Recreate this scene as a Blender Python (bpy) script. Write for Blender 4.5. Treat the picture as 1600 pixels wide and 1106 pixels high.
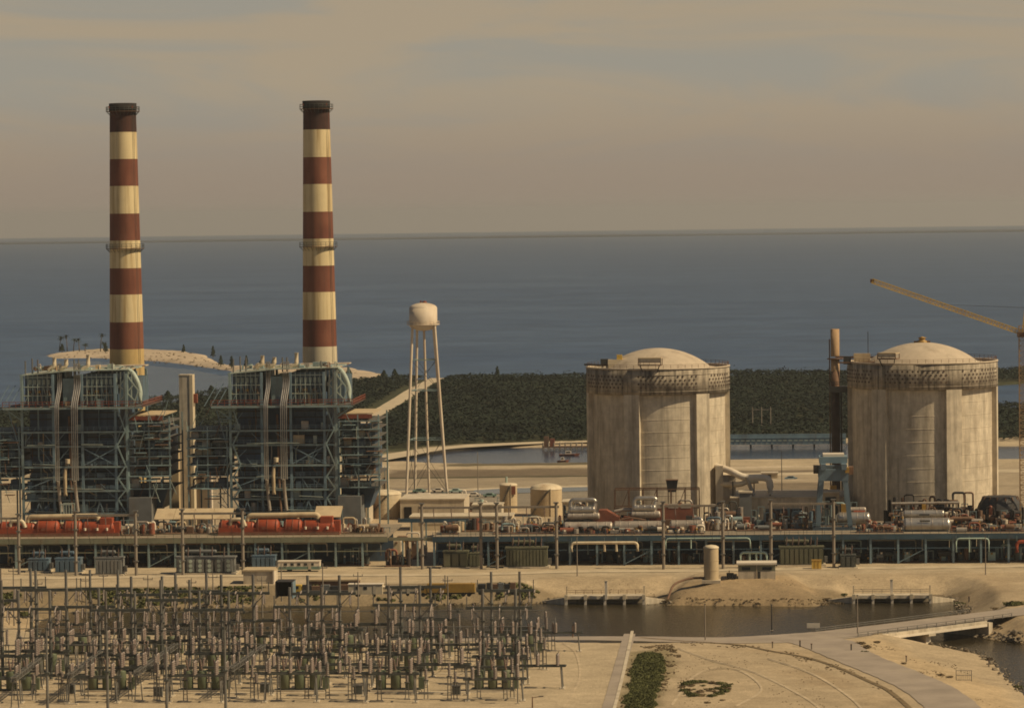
import bpy, bmesh, math, random
import numpy as np
from mathutils import Vector, Matrix, Quaternion

random.seed(7)
rng = np.random.default_rng(11)
sc = bpy.context.scene
for o in list(bpy.data.objects):
    bpy.data.objects.remove(o)
COL = sc.collection

# ---------------------------------------------------------------- camera
FPX, HCAM = 5600.0, 97.7          # focal length in photograph pixels, eye height over plant grade (m)
PITCH, ROLL = 220.0 / FPX, 0.0125
sp, cp = math.sin(PITCH), math.cos(PITCH)
F_ = Vector((0, cp, -sp)); R0 = Vector((1, 0, 0)); U0 = Vector((0, sp, cp))
RIGHT = math.cos(ROLL) * R0 - math.sin(ROLL) * U0
UP = math.sin(ROLL) * R0 + math.cos(ROLL) * U0
cam_d = bpy.data.cameras.new('camera')
cam_d.sensor_width = 36.0
cam_d.lens = FPX / 1600.0 * 36.0
cam_d.clip_start = 1.0
cam_d.clip_end = 90000.0
cam = bpy.data.objects.new('camera', cam_d)
COL.objects.link(cam)
cam.matrix_world = Matrix(((RIGHT.x, UP.x, -F_.x, 0), (RIGHT.y, UP.y, -F_.y, 0),
                           (RIGHT.z, UP.z, -F_.z, HCAM), (0, 0, 0, 1)))
sc.camera = cam

# ---------------------------------------------------------------- world, sun, exposure
SUN_AZ, SUN_EL = math.radians(106.0), math.radians(45.0)     # azimuth clockwise from +Y
world = bpy.data.worlds.new('World'); sc.world = world; world.use_nodes = True
nt = world.node_tree; nt.nodes.clear()
def wn(t, **k):
    n = nt.nodes.new(t)
    for a, b in k.items(): setattr(n, a, b)
    return n
wout = wn('ShaderNodeOutputWorld'); wbg = wn('ShaderNodeBackground')
sky = wn('ShaderNodeTexSky'); sky.sky_type = 'NISHITA'; sky.sun_disc = False
sky.sun_elevation = SUN_EL; sky.sun_rotation = SUN_AZ
sky.air_density = 1.0; sky.dust_density = 2.0; sky.ozone_density = 1.0; sky.altitude = 90
# a thin warm veil of haze and stratus over the sky, thickest low down
tc = wn('ShaderNodeTexCoord'); sepx = wn('ShaderNodeSeparateXYZ')
nt.links.new(tc.outputs['Generated'], sepx.inputs[0])
mpc = wn('ShaderNodeMapping'); mpc.inputs['Scale'].default_value = (9, 9, 48); mpc.inputs['Location'].default_value = (3.1, .4, 0)
nt.links.new(tc.outputs['Generated'], mpc.inputs[0])
nzc = wn('ShaderNodeTexNoise'); nzc.inputs['Scale'].default_value = 1.0
nzc.inputs['Detail'].default_value = 5; nzc.inputs['Roughness'].default_value = .55
nzc.inputs['Distortion'].default_value = .6
nt.links.new(mpc.outputs[0], nzc.inputs['Vector'])
crc = wn('ShaderNodeMapRange'); crc.inputs[1].default_value = .38; crc.inputs[2].default_value = .61
crc.interpolation_type = 'SMOOTHSTEP'
nt.links.new(nzc.outputs['Fac'], crc.inputs[0])
def ramp(lo, hi, a, b):
    r = wn('ShaderNodeMapRange'); r.interpolation_type = 'SMOOTHSTEP'
    for k, v in zip((1, 2, 3, 4), (lo, hi, a, b)): r.inputs[k].default_value = v
    nt.links.new(sepx.outputs['Z'], r.inputs[0]); return r.outputs[0]
def wmix(fac, a, b):
    m = wn('ShaderNodeMix', data_type='RGBA')
    for sock, v in (('Factor', fac), ('A', a), ('B', b)):
        if isinstance(v, tuple): m.inputs[sock].default_value = v
        else: nt.links.new(v, m.inputs[sock])
    return m.outputs['Result']
stratus = wmix(crc.outputs[0], (3.65, 3.38, 2.78, 1), (4.4, 3.56, 2.48, 1))      # gaps grey green, cloud cream
lowsky = wmix(ramp(.004, .040, 1.0, 0.0), stratus, (3.5, 2.74, 2.06, 1))         # rosy grey haze above the horizon
tint = wn('ShaderNodeMix', data_type='RGBA', blend_type='MULTIPLY'); tint.inputs['Factor'].default_value = 1
tint.inputs['B'].default_value = (.34, .35, .34, 1)
nt.links.new(sky.outputs[0], tint.inputs['A'])
full = wmix(ramp(.06, .17, .98, .03), tint.outputs['Result'], lowsky)
nt.links.new(full, wbg.inputs['Color'])
wbg.inputs['Strength'].default_value = 0.10
nt.links.new(wbg.outputs[0], wout.inputs[0])

sun_d = bpy.data.lights.new('sun', 'SUN'); sun_d.energy = 5.0; sun_d.angle = math.radians(.53)
sun_d.color = (1.0, .79, .50)
sun = bpy.data.objects.new('sun', sun_d); COL.objects.link(sun)
sdir = Vector((math.sin(SUN_AZ) * math.cos(SUN_EL), math.cos(SUN_AZ) * math.cos(SUN_EL), math.sin(SUN_EL)))
sun.rotation_euler = sdir.to_track_quat('Z', 'Y').to_euler()
sun.location = (300, 500, 400)

sc.view_settings.view_transform = 'Standard'; sc.view_settings.look = 'None'
sc.view_settings.exposure = -0.15; sc.view_settings.gamma = 1.0
sc.view_settings.use_curve_mapping = False
sc.cycles.use_denoising = True
sc.cycles.max_bounces = 6; sc.cycles.volume_bounces = 0
sc.cycles.use_adaptive_sampling = True
sc.cycles.pixel_filter_type = 'BLACKMAN_HARRIS'; sc.cycles.filter_width = 1.75

# ---------------------------------------------------------------- places: photograph ray -> world, plant frame
CAMP = Vector((0, 0, HCAM))
def ray(px, py):
    dx, dy = (px - 800) / FPX, (553 - py) / FPX
    return (F_ + dx * RIGHT + dy * UP)
def gp(px, py, z=0.0):
    d = ray(px, py); t = (z - HCAM) / d.z
    return CAMP + d * t
def at(px, py, Y):
    d = ray(px, py); return CAMP + d * (Y / d.y)
YAW = math.radians(4.0)                       # the plant's long side is turned 4 degrees from the picture plane
EU = Vector((math.cos(YAW), -math.sin(YAW), 0)); EW = Vector((math.sin(YAW), math.cos(YAW), 0))
ORG = gp(800, 883.5)
def W(u, w, z=0.0):
    return ORG + EU * u + EW * w + Vector((0, 0, z))
def pw(px, py, w):
    """u, z of the sight line where it crosses the plant plane at depth w"""
    d = ray(px, py)
    t = ((ORG + EW * w - CAMP).dot(EW)) / d.dot(EW)
    p = CAMP + d * t
    return (p - ORG).dot(EU), p.z
def pg(px, py, z=0.0):
    p = gp(px, py, z) - ORG
    return p.dot(EU), p.dot(EW)
def scale_at(w): return FPX / (ORG.y + w)

# ---------------------------------------------------------------- materials
MATS = {}
def mat(name, col, rough=.75, metal=0.0, var=.18, scale=.35, stretch=(1, 1, 1), stain=None, stain_scale=.25,
        stain_stretch=(1, 1, .12), stain_lo=.52, stain_hi=.72, bump=0.0, spec=.4, stain2=None):
    if name in MATS: return MATS[name]
    m = bpy.data.materials.new(name); m.use_nodes = True; t = m.node_tree; L = t.links.new
    b = t.nodes['Principled BSDF']
    b.inputs['Roughness'].default_value = rough; b.inputs['Metallic'].default_value = metal
    b.inputs['Specular IOR Level'].default_value = spec
    geo = t.nodes.new('ShaderNodeNewGeometry')
    mp = t.nodes.new('ShaderNodeMapping'); mp.inputs['Scale'].default_value = stretch
    L(geo.outputs['Position'], mp.inputs[0])
    nz = t.nodes.new('ShaderNodeTexNoise'); nz.inputs['Scale'].default_value = scale
    nz.inputs['Detail'].default_value = 4; nz.inputs['Roughness'].default_value = .6
    L(mp.outputs[0], nz.inputs['Vector'])
    mx = t.nodes.new('ShaderNodeMix'); mx.data_type = 'RGBA'
    lo = tuple(c * (1 - var) for c in col); hi = tuple(min(1, c * (1 + var)) for c in col)
    mx.inputs['A'].default_value = (*lo, 1); mx.inputs['B'].default_value = (*hi, 1)
    mr = t.nodes.new('ShaderNodeMapRange'); mr.inputs[1].default_value = .3; mr.inputs[2].default_value = .7
    L(nz.outputs['Fac'], mr.inputs[0]); L(mr.outputs[0], mx.inputs['Factor'])
    out = mx.outputs['Result']
    if stain:
        mp2 = t.nodes.new('ShaderNodeMapping'); mp2.inputs['Scale'].default_value = stain_stretch
        mp2.inputs['Location'].default_value = (13, 7, 3)
        L(geo.outputs['Position'], mp2.inputs[0])
        n2 = t.nodes.new('ShaderNodeTexNoise'); n2.inputs['Scale'].default_value = stain_scale
        n2.inputs['Detail'].default_value = 6; n2.inputs['Roughness'].default_value = .65
        L(mp2.outputs[0], n2.inputs['Vector'])
        r2 = t.nodes.new('ShaderNodeMapRange'); r2.inputs[1].default_value = stain_lo; r2.inputs[2].default_value = stain_hi
        r2.inputs[4].default_value = stain[3] if len(stain) > 3 else .8
        L(n2.outputs['Fac'], r2.inputs[0])
        m2 = t.nodes.new('ShaderNodeMix'); m2.data_type = 'RGBA'
        L(r2.outputs[0], m2.inputs['Factor']); L(out, m2.inputs['A'])
        m2.inputs['B'].default_value = (*stain[:3], 1)
        out = m2.outputs['Result']
    if stain2:          # (r, g, b, amount, scale, z stretch, lo, hi)
        mp3 = t.nodes.new('ShaderNodeMapping'); mp3.inputs['Scale'].default_value = (1, 1, stain2[5]); mp3.inputs['Location'].default_value = (3, 17, 9)
        L(geo.outputs['Position'], mp3.inputs[0])
        n3 = t.nodes.new('ShaderNodeTexNoise'); n3.inputs['Scale'].default_value = stain2[4]; n3.inputs['Detail'].default_value = 5
        L(mp3.outputs[0], n3.inputs['Vector'])
        r3 = t.nodes.new('ShaderNodeMapRange'); r3.inputs[1].default_value = stain2[6]; r3.inputs[2].default_value = stain2[7]; r3.inputs[4].default_value = stain2[3]
        L(n3.outputs['Fac'], r3.inputs[0])
        m3 = t.nodes.new('ShaderNodeMix'); m3.data_type = 'RGBA'; m3.inputs['B'].default_value = (*stain2[:3], 1)
        L(r3.outputs[0], m3.inputs['Factor']); L(out, m3.inputs['A']); out = m3.outputs['Result']
    L(out, b.inputs['Base Color'])
    if bump:
        bp = t.nodes.new('ShaderNodeBump'); bp.inputs['Strength'].default_value = .6; bp.inputs['Distance'].default_value = bump
        L(nz.outputs['Fac'], bp.inputs['Height']); L(bp.outputs[0], b.inputs['Normal'])
    MATS[name] = m
    return m
RUST = (.16, .07, .03)
M = dict(
    concrete=mat('weathered_concrete', (.56, .485, .365), .92, var=.17, scale=.4, stain2=(.15, .125, .095, .5, .8, .035, .50, .74), stain=(.20, .155, .105, .6), stain_scale=.45, stain_stretch=(1, 1, .22), stain_lo=.46, stain_hi=.74),
    ringc=mat('streaked_ring_concrete', (.38, .325, .245), .92, var=.25, scale=.5, stain=(.09, .07, .05, .8), stain_scale=.5, stain_stretch=(1, 1, .3), stain_lo=.42, stain_hi=.68, stain2=(.05, .042, .033, .75, 1.1, .06, .50, .70)),
    dome=mat('pale_dome_concrete', (.46, .38, .28), .85, var=.10, scale=.3, stain=(.26, .2, .14, .6), stain_stretch=(1, 1, 1)),
    pale=mat('pale_concrete', (.50, .43, .32), .9, var=.14, stain=(.22, .17, .12, .7)),
    tan=mat('tan_paint', (.47, .37, .23), .7, var=.10, stain=(.25, .16, .09, .6)),
    cream=mat('cream_paint', (.58, .49, .34), .6, var=.08, stain=(.32, .2, .1, .6)),
    stackred=mat('stack_red_paint', (.150, .046, .024), .8, var=.14, scale=.12, stain=(.065, .025, .014, .75), stain_scale=.5, stain_stretch=(1, 1, .04), stain_lo=.47, stain_hi=.7, stain2=(.25, .105, .06, .5, .12, .5, .48, .68)),
    stackwhite=mat('stack_white_paint', (.60, .49, .28), .8, var=.08, scale=.12, stain=(.30, .19, .07, .85), stain_scale=.55, stain_stretch=(1, 1, .04), stain_lo=.47, stain_hi=.68),
    stackbase=mat('stack_stained_base_paint', (.46, .33, .14), .85, var=.12, scale=.15, stain=(.28, .16, .05, .8), stain_stretch=(1, 1, .06)),
    stackpale=mat('stack_pale_base_paint', (.52, .45, .31), .85, var=.12, scale=.15, stain=(.30, .24, .15, .7), stain_stretch=(1, 1, .06)),
    stacktop=mat('stack_sooty_paint', (.085, .028, .016), .9, var=.2, scale=.2, stain=(.022, .014, .011, .95), stain_stretch=(1, 1, .08), stain_lo=.38, stain_hi=.62),
    soot=mat('soot_black', (.018, .014, .012), .95, var=.2),
    darksteel=mat('dark_steel', (.035, .035, .035), .6, var=.25, stain=(.09, .045, .02, .5)),
    bluesteel=mat('blue_grey_steel', (.16, .235, .275), .55, var=.2, stain=(.12, .08, .05, .5)),
    tealsteel=mat('teal_grey_steel', (.21, .285, .285), .6, var=.22, stain=(.16, .1, .06, .5)),
    palesteel=mat('pale_teal_steel', (.36, .42, .36), .6, var=.2, stain=(.2, .12, .06, .5)),
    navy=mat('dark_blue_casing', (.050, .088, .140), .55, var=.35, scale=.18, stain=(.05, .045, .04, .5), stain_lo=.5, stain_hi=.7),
    navy2=mat('slate_blue_cladding', (.085, .130, .170), .6, var=.3, scale=.2, stain=(.11, .09, .07, .6)),
    floor=mat('grating_floor', (.10, .095, .085), .8, var=.25, stain=(.16, .09, .05, .5), stain_stretch=(1, 1, 1)),
    redrail=mat('red_oxide_rail', (.20, .055, .030), .7, var=.25),
    rustytan=mat('rust_stained_tan_paint', (.36, .235, .125), .75, var=.2, stain=(.15, .075, .035, .8), stain_scale=.5, stain_stretch=(1, 1, .15)),
    darkrust=mat('dark_rusty_steel', (.075, .052, .038), .8, var=.3, stain=(.14, .07, .035, .6)),
    silver=mat('aluminium_lagging', (.48, .45, .40), .38, .75, var=.12, stain=(.25, .17, .11, .6), stain_scale=.6, stain_stretch=(1, 1, 1)),
    dullsilver=mat('dull_lagging', (.40, .35, .29), .5, .45, var=.18, stain=(.2, .11, .06, .7), stain_scale=.5, stain_stretch=(1, 1, 1)),
    orange=mat('orange_red_machine_paint', (.30, .060, .024), .5, var=.14, stain=(.22, .04, .015, .7), stain_scale=.5, stain_stretch=(1, 1, 1)),
    brownred=mat('brown_red_machine_paint', (.22, .075, .042), .6, var=.2, stain=(.09, .035, .02, .8), stain_scale=.5, stain_stretch=(1, 1, 1)),
    rust=mat('rusty_steel', (.15, .085, .05), .8, var=.35, scale=.6),
    greendeck=mat('olive_deck_paint', (.20, .20, .135), .7, var=.15, stain=(.22, .15, .09, .6)),
    deckblue=mat('blue_deck_paint', (.040, .080, .112), .55, var=.2, stain=(.1, .07, .05, .5)),
    slab=mat('deck_slab', (.25, .205, .145), .9, var=.2, stain=(.2, .14, .09, .6), stain_stretch=(1, 1, 1)),
    transgrey=mat('transformer_grey', (.155, .16, .155), .55, var=.15, stain=(.2, .15, .1, .4)),
    transgreen=mat('transformer_olive', (.115, .115, .072), .6, var=.15, stain=(.16, .11, .07, .4)),
    ocbgreen=mat('breaker_green', (.105, .125, .075), .55, var=.15, stain=(.17, .13, .08, .4)),
    galv=mat('galvanised_steel', (.165, .16, .145), .5, .3, var=.2, scale=.8, stain=(.13, .085, .055, .5)),
    galvdark=mat('dark_galvanised_steel', (.075, .08, .07), .6, .2, var=.25, scale=.8),
    porcelain=mat('brown_porcelain', (.185, .13, .11), .35, var=.2, scale=1.5),
    greyporc=mat('grey_porcelain', (.27, .225, .195), .4, var=.15, scale=1.5),
    wood=mat('weathered_timber_pole', (.23, .195, .155), .9, var=.2, stretch=(4, 4, .4)),
    yellow=mat('crane_yellow', (.60, .40, .075), .55, var=.15, stain=(.3, .14, .04, .6)),
    ochre=mat('ochre_yellow_paint', (.36, .21, .04), .55, var=.18, stain=(.16, .1, .04, .6), stain_stretch=(1, 1, 1)),
    white=mat('off_white_paint', (.66, .58, .46), .55, var=.08, stain=(.4, .3, .2, .4)),
    tower=mat('water_tower_paint', (.58, .49, .37), .6, var=.07, stain=(.36, .24, .14, .5)),
    seagreen=mat('sea_green_paint', (.16, .24, .19), .6, var=.12),
    palegreen=mat('pale_green_pipe_paint', (.36, .46, .40), .5, var=.12),
    glass=mat('dark_window_glass', (.02, .025, .03), .15, var=.2, spec=.6),
    rubber=mat('black_rubber', (.015, .015, .014), .8),
    asphalt=mat('worn_grey_asphalt', (.30, .25, .20), .95, var=.18, scale=.12, stain=(.36, .30, .22, .6), stain_scale=.12, stain_stretch=(1, 1, 1)),
    track=mat('wheel_rut_sand', (.445, .355, .235), .95, var=.25, scale=.3),
    dirtroad=mat('pale_dirt_track', (.46, .38, .26), .95, var=.2, scale=.2),
    crane_blue=mat('gantry_crane_blue_paint', (.115, .165, .205), .5, var=.15, stain=(.1, .075, .055, .5)),
    bark=mat('palm_bark', (.13, .095, .06), .95, var=.25),
    leaf=mat('mangrove_leaf', (.018, .025, .015), .85, var=.45, scale=.012, spec=.2),
    leaf2=mat('pine_needles', (.028, .040, .020), .8, var=.35, scale=.3, spec=.2),
    leaf3=mat('weedy_grass', (.085, .088, .030), .8, var=.45, scale=.5, spec=.2),
    dryleaf=mat('dry_scrub_leaf', (.17, .125, .07), .85, var=.4, scale=.5, spec=.2),
    rock=mat('limestone_rock', (.18, .145, .10), .95, var=.35, scale=.8),
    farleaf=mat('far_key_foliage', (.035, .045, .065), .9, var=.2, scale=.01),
    cable=mat('dark_cable', (.06, .055, .05), .6),
)

# ---------------------------------------------------------------- mesh helpers
class MB:
    def __init__(s): s.v = []; s.f = []; s.sm = []
    def add(s, vs, fs, smooth=False):
        o = len(s.v); s.v += [tuple(p) for p in vs]
        s.f += [tuple(i + o for i in f) for f in fs]; s.sm += [smooth] * len(fs)
        return s
    def box(s, x0, x1, y0, y1, z0, z1):
        return s.add([(x0, y0, z0), (x1, y0, z0), (x1, y1, z0), (x0, y1, z0), (x0, y0, z1), (x1, y0, z1), (x1, y1, z1), (x0, y1, z1)],
                     [(0, 3, 2, 1), (4, 5, 6, 7), (0, 1, 5, 4), (1, 2, 6, 5), (2, 3, 7, 6), (3, 0, 4, 7)])
    def frame(s, p0, p1):
        p0, p1 = Vector(p0), Vector(p1); d = (p1 - p0)
        q = d.to_track_quat('Z', 'Y'); return p0, d.length, q
    def bar(s, p0, p1, w, h=None):
        h = h or w
        p0, l, q = s.frame(p0, p1)
        vs = [p0 + q @ Vector((x, y, z)) for z in (0, l) for x, y in ((-w / 2, -h / 2), (w / 2, -h / 2), (w / 2, h / 2), (-w / 2, h / 2))]
        return s.add(vs, [(0, 3, 2, 1), (4, 5, 6, 7), (0, 1, 5, 4), (1, 2, 6, 5), (2, 3, 7, 6), (3, 0, 4, 7)])
    def tube(s, pts, r, n=8, cap=True):
        """round bar along a polyline; r one radius or one per point"""
        pts = [Vector(p) for p in pts]; rs = r if isinstance(r, (list, tuple)) else [r] * len(pts)
        vs = []; fs = []
        for i, p in enumerate(pts):
            a = pts[max(0, i - 1)]; b = pts[min(len(pts) - 1, i + 1)]
            q = (b - a).to_track_quat('Z', 'Y')
            for k in range(n):
                t = 2 * math.pi * k / n
                vs.append(p + q @ Vector((rs[i] * math.cos(t), rs[i] * math.sin(t), 0)))
        for i in range(len(pts) - 1):
            for k in range(n):
                fs.append((i * n + k, i * n + (k + 1) % n, (i + 1) * n + (k + 1) % n, (i + 1) * n + k))
        s.add(vs, fs, True)
        if cap:
            s.add(vs[:n], [tuple(range(n))[::-1]]); s.add(vs[-n:], [tuple(range(n))])
        return s
    def lathe(s, prof, n=24, c=(0, 0, 0), a0=0, a1=2 * math.pi, smooth=True):
        full = abs(a1 - a0 - 2 * math.pi) < 1e-6; m = n if full else n + 1
        vs = []; fs = []
        for r, z in prof:
            for k in range(m):
                t = a0 + (a1 - a0) * k / n
                vs.append((c[0] + r * math.cos(t), c[1] + r * math.sin(t), c[2] + z))
        for i in range(len(prof) - 1):
            for k in range(n):
                k2 = (k + 1) % m
                fs.append((i * m + k, i * m + k2, (i + 1) * m + k2, (i + 1) * m + k))
        return s.add(vs, fs, smooth)
    def mesh(s, name, m=None):
        me = bpy.data.meshes.new(name); me.from_pydata(s.v, [], s.f)
        me.polygons.foreach_set('use_smooth', s.sm)
        if m: me.materials.append(m)
        me.update(); return me
    def build(s, name, m, parent=None, loc=(0, 0, 0), rz=0.0):
        o = bpy.data.objects.new(name, s.mesh(name, m)); COL.objects.link(o)
        o.parent = parent; o.location = loc; o.rotation_euler = (0, 0, rz)
        return o
CACHE = {}
def unit(kind, m):
    k = (kind, m.name)
    if k not in CACHE:
        b = MB()
        if kind == 'box': b.box(-.5, .5, -.5, .5, -.5, .5)
        elif kind == 'pole': b.lathe([(1, 0), (1, 1)], 10); b.add([(math.cos(2*math.pi*i/10), math.sin(2*math.pi*i/10), 1) for i in range(10)], [tuple(range(10))])
        elif kind == 'drum':
            b.lathe([(1, 0), (1, 1)], 24)
            for z in (0, 1):
                b.add([(math.cos(2*math.pi*i/24), math.sin(2*math.pi*i/24), z) for i in range(24)], [tuple(range(24)) if z else tuple(range(24))[::-1]])
        elif kind == 'taper': b.lathe([(1, 0), (.62, 1)], 10); b.add([(.62*math.cos(2*math.pi*i/10), .62*math.sin(2*math.pi*i/10), 1) for i in range(10)], [tuple(range(10))])
        elif kind == 'insul':      # stacked porcelain sheds
            pr = []
            for i in range(7):
                z = i / 7
                pr += [(.55, z), (1, z + .035), (.6, z + .085)]
            b.lathe(pr + [(.5, 1), (0, 1)], 8)
        CACHE[k] = b.mesh(kind + '_' + m.name, m)
    return CACHE[k]
def inst(kind, m, name, parent, loc, scale, quat=None):
    o = bpy.data.objects.new(name, unit(kind, m)); COL.objects.link(o)
    o.parent = parent; o.location = loc; o.scale = scale
    if quat is not None:
        o.rotation_mode = 'QUATERNION'; o.rotation_quaternion = quat
    return o
def bx(parent, name, m, x0, x1, y0, y1, z0, z1):
    return inst('box', m, name, parent, ((x0 + x1) / 2, (y0 + y1) / 2, (z0 + z1) / 2), (x1 - x0, y1 - y0, z1 - z0))
def bar(parent, name, m, p0, p1, w, h=None):
    p0, p1 = Vector(p0), Vector(p1); d = p1 - p0
    return inst('box', m, name, parent, (p0 + p1) / 2, (w, h or w, d.length), d.to_track_quat('Z', 'Y'))
def pole(parent, name, m, p0, p1, r, kind='pole'):
    p0, p1 = Vector(p0), Vector(p1); d = p1 - p0
    return inst(kind, m, name, parent, p0, (r, r, d.length), d.to_track_quat('Z', 'Y'))
def pipe(parent, name, m, pts, r, n=10):
    return MB().tube(pts, r, n).build(name, m, parent)
def bend(pts, rad, k=4):
    """round the corners of a polyline"""
    pts = [Vector(p) for p in pts]; out = [pts[0]]
    for i in range(1, len(pts) - 1):
        a = (pts[i - 1] - pts[i]); b = (pts[i + 1] - pts[i])
        ra = min(rad, a.length * .49); rb = min(rad, b.length * .49)
        A = pts[i] + a.normalized() * ra; B = pts[i] + b.normalized() * rb
        for j in range(k + 1):
            t = j / k
            out.append(A * (1 - t) ** 2 + pts[i] * 2 * t * (1 - t) + B * t * t)
    return out + [pts[-1]]
def tag(o, label=None, cat=None, group=None, kind=None):
    if label: o['label'] = label
    if cat: o['category'] = cat
    if group: o['group'] = group
    if kind: o['kind'] = kind
    return o
def thing(name, label, cat, u, w, z=0.0, group=None, rz=0.0):
    o = bpy.data.objects.new(name, None); COL.objects.link(o)
    o.empty_display_size = .5
    o.location = W(u, w, z); o.rotation_euler = (0, 0, -YAW + rz)
    return tag(o, label, cat, group)
KIDS = {}
def copy_tree(o, parent=None):
    c = o.copy(); COL.objects.link(c); c.parent = parent
    for ch in o.children: copy_tree(ch, c)
    return c
def move(o, u, w, z=0.0): o.location = W(u, w, z); return o
ORD = 'first second third fourth fifth sixth seventh eighth ninth tenth eleventh twelfth thirteenth fourteenth fifteenth sixteenth seventeenth eighteenth nineteenth twentieth'.split()
def ordw(n):
    if n < 20: return ORD[n]
    return ('twenty-' if n < 29 else 'thirty-') + ORD[(n - 20) % 10] if n not in (29,) else 'thirtieth'
def rail(parent, path, z, m, h=1.1, step=2.5, t=.07, name='railing'):
    """handrail along a polyline at height z: posts, knee rail and top rail joined"""
    b = MB()
    for (x0, y0), (x1, y1) in zip(path[:-1], path[1:]):
        L = math.hypot(x1 - x0, y1 - y0); n = max(1, int(L / step))
        for i in range(n + 1):
            x = x0 + (x1 - x0) * i / n; y = y0 + (y1 - y0) * i / n
            b.box(x - t / 2, x + t / 2, y - t / 2, y + t / 2, z, z + h)
        for hh in (h * .55, h):
            b.bar((x0, y0, z + hh), (x1, y1, z + hh), t)
    return b.build(name, m, parent)

# ================================================================ the setting
SEA, FARZ, REARTH = -4.0, -2.9, 7.4e6
def poly(pts, z): return np.array([[*gp(x, y, z).xy] for x, y in pts])
def sdf(P, pl):
    """signed distance of points to polygon, negative inside"""
    d = np.full(len(P), 1e18); inside = np.zeros(len(P), bool)
    n = len(pl)
    for i in range(n):
        a, b = pl[i], pl[(i + 1) % n]; e = b - a; w = P - a
        t = np.clip((w @ e) / (e @ e + 1e-12), 0, 1)
        q = w - t[:, None] * e
        d = np.minimum(d, (q * q).sum(1))
        c = ((a[1] <= P[:, 1]) != (b[1] <= P[:, 1]))
        with np.errstate(divide='ignore', invalid='ignore'):
            xi = a[0] + (P[:, 1] - a[1]) / (b[1] - a[1]) * e[0]
        inside ^= c & (P[:, 0] < xi)
    return np.sqrt(d) * np.where(inside, -1, 1)
def sm(x, a, b):
    t = np.clip((x - a) / (b - a), 0, 1); return t * t * (3 - 2 * t)
def vnoise(x, y, s, seed=0):
    """smooth value noise for uneven ground"""
    x = x / s; y = y / s; xi = np.floor(x).astype(np.int64); yi = np.floor(y).astype(np.int64)
    fx = x - xi; fy = y - yi; fx = fx * fx * (3 - 2 * fx); fy = fy * fy * (3 - 2 * fy)
    def h(a, b):
        n = (a * 374761393 + b * 668265263 + seed * 974634777) & 0x7fffffff
        n = ((n ^ (n >> 13)) * 1274126177) & 0x7fffffff
        return (n & 0xffff) / 65535.0
    return (h(xi, yi) * (1 - fx) + h(xi + 1, yi) * fx) * (1 - fy) + (h(xi, yi + 1) * (1 - fx) + h(xi + 1, yi + 1) * fx) * fy

CANAL = poly([(40, 985), (75, 966), (110, 958), (300, 950), (600, 946), (850, 942), (868, 933), (1024, 931), (1042, 945), (1275, 947),
              (1300, 938), (1330, 931), (1470, 929), (1508, 950), (1512, 962), (1522, 982), (1540, 997), (1565, 1001), (1610, 1005),
              (1750, 1015), (1750, 1200), (1640, 1125), (1600, 1085), (1582, 1066), (1560, 1042), (1530, 1022), (1470, 1010),
              (1425, 1003), (1392, 1003), (1372, 1000), (1290, 1013), (1200, 1018), (1000, 1023), (850, 1021), (400, 1014), (90, 1007), (50, 998)], SEA)
LAGOON = poly([(560, 716), (640, 706), (720, 701), (850, 699), (915, 697), (1150, 694), (1320, 692), (1560, 697), (1600, 697), (1900, 695),
               (1900, 718), (1560, 719), (1300, 718), (1140, 720), (915, 724), (760, 726), (690, 725), (640, 722), (575, 724)], SEA)
FLATS = poly([(1545, 603), (1600, 599), (2000, 596), (2000, 634), (1600, 638), (1552, 637)], SEA)
MAIN = poly([(-500, 655), (0, 645), (120, 642), (200, 638), (240, 630), (300, 622), (350, 616), (420, 609), (545, 599), (600, 594), (700, 593),
             (915, 591), (1140, 588), (1300, 586), (1560, 582), (1700, 579), (2100, 575)], SEA)
MAIN = np.vstack([MAIN, [[900, -400], [-900, -400]]])
SPIT = poly([(58, 555), (100, 550), (140, 547), (230, 546), (300, 549), (335, 556), (360, 568), (390, 573), (480, 573), (570, 577), (620, 586),
             (610, 600), (540, 602), (450, 592), (370, 584), (330, 577), (285, 570), (230, 564), (140, 559), (75, 560)], SEA)

TMAX = .215
ts = np.linspace(-TMAX, TMAX, 330)
rows = [-300, 100, 350, 480, 560, 600]
y = 640.0
while y < 1210: rows.append(y); y += 1.35
while y < 1700: rows.append(y); y += 2.6
while y < 3000: rows.append(y); y *= 1.004
rows = np.array(rows)
GX = (ts[None, :] * np.maximum(rows, 640)[:, None]).ravel(); GY = np.repeat(rows, len(ts))
GP = np.stack([GX, GY], 1)
d_can, d_lag, d_fl, d_main, d_spit = sdf(GP, CANAL), sdf(GP, LAGOON), sdf(GP, FLATS), sdf(GP, MAIN), sdf(GP, SPIT)
base = FARZ * sm(GY, 1290, 1400)
bankw = 9.0 + 8.0 * sm(-sdf(GP, poly([(1035, 950), (1285, 950), (1285, 890), (1035, 890)], -2.0)), -4, 4) + 2.5 * (vnoise(GX, GY, 14, 3) - .5)
wig = 1.6 * (vnoise(GX, GY, 7, 5) - .5)
def carve(h, d, bank):
    t = np.clip((d + 4) / (bank + 4), 0, 1)          # 0 deep under water, 1 on the bank
    lo = -8.0
    return np.where(d > bank, h, np.where(d > 0, SEA + (h - SEA) * np.clip(d / bank, 0, 1), SEA + np.maximum(d, -6) * .5))
h = base.copy()
h = carve(h, d_can + wig, bankw)
h = carve(h, d_lag + wig, np.full_like(h, 8.0))
h = carve(h, d_fl + 2 * wig, np.full_like(h, 10.0))
land = np.minimum(d_main, d_spit) + 3 * wig
h = np.where(land > 0, -8.0, np.minimum(h, -8 + (h + 8) * np.clip(-land / 14, 0, 1) ** .6))
h += np.where(d_spit < -6, .9 * vnoise(GX, GY, 25, 9), 0)
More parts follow.
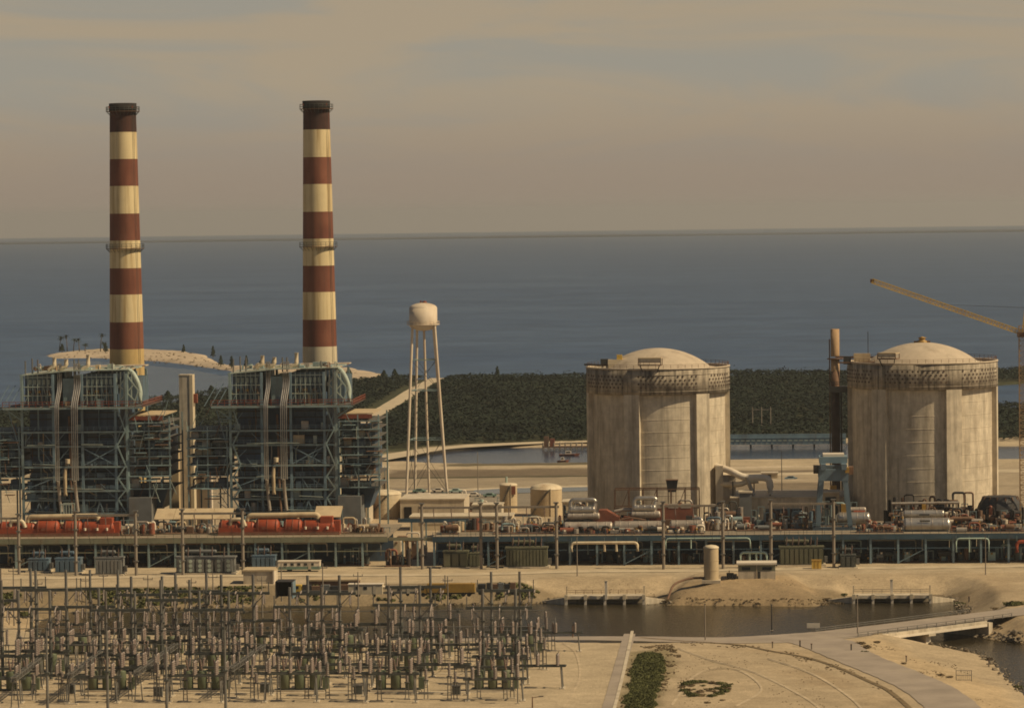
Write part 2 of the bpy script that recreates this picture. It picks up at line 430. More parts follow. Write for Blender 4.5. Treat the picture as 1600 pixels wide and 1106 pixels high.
h += .10 * (vnoise(GX, GY, 5, 1) - .5) * (d_can > 2) * (GY > 835) + .06 * (vnoise(GX, GY, 2.3, 2) - .5) * (GY > 835)
# the headland between the two intakes stands a little proud
mnd = sdf(GP, poly([(1050, 912), (1085, 899), (1230, 899), (1268, 915), (1262, 930), (1150, 932), (1056, 930)], 0))
h += 1.1 * sm(-mnd, -2.2, 1.2) * (d_can > 0)

# the sand falls away gently from the road and bridge to the pond
def gxy(pts, z): return [[*gp(x, y, z).xy] for x, y in pts]
WEDGE = gxy([(1392, 1003), (1440, 1003), (1470, 1010), (1530, 1022), (1560, 1042), (1582, 1066), (1600, 1085), (1640, 1125)], SEA)
REDGE = gxy([(1560, 1160), (1515, 1120), (1497, 1100), (1455, 1072), (1410, 1050), (1350, 1026), (1328, 1012), (1352, 997), (1378, 990)], 0)
reg = np.array(WEDGE + REDGE)
def linedist(P, ln):
    d = np.full(len(P), 1e9)
    for a, b in zip(ln[:-1], ln[1:]):
        a = np.array(a); e = np.array(b) - a; w = P - a; t = np.clip((w @ e) / (e @ e), 0, 1); q = w - t[:, None] * e
        d = np.minimum(d, np.sqrt((q * q).sum(1)))
    return d
inreg = sdf(GP, reg) < 0
dw_, dr_ = linedist(GP, WEDGE), linedist(GP, REDGE)
h = np.where(inreg, SEA * (dr_ / (dr_ + dw_ + .01)) ** 1.0 + .25 * (vnoise(GX, GY, 4, 12) - .5) * np.minimum(1, dr_ / 4), h)
SANDC = np.array([.465, .375, .25])
tint_rgb = np.tile(SANDC, (len(GP), 1)); tint_a = np.zeros(len(GP))
def stain_shade_zone(pts, rgb, a, blur, z=0.0):
    d = sdf(GP, poly(pts, z)) + (vnoise(GX, GY, blur * 2.2 + 1, int(pts[0][0])) - .5) * blur * 1.6
    k = sm(-d, -blur, blur) * a
    for c in range(3): tint_rgb[:, c] = tint_rgb[:, c] * (1 - k) + rgb[c] * k
    np.maximum(tint_a, k, out=tint_a)
for i in range(16):       # uneven bands of spoil, tracks and trodden earth on the ground behind the plant
    yy = 724 + i * 4.6; r_ = random.Random(i); xa = r_.choice([420, 600, 760, 1120]); xb = xa + r_.uniform(160, 520)
    stain_shade_zone([(xa, yy), (xb, yy - (xb - xa) * .0125), (xb, yy - 2.2 - (xb - xa) * .0125), (xa, yy - 2.2)], r_.choice([(.30, .24, .165), (.24, .185, .12), (.36, .30, .22), (.62, .52, .38), (.17, .15, .09), (.33, .29, .24)]), .8, 3.0, -1.0 if yy < 745 else 0)
for i in range(26):       # blotches of damp and dust over the sand
    r_ = random.Random(100 + i); x0 = r_.uniform(-50, 1600); y0 = r_.uniform(905, 1110); w0 = r_.uniform(20, 90)
    stain_shade_zone([(x0, y0), (x0 + w0, y0 - 2), (x0 + w0 * 1.2, y0 + 4), (x0 + w0 * .4, y0 + 7)], r_.choice([(.40, .315, .205), (.55, .455, .32), (.36, .29, .19)]), .55, 4)
DIRT, BROWN, OLIVE, GREYS, WHITE = (.36, .27, .165), (.175, .135, .09), (.07, .066, .035), (.23, .21, .18), (.70, .56, .38)
stain_shade_zone([(1000, 1150), (990, 990), (1700, 940), (1700, 1150)], (.43, .335, .215), .65, 10)
stain_shade_zone([(840, 945), (840, 902), (1700, 892), (1700, 950)], (.42, .325, .205), .75, 4)
stain_shade_zone([(300, 800), (1110, 792), (1110, 722), (300, 732)], (.30, .245, .17), .8, 10)
stain_shade_zone([(1110, 800), (1800, 790), (1800, 716), (1110, 722)], (.34, .275, .19), .7, 10)
stain_shade_zone([(-400, 880), (2100, 850), (2100, 780), (-400, 800)], (.42, .33, .22), .8, 6)          # plant yard, trodden
stain_shade_zone([(-200, 930), (120, 930), (420, 925), (860, 920), (860, 945), (-200, 975)], DIRT, .7, 5)
stain_shade_zone([(-200, 975), (850, 960), (1300, 965), (1520, 950), (1520, 935), (860, 935), (-200, 948)], (.19, .145, .085), .8, 2.0, -4.5)
stain_shade_zone([(1040, 944), (1058, 905), (1265, 905), (1285, 940)], (.36, .265, .155), .8, 3)
stain_shade_zone([(1540, 905), (1500, 892), (1585, 905), (1580, 925), (1540, 935), (1480, 930)], (.38, .29, .18), .7, 2)  # shading of the curved berm, put into the ground colour
stain_shade_zone([(400, 800), (1000, 790), (1000, 762), (400, 772)], GREYS, .6, 8)
stain_shade_zone([(600, 748), (1100, 742), (1100, 727), (600, 730)], BROWN, .95, 4, -2.0)
stain_shade_zone([(690, 729), (1100, 724), (1100, 720), (690, 725)], (.10, .085, .05), .9, 2.5, -3.0)
stain_shade_zone([(600, 771), (1000, 766), (1000, 760), (600, 764)], (.21, .195, .175), .85, 4)
stain_shade_zone([(600, 751), (1100, 746), (1100, 742), (600, 746)], OLIVE, .9, 2, -2.0)
stain_shade_zone([(1130, 770), (1400, 765), (1400, 750), (1130, 755)], BROWN, .75, 5)
stain_shade_zone([(1130, 741), (1400, 738), (1400, 731), (1130, 733)], BROWN, .85, 3, -2.0)
stain_shade_zone([(1130, 765), (1320, 763), (1320, 771), (1130, 773)], GREYS, .7, 4)
stain_shade_zone([(-400, 720), (540, 712), (720, 694), (915, 690), (1320, 684), (2100, 680), (2100, 560), (-400, 590)], (.045, .05, .024), .97, 5, FARZ)
stain_shade_zone([(50, 552), (300, 545), (370, 565), (560, 575), (615, 588), (540, 596), (400, 590), (330, 578), (140, 560)], (.50, .40, .285), 1, 4, FARZ)
stain_shade_zone([(140, 560), (250, 566), (330, 578), (400, 588), (400, 583), (330, 573), (250, 562)], (.30, .235, .14), .8, 6, FARZ)
stain_shade_zone([(1225, 1048), (1250, 1040), (1330, 1062), (1320, 1074), (1270, 1070)], DIRT, .6, 3)
stain_shade_zone([(1330, 1085), (1370, 1078), (1420, 1110), (1400, 1130)], DIRT, .45, 3)
stain_shade_zone([(1090, 1010), (1290, 1018), (1330, 1032), (1230, 1024)], DIRT, .5, 1.5)
stain_shade_zone([(1330, 995), (1380, 995), (1420, 1010), (1560, 1050), (1610, 1110), (1500, 1106), (1400, 1040)], (.50, .375, .22), .6, 2)
stain_shade_zone([(1540, 960), (1700, 950), (1700, 1010), (1560, 1000)], (.40, .30, .18), .7, 2)
stain_shade_zone([(960, 1110), (985, 1020), (1045, 1012), (1055, 1030), (1030, 1106)], (.20, .165, .085), .75, 2)

n_r, n_c = len(rows), len(ts)
idx = np.arange(n_r * n_c).reshape(n_r, n_c)
quads = np.stack([idx[:-1, :-1], idx[:-1, 1:], idx[1:, 1:], idx[1:, :-1]], -1).reshape(-1, 4)
def np_mesh(name, V, Q, m, smooth=True):
    me = bpy.data.meshes.new(name); k = Q.shape[1]
    me.vertices.add(len(V)); me.vertices.foreach_set('co', np.asarray(V, np.float32).ravel())
    me.loops.add(Q.size); me.loops.foreach_set('vertex_index', Q.astype(np.int32).ravel())
    me.polygons.add(len(Q)); me.polygons.foreach_set('loop_start', np.arange(0, Q.size, k, dtype=np.int32))
    me.polygons.foreach_set('use_smooth', np.full(len(Q), smooth))
    me.materials.append(m); me.update(calc_edges=True); return me

HG = h.reshape(n_r, n_c)
def ground_z(x, y):
    """terrain height under points"""
    x = np.asarray(x, float); y = np.asarray(y, float)
    r = np.clip(np.searchsorted(rows, y) - 1, 0, n_r - 2); f = np.clip((y - rows[r]) / (rows[r + 1] - rows[r]), 0, 1)
    t = x / np.maximum(y, 640); c = np.clip((t - ts[0]) / (ts[1] - ts[0]), 0, n_c - 1.001); c0 = c.astype(int); g = c - c0
    return (HG[r, c0] * (1 - g) + HG[r, c0 + 1] * g) * (1 - f) + (HG[r + 1, c0] * (1 - g) + HG[r + 1, c0 + 1] * g) * f
def gpt(px, py, z=0.0):
    """where a sight line meets the terrain"""
    for _ in range(8):
        p = gp(px, py, z); z = .5 * z + .5 * float(ground_z(p.x, p.y))
    return gp(px, py, z)
def ground_material():
    m = bpy.data.materials.new('coral_sand_ground'); m.use_nodes = True; t = m.node_tree; L = t.links.new
    b = t.nodes['Principled BSDF']; b.inputs['Roughness'].default_value = .95; b.inputs['Specular IOR Level'].default_value = .15
    at_ = t.nodes.new('ShaderNodeAttribute'); at_.attribute_name = 'soil'
    geo = t.nodes.new('ShaderNodeNewGeometry')
    def noise(s, det, lo, hi):
        n = t.nodes.new('ShaderNodeTexNoise'); n.inputs['Scale'].default_value = s; n.inputs['Detail'].default_value = det
        n.inputs['Roughness'].default_value = .65
        L(geo.outputs['Position'], n.inputs['Vector'])
        r = t.nodes.new('ShaderNodeMapRange'); r.inputs[1].default_value = .3; r.inputs[2].default_value = .7
        r.inputs[3].default_value = lo; r.inputs[4].default_value = hi
        L(n.outputs['Fac'], r.inputs[0]); return r.outputs[0]
    n1, n2, n4 = noise(.06, 7, .78, 1.12), noise(1.6, 6, .74, 1.16), noise(.3, 6, .82, 1.10)
    mm = t.nodes.new('ShaderNodeMath'); mm.operation = 'MULTIPLY'; L(n1, mm.inputs[0]); L(n2, mm.inputs[1])
    mm4 = t.nodes.new('ShaderNodeMath'); mm4.operation = 'MULTIPLY'; L(mm.outputs[0], mm4.inputs[0]); L(n4, mm4.inputs[1]); mm = mm4
    vm = t.nodes.new('ShaderNodeVectorMath'); vm.operation = 'SCALE'; L(at_.outputs['Color'], vm.inputs[0]); L(mm.outputs[0], vm.inputs['Scale'])
    # scattered pebbles and weed tufts too small to model
    n3 = t.nodes.new('ShaderNodeTexNoise'); n3.inputs['Scale'].default_value = 2.4; n3.inputs['Detail'].default_value = 2
    L(geo.outputs['Position'], n3.inputs['Vector'])
    r3 = t.nodes.new('ShaderNodeMapRange'); r3.inputs[1].default_value = .70; r3.inputs[2].default_value = .78; r3.inputs[4].default_value = .55
    L(n3.outputs['Fac'], r3.inputs[0])
    m3 = t.nodes.new('ShaderNodeMix'); m3.data_type = 'RGBA'; m3.inputs['B'].default_value = (.16, .12, .07, 1)
    L(r3.outputs[0], m3.inputs['Factor']); L(vm.outputs[0], m3.inputs['A'])
    L(m3.outputs['Result'], b.inputs['Base Color'])
    bp = t.nodes.new('ShaderNodeBump'); bp.inputs['Strength'].default_value = .5; bp.inputs['Distance'].default_value = .25
    L(n2, bp.inputs['Height']); L(bp.outputs[0], b.inputs['Normal'])
    return m
gme = np_mesh('ground', np.stack([GX, GY, h], 1), quads, ground_material())
ca = gme.color_attributes.new('soil', 'FLOAT_COLOR', 'POINT')
ca.data.foreach_set('color', np.concatenate([tint_rgb, np.ones((len(GP), 1))], 1).astype(np.float32).ravel())
ground = bpy.data.objects.new('ground', gme); COL.objects.link(ground); tag(ground, kind='structure')

def water_material(name, col, rough, wave, dist, streak=None):
    m = bpy.data.materials.new(name); m.use_nodes = True; t = m.node_tree; L = t.links.new
    b = t.nodes['Principled BSDF']; b.inputs['Roughness'].default_value = rough; b.inputs['IOR'].default_value = 1.33
    geo = t.nodes.new('ShaderNodeNewGeometry')
    if wave:
        mp = t.nodes.new('ShaderNodeMapping'); mp.inputs['Scale'].default_value = (1, .6, 1); L(geo.outputs['Position'], mp.inputs[0])
        nz = t.nodes.new('ShaderNodeTexNoise'); nz.inputs['Scale'].default_value = wave; nz.inputs['Detail'].default_value = 4
        L(mp.outputs[0], nz.inputs['Vector'])
        bp = t.nodes.new('ShaderNodeBump'); bp.inputs['Strength'].default_value = 1; bp.inputs['Distance'].default_value = dist
        L(nz.outputs['Fac'], bp.inputs['Height']); L(bp.outputs[0], b.inputs['Normal'])
    mp2 = t.nodes.new('ShaderNodeMapping'); mp2.inputs['Scale'].default_value = (.0016, .0045, 1) if streak else (.03, .06, 1)
    L(geo.outputs['Position'], mp2.inputs[0])
    n2 = t.nodes.new('ShaderNodeTexNoise'); n2.inputs['Scale'].default_value = 1; n2.inputs['Detail'].default_value = 5
    n2.inputs['Distortion'].default_value = .5
    L(mp2.outputs[0], n2.inputs['Vector'])
    r = t.nodes.new('ShaderNodeMapRange'); r.inputs[1].default_value = .35; r.inputs[2].default_value = .68
    L(n2.outputs['Fac'], r.inputs[0])
    mx = t.nodes.new('ShaderNodeMix'); mx.data_type = 'RGBA'
    mx.inputs['A'].default_value = (*col, 1); mx.inputs['B'].default_value = (*(streak or [c * 1.4 for c in col]), 1)
    L(r.outputs[0], mx.inputs['Factor']); col_out = mx.outputs['Result']
    if streak:
        mp3 = t.nodes.new('ShaderNodeMapping'); mp3.inputs['Scale'].default_value = (.02, .035, 1); L(geo.outputs['Position'], mp3.inputs[0])
        n3 = t.nodes.new('ShaderNodeTexNoise'); n3.inputs['Scale'].default_value = 1; n3.inputs['Detail'].default_value = 6; n3.inputs['Roughness'].default_value = .75
        L(mp3.outputs[0], n3.inputs['Vector'])
        r3 = t.nodes.new('ShaderNodeMapRange'); r3.inputs[1].default_value = .3; r3.inputs[2].default_value = .7; r3.inputs[3].default_value = .62; r3.inputs[4].default_value = 1.38
        L(n3.outputs['Fac'], r3.inputs[0])
        v3 = t.nodes.new('ShaderNodeVectorMath'); v3.operation = 'SCALE'; L(col_out, v3.inputs[0]); L(r3.outputs[0], v3.inputs['Scale']); col_out = v3.outputs[0]
    L(col_out, b.inputs['Base Color'])
    return m
# the bay, bent with the Earth so that its horizon lies where a 98 m eye sees it
yr = np.unique(np.concatenate([[1330], np.geomspace(1500, 40500, 130)])); tx = np.linspace(-.42, .42, 25)
SX = (tx[None, :] * np.maximum(yr, 3000)[:, None]).ravel(); SY = np.repeat(yr, len(tx))
SZ = SEA - (SX ** 2 + SY ** 2) / (2 * REARTH)
ii = np.arange(len(yr) * len(tx)).reshape(len(yr), len(tx))
sq = np.stack([ii[:-1, :-1], ii[:-1, 1:], ii[1:, 1:], ii[1:, :-1]], -1).reshape(-1, 4)
sea = bpy.data.objects.new('sea', np_mesh('sea', np.stack([SX, SY, SZ], 1), sq,
      water_material('bay_water', (.038, .068, .125), .36, .55, .6, (.062, .10, .165)))); COL.objects.link(sea); tag(sea, kind='structure')
def flat_water(name, pl, z, m):
    c = pl.mean(0); b = MB(); lo = pl.min(0) - 12; hi = pl.max(0) + 12
    b.add([(lo[0], lo[1], z), (hi[0], lo[1], z), (hi[0], hi[1], z), (lo[0], hi[1], z)], [(0, 1, 2, 3)])
    return tag(b.build(name, m), kind='structure')
flat_water('canal_water', CANAL, SEA + .02, water_material('canal_water_brown', (.030, .024, .013), .16, 1.1, .20))
flat_water('lagoon_water', LAGOON, SEA + .03, water_material('lagoon_water_blue', (.025, .035, .06), .16, .7, .10))

COVE = poly([(84, 563), (150, 564), (230, 570), (300, 577), (345, 586), (440, 596), (540, 604), (430, 616), (300, 632), (150, 645), (90, 648)], SEA)
cv = MB().add([(p[0], p[1], SEA - (p[0] ** 2 + p[1] ** 2) / (2 * REARTH) + .12) for p in COVE], [tuple(range(len(COVE)))])
tag(cv.build('cove_water', water_material('calm_cove_water', (.050, .072, .105), .26, .5, .22)), kind='structure')
# low wooded keys on the far side of the bay
b = MB()
R_ = random.Random(3)
for (xa, xb, yk) in ((-5800, 5800, 17500), ):
    n = 260; top = []
    for i in range(n + 1):
        x = xa + (xb - xa) * i / n
        zc = -(x * x + yk * yk) / (2 * REARTH) + SEA
        hh = 6.5 + 2.5 * math.sin(i * .13) * math.sin(i * .031) + 2.0 * R_.random()
        b.v += [(x, yk, zc - 2), (x, yk, zc + hh * .7), (x, yk + 60, zc + hh), (x, yk + 900, zc + hh * .8), (x, yk + 900, zc - 4)]
    for i in range(n):
        for k in range(4):
            a = i * 5 + k; b.f.append((a, a + 5, a + 6, a + 1)); b.sm.append(False)
tag(b.build('far_key', M['farleaf']), kind='structure')

# ---------------------------------------------------------------- vegetation
def leaf_cloud(C, Rr, nq, size, flat=.7, upb=0.0):
    """C clump centres (n,3), radii; nq leafy quads each -> V, Q"""
    n = len(C); k = n * nq
    cen = np.repeat(C, nq, 0); rr = np.repeat(Rr, nq)
    d = rng.normal(size=(k, 3)); d /= np.linalg.norm(d, axis=1)[:, None]; d[:, 2] = np.abs(d[:, 2]) * 1.0 - .12
    p = cen + d * (rr * rng.uniform(.55, 1.0, k))[:, None] * np.array([1, 1, flat])
    nrm = d * (1 - upb) + np.array([0, 0, upb]) + rng.normal(scale=.45 * (1 - .5 * upb), size=(k, 3)); nrm /= np.linalg.norm(nrm, axis=1)[:, None]
    a = np.cross(nrm, rng.normal(size=(k, 3))); a /= np.linalg.norm(a, axis=1)[:, None] + 1e-9
    bb = np.cross(nrm, a)
    s = (size * np.repeat(np.ones(n), nq) * rng.uniform(.6, 1.25, k))[:, None]
    V = np.stack([p - a * s, p - bb * s * .7, p + a * s, p + bb * s * .8], 1).reshape(-1, 3)
    return V, np.arange(k * 4).reshape(-1, 4)
FOREST = poly([(-500, 735), (0, 722), (300, 712), (545, 707), (610, 704), (640, 700), (720, 693), (850, 691), (915, 689), (1140, 685), (1310, 683), (1560, 689),
               (2100, 686), (2100, 560), (-500, 590)], FARZ)
ROADF = [(560, 662), (590, 645), (625, 624), (652, 607), (684, 591)]
rp = [gp(x, y, FARZ) for x, y in ROADF]
N0 = 62000
fy = np.sqrt(rng.uniform(1330 ** 2, 2420 ** 2, N0)); fx = rng.uniform(-.185, .185, N0) * fy
FPn = np.stack([fx, fy], 1)
ok = (sdf(FPn, FOREST) < 0) & (sdf(FPn, MAIN) < -5) & (sdf(FPn, FLATS) > 8) & (sdf(FPn, LAGOON) > 9)
# the track's cleared strip
for a, c in zip(rp[:-1], rp[1:]):
    A = np.array([a.x, a.y]); Bv = np.array([c.x, c.y]); e = Bv - A
    w_ = FPn - A; t_ = np.clip(w_ @ e / (e @ e), 0, 1); q = w_ - t_[:, None] * e
    ok &= ~((np.abs(q[:, 0]) < 9) & (q[:, 1] > -55) & (q[:, 1] < 14))
FPn = FPn[ok]
hh = 1.3 + 1.7 * vnoise(FPn[:, 0], FPn[:, 1], 46, 4) + 1.6 * vnoise(FPn[:, 0], FPn[:, 1], 13, 6) ** 2 + 2.5 * (vnoise(FPn[:, 0], FPn[:, 1], 5, 16) > .93)
C = np.stack([FPn[:, 0], FPn[:, 1], FARZ + hh * .55], 1)
V, Q = leaf_cloud(C, hh * .75 + rng.uniform(.2, 1.2, len(C)), 12, .8, upb=.82)
fo = bpy.data.objects.new('mangrove_forest', np_mesh('mangrove_forest', V, Q, M['leaf'], False)); COL.objects.link(fo)
tag(fo, 'low dark green mangrove forest behind the plant', 'forest', kind='stuff')

MATS_W = water_material('settling_pond_water', (.03, .042, .05), .12, .7, .04)
def ribbon(name, pts, wid, z, m, lift=.06, kind='structure', steps=8):
    """road strip through ground points (x, y photograph pixels), width in metres per point"""
    P = [gp(x, y, z) for x, y in pts]
    ws = wid if isinstance(wid, (list, tuple)) else [wid] * len(P)
    C = []; Wd = []
    for i in range(len(P) - 1):
        p0, p1, p2, p3 = P[max(0, i - 1)], P[i], P[i + 1], P[min(len(P) - 1, i + 2)]
        for k in range(steps):
            t = k / steps
            C.append(.5 * ((2 * p1) + (p2 - p0) * t + (2 * p0 - 5 * p1 + 4 * p2 - p3) * t * t + (3 * p1 - p0 - 3 * p2 + p3) * t ** 3))
            Wd.append(ws[i] * (1 - t) + ws[i + 1] * t)
    C.append(P[-1]); Wd.append(ws[-1])
    b = MB(); vs = []
    for i, c in enumerate(C):
        Wd[i] *= 1 + .035 * math.sin(i * 1.7 + len(name)) * math.sin(i * .63)
        d = (C[min(i + 1, len(C) - 1)] - C[max(i - 1, 0)]).normalized(); nrm = Vector((-d.y, d.x, 0))
        for s in (1, -1):
            vs.append((c.x + nrm.x * Wd[i] / 2 * s, c.y + nrm.y * Wd[i] / 2 * s, z + lift))
    b.add(vs, [(2 * i, 2 * i + 1, 2 * i + 3, 2 * i + 2) for i in range(len(C) - 1)])
    o = b.build(name, m)
    if kind: tag(o, kind=kind)
    return o
tag(MB().add([(*gp(x, y, 0).xy, .12) for x, y in ((735, 773), (920, 767), (920, 761), (790, 763), (742, 766))], [(0, 1, 2, 3, 4)]).build('settling_pond', MATS_W), kind='structure')
ribbon('dirt_track', ROADF, 9.0, FARZ, M['dirtroad'], .15)
# sandy banks round the basin
ribbon('sand_bank', [(560, 724), (620, 712), (680, 702), (760, 696), (850, 692), (930, 690)], [10, 14, 12, 14, 14, 14], FARZ, M['dirtroad'], .25)
ribbon('service_road', [(400, 772), (640, 768), (760, 764), (920, 760), (1000, 758)], 10, 0, M['dirtroad'], .08)
ribbon('perimeter_road', [(1130, 746), (1250, 744), (1420, 742), (1620, 738)], 16, -1.8, M['dirtroad'], .9)
ribbon('plant_road', [(-150, 905), (100, 903), (400, 899), (700, 898), (900, 893), (1060, 892), (1300, 888), (1500, 886), (1750, 882)], 6, 0, M['dirtroad'], .09)
ribbon('road', [(620, 1002), (760, 999), (900, 997), (1010, 998), (1120, 1000), (1215, 998), (1300, 992), (1345, 988)], [5, 6, 7, 9, 11, 15, 15, 10], 0, M['asphalt'], .08, steps=10)
ribbon('curved_road', [(1225, 996), (1262, 999), (1290, 1005), (1312, 1016), (1345, 1031), (1400, 1053), (1450, 1076), (1490, 1107), (1512, 1140)], [9, 14, 14, 12, 11, 11, 11, 11, 11], 0, M['asphalt'], .10, steps=10)
road2 = ribbon('bridge_road', [(1262, 996), (1310, 990), (1360, 984), (1440, 974.5), (1520, 964.5), (1600, 954.5), (1720, 940)], [12, 12, 11.5, 11.5, 11.5, 11.5, 11.5], 0, M['asphalt'], .12)
# the drain along the road's near edge and the straight walk beside the yard
ribbon('roadside_drain', [(1000, 996), (1060, 1001), (1150, 1007), (1205, 1017), (1260, 1027), (1310, 1043), (1355, 1063), (1390, 1080), (1425, 1110), (1440, 1130)], 1.1, 0, M['dryleaf'], .10)
ribbon('walkway', [(984, 990), (974, 1024), (964, 1060), (950, 1110), (944, 1130)], 2.7, 0, M['asphalt'], .07)
ribbon('walkway_kerb', [(988, 986), (980, 1024), (972, 1060), (959, 1110), (953, 1130)], .7, 0, M['pale'], .16)

def tuft_patch(name, label, cat, pts, n, size, m, z=0.0, hgt=.7, nq=9, keep=None, kind='stuff'):
    pl = poly(pts, z); lo, hi = pl.min(0), pl.max(0)
    P = rng.uniform(lo, hi, (n * 4, 2)); s = sdf(P, pl) + 1.5 * (vnoise(P[:, 0], P[:, 1], 3, 8) - .5)
    ok = s < 0
    if keep is not None: ok &= keep(P)
    P = P[ok][:n]
    V, Q = leaf_cloud(np.stack([P[:, 0], P[:, 1], np.maximum(ground_z(P[:, 0], P[:, 1]), SEA)], 1), np.full(len(P), hgt), nq, size)
    o = bpy.data.objects.new(name, np_mesh(name, V, Q, m, False)); COL.objects.link(o)
    return tag(o, label, cat, kind=kind)
tuft_patch('grass_strip', 'dark green strip of rough grass beside the walkway', 'grass', [(968, 1130), (982, 1075), (993, 1024), (1012, 1019), (1034, 1022), (1039, 1035), (1029, 1075), (1016, 1130)], 5200, .2, M['leaf3'], hgt=.5)
tuft_patch('grass_strip', 'thin straggling weeds right of the grass strip', 'grass', [(1000, 1010), (1050, 1006), (1062, 1020), (1046, 1060), (1034, 1090), (1026, 1090), (1040, 1022)], 420, .16, M['dryleaf'], hgt=.3, keep=lambda P: vnoise(P[:, 0], P[:, 1], 3, 33) > .45)
tuft_patch('grass_strip', 'straggling dry weeds left of the grass strip', 'grass', [(960, 1130), (974, 1075), (985, 1024), (992, 1024), (982, 1075), (970, 1130)], 420, .16, M['dryleaf'], hgt=.3, keep=lambda P: vnoise(P[:, 0], P[:, 1], 3, 34) > .5)
tuft_patch('roadside_weeds', 'thin dry weeds along the road drain and junction', 'weeds', [(1000, 998), (1150, 1005), (1260, 1022), (1330, 1046), (1400, 1083), (1440, 1125), (1425, 1125), (1380, 1083), (1310, 1050), (1240, 1028), (1150, 1012), (1000, 1003)], 900, .15, M['dryleaf'], hgt=.28, keep=lambda P: vnoise(P[:, 0], P[:, 1], 4, 35) > .5)
tuft_patch('canal_weeds', 'dark weeds along the far canal bank', 'weeds', [(-50, 962), (100, 955), (300, 945), (600, 941), (850, 937), (850, 932), (600, 936), (300, 939), (-50, 950)], 900, .5, M['leaf3'], z=SEA + .6, hgt=.9,
           keep=lambda P: vnoise(P[:, 0], P[:, 1], 9, 21) > .45)
tuft_patch('canal_weeds', 'tawny weeds at the canal head beneath the mound', 'weeds', [(1030, 944), (1060, 943), (1275, 945), (1325, 940), (1325, 934), (1285, 938), (1255, 943), (1060, 941)], 150, .2, M['dryleaf'], z=SEA + .4, hgt=.5)

for i, pts in enumerate([[(880, 1104), (905, 1060), (900, 1020), (880, 1003)], [(1060, 1012), (1110, 1030), (1180, 1050), (1260, 1090), (1300, 1125)], [(1050, 1100), (1090, 1052), (1150, 1045), (1190, 1075), (1150, 1102)], [(1200, 1028), (1270, 1052), (1330, 1090), (1360, 1125)]]):
    for q in range(2): ribbon('wheel_track', [(x, y + q * 1.7) for x, y in pts], .42, 0, M['track'], .055 + .004 * q + .008 * i)
RV, RF = [], []
ico = [(0, 0, 1), (.9, 0, .3), (.28, .85, .3), (-.72, .53, .3), (-.72, -.53, .3), (.28, -.85, .3), (0, 0, -.6)]
icf = [(0, 1, 2), (0, 2, 3), (0, 3, 4), (0, 4, 5), (0, 5, 1), (6, 2, 1), (6, 3, 2), (6, 4, 3), (6, 5, 4), (6, 1, 5)]
def rubble(line, n, spread, zb, s0, s1):
    ln = [np.array([*gp(x, y, SEA).xy]) for x, y in line]
    for _ in range(n):
        k = random.randrange(len(ln) - 1); f = random.random(); p = ln[k] * (1 - f) + ln[k + 1] * f + np.array([random.gauss(0, spread), random.gauss(.6, spread)])
        s_ = random.uniform(s0, s1); a = random.random() * 6.28; o_ = len(RV)
        for x, y, z in ico:
            q = random.uniform(.75, 1.2) * s_
            RV.append((p[0] + (x * math.cos(a) - y * math.sin(a)) * q, p[1] + (x * math.sin(a) + y * math.cos(a)) * q, zb + z * q * .6 + random.uniform(0, .3)))
        RF.extend([tuple(i + o_ for i in f_) for f_ in icf])
rubble([(110, 958), (300, 950), (600, 946), (850, 942)], 300, 1.0, SEA + .1, .12, .45)
rubble([(1035, 940), (1058, 945), (1265, 947), (1290, 943), (1330, 939)], 150, .6, SEA + .1, .1, .32)
rubble([(1485, 937), (1508, 950), (1512, 962), (1522, 982), (1540, 998), (1610, 1006)], 260, 1.2, SEA + .3, .2, .7)
rubble([(1425, 1003), (1470, 1010), (1530, 1022), (1560, 1042), (1582, 1066), (1600, 1085)], 130, .9, SEA + .15, .12, .45)
rubble([(850, 942), (866, 939), (885, 940)], 80, .8, SEA + .2, .2, .6)
rb = bpy.data.objects.new('bank_rubble', np_mesh('bank_rubble', np.array(RV), np.array(RF), M['rock'], False)); COL.objects.link(rb)
tag(rb, 'loose stones and rubble along the water line', 'rubble', kind='stuff')

tuft_patch('scattered_weeds', 'tiny dry weeds scattered over the sand right of the walkway', 'weeds', [(1040, 1010), (1200, 1020), (1330, 1060), (1420, 1120), (1030, 1120)], 260, .09, M['dryleaf'], hgt=.16, keep=lambda P: vnoise(P[:, 0], P[:, 1], 6, 41) > .55)
tuft_patch('scattered_weeds', 'tiny dry weeds scattered over the sand between road and pond', 'weeds', [(1345, 1002), (1440, 1012), (1540, 1040), (1600, 1110), (1520, 1110), (1430, 1050), (1350, 1020)], 240, .10, M['dryleaf'], z=-.9, hgt=.18, keep=lambda P: vnoise(P[:, 0], P[:, 1], 9, 42) > .6)
tuft_patch('scattered_weeds', 'tiny dry weeds scattered on the slope above the canal', 'weeds', [(850, 930), (1040, 925), (1300, 922), (1500, 925), (1500, 900), (1300, 902), (850, 908)], 160, .10, M['dryleaf'], z=-.5, hgt=.16, keep=lambda P: vnoise(P[:, 0], P[:, 1], 7, 43) > .6)

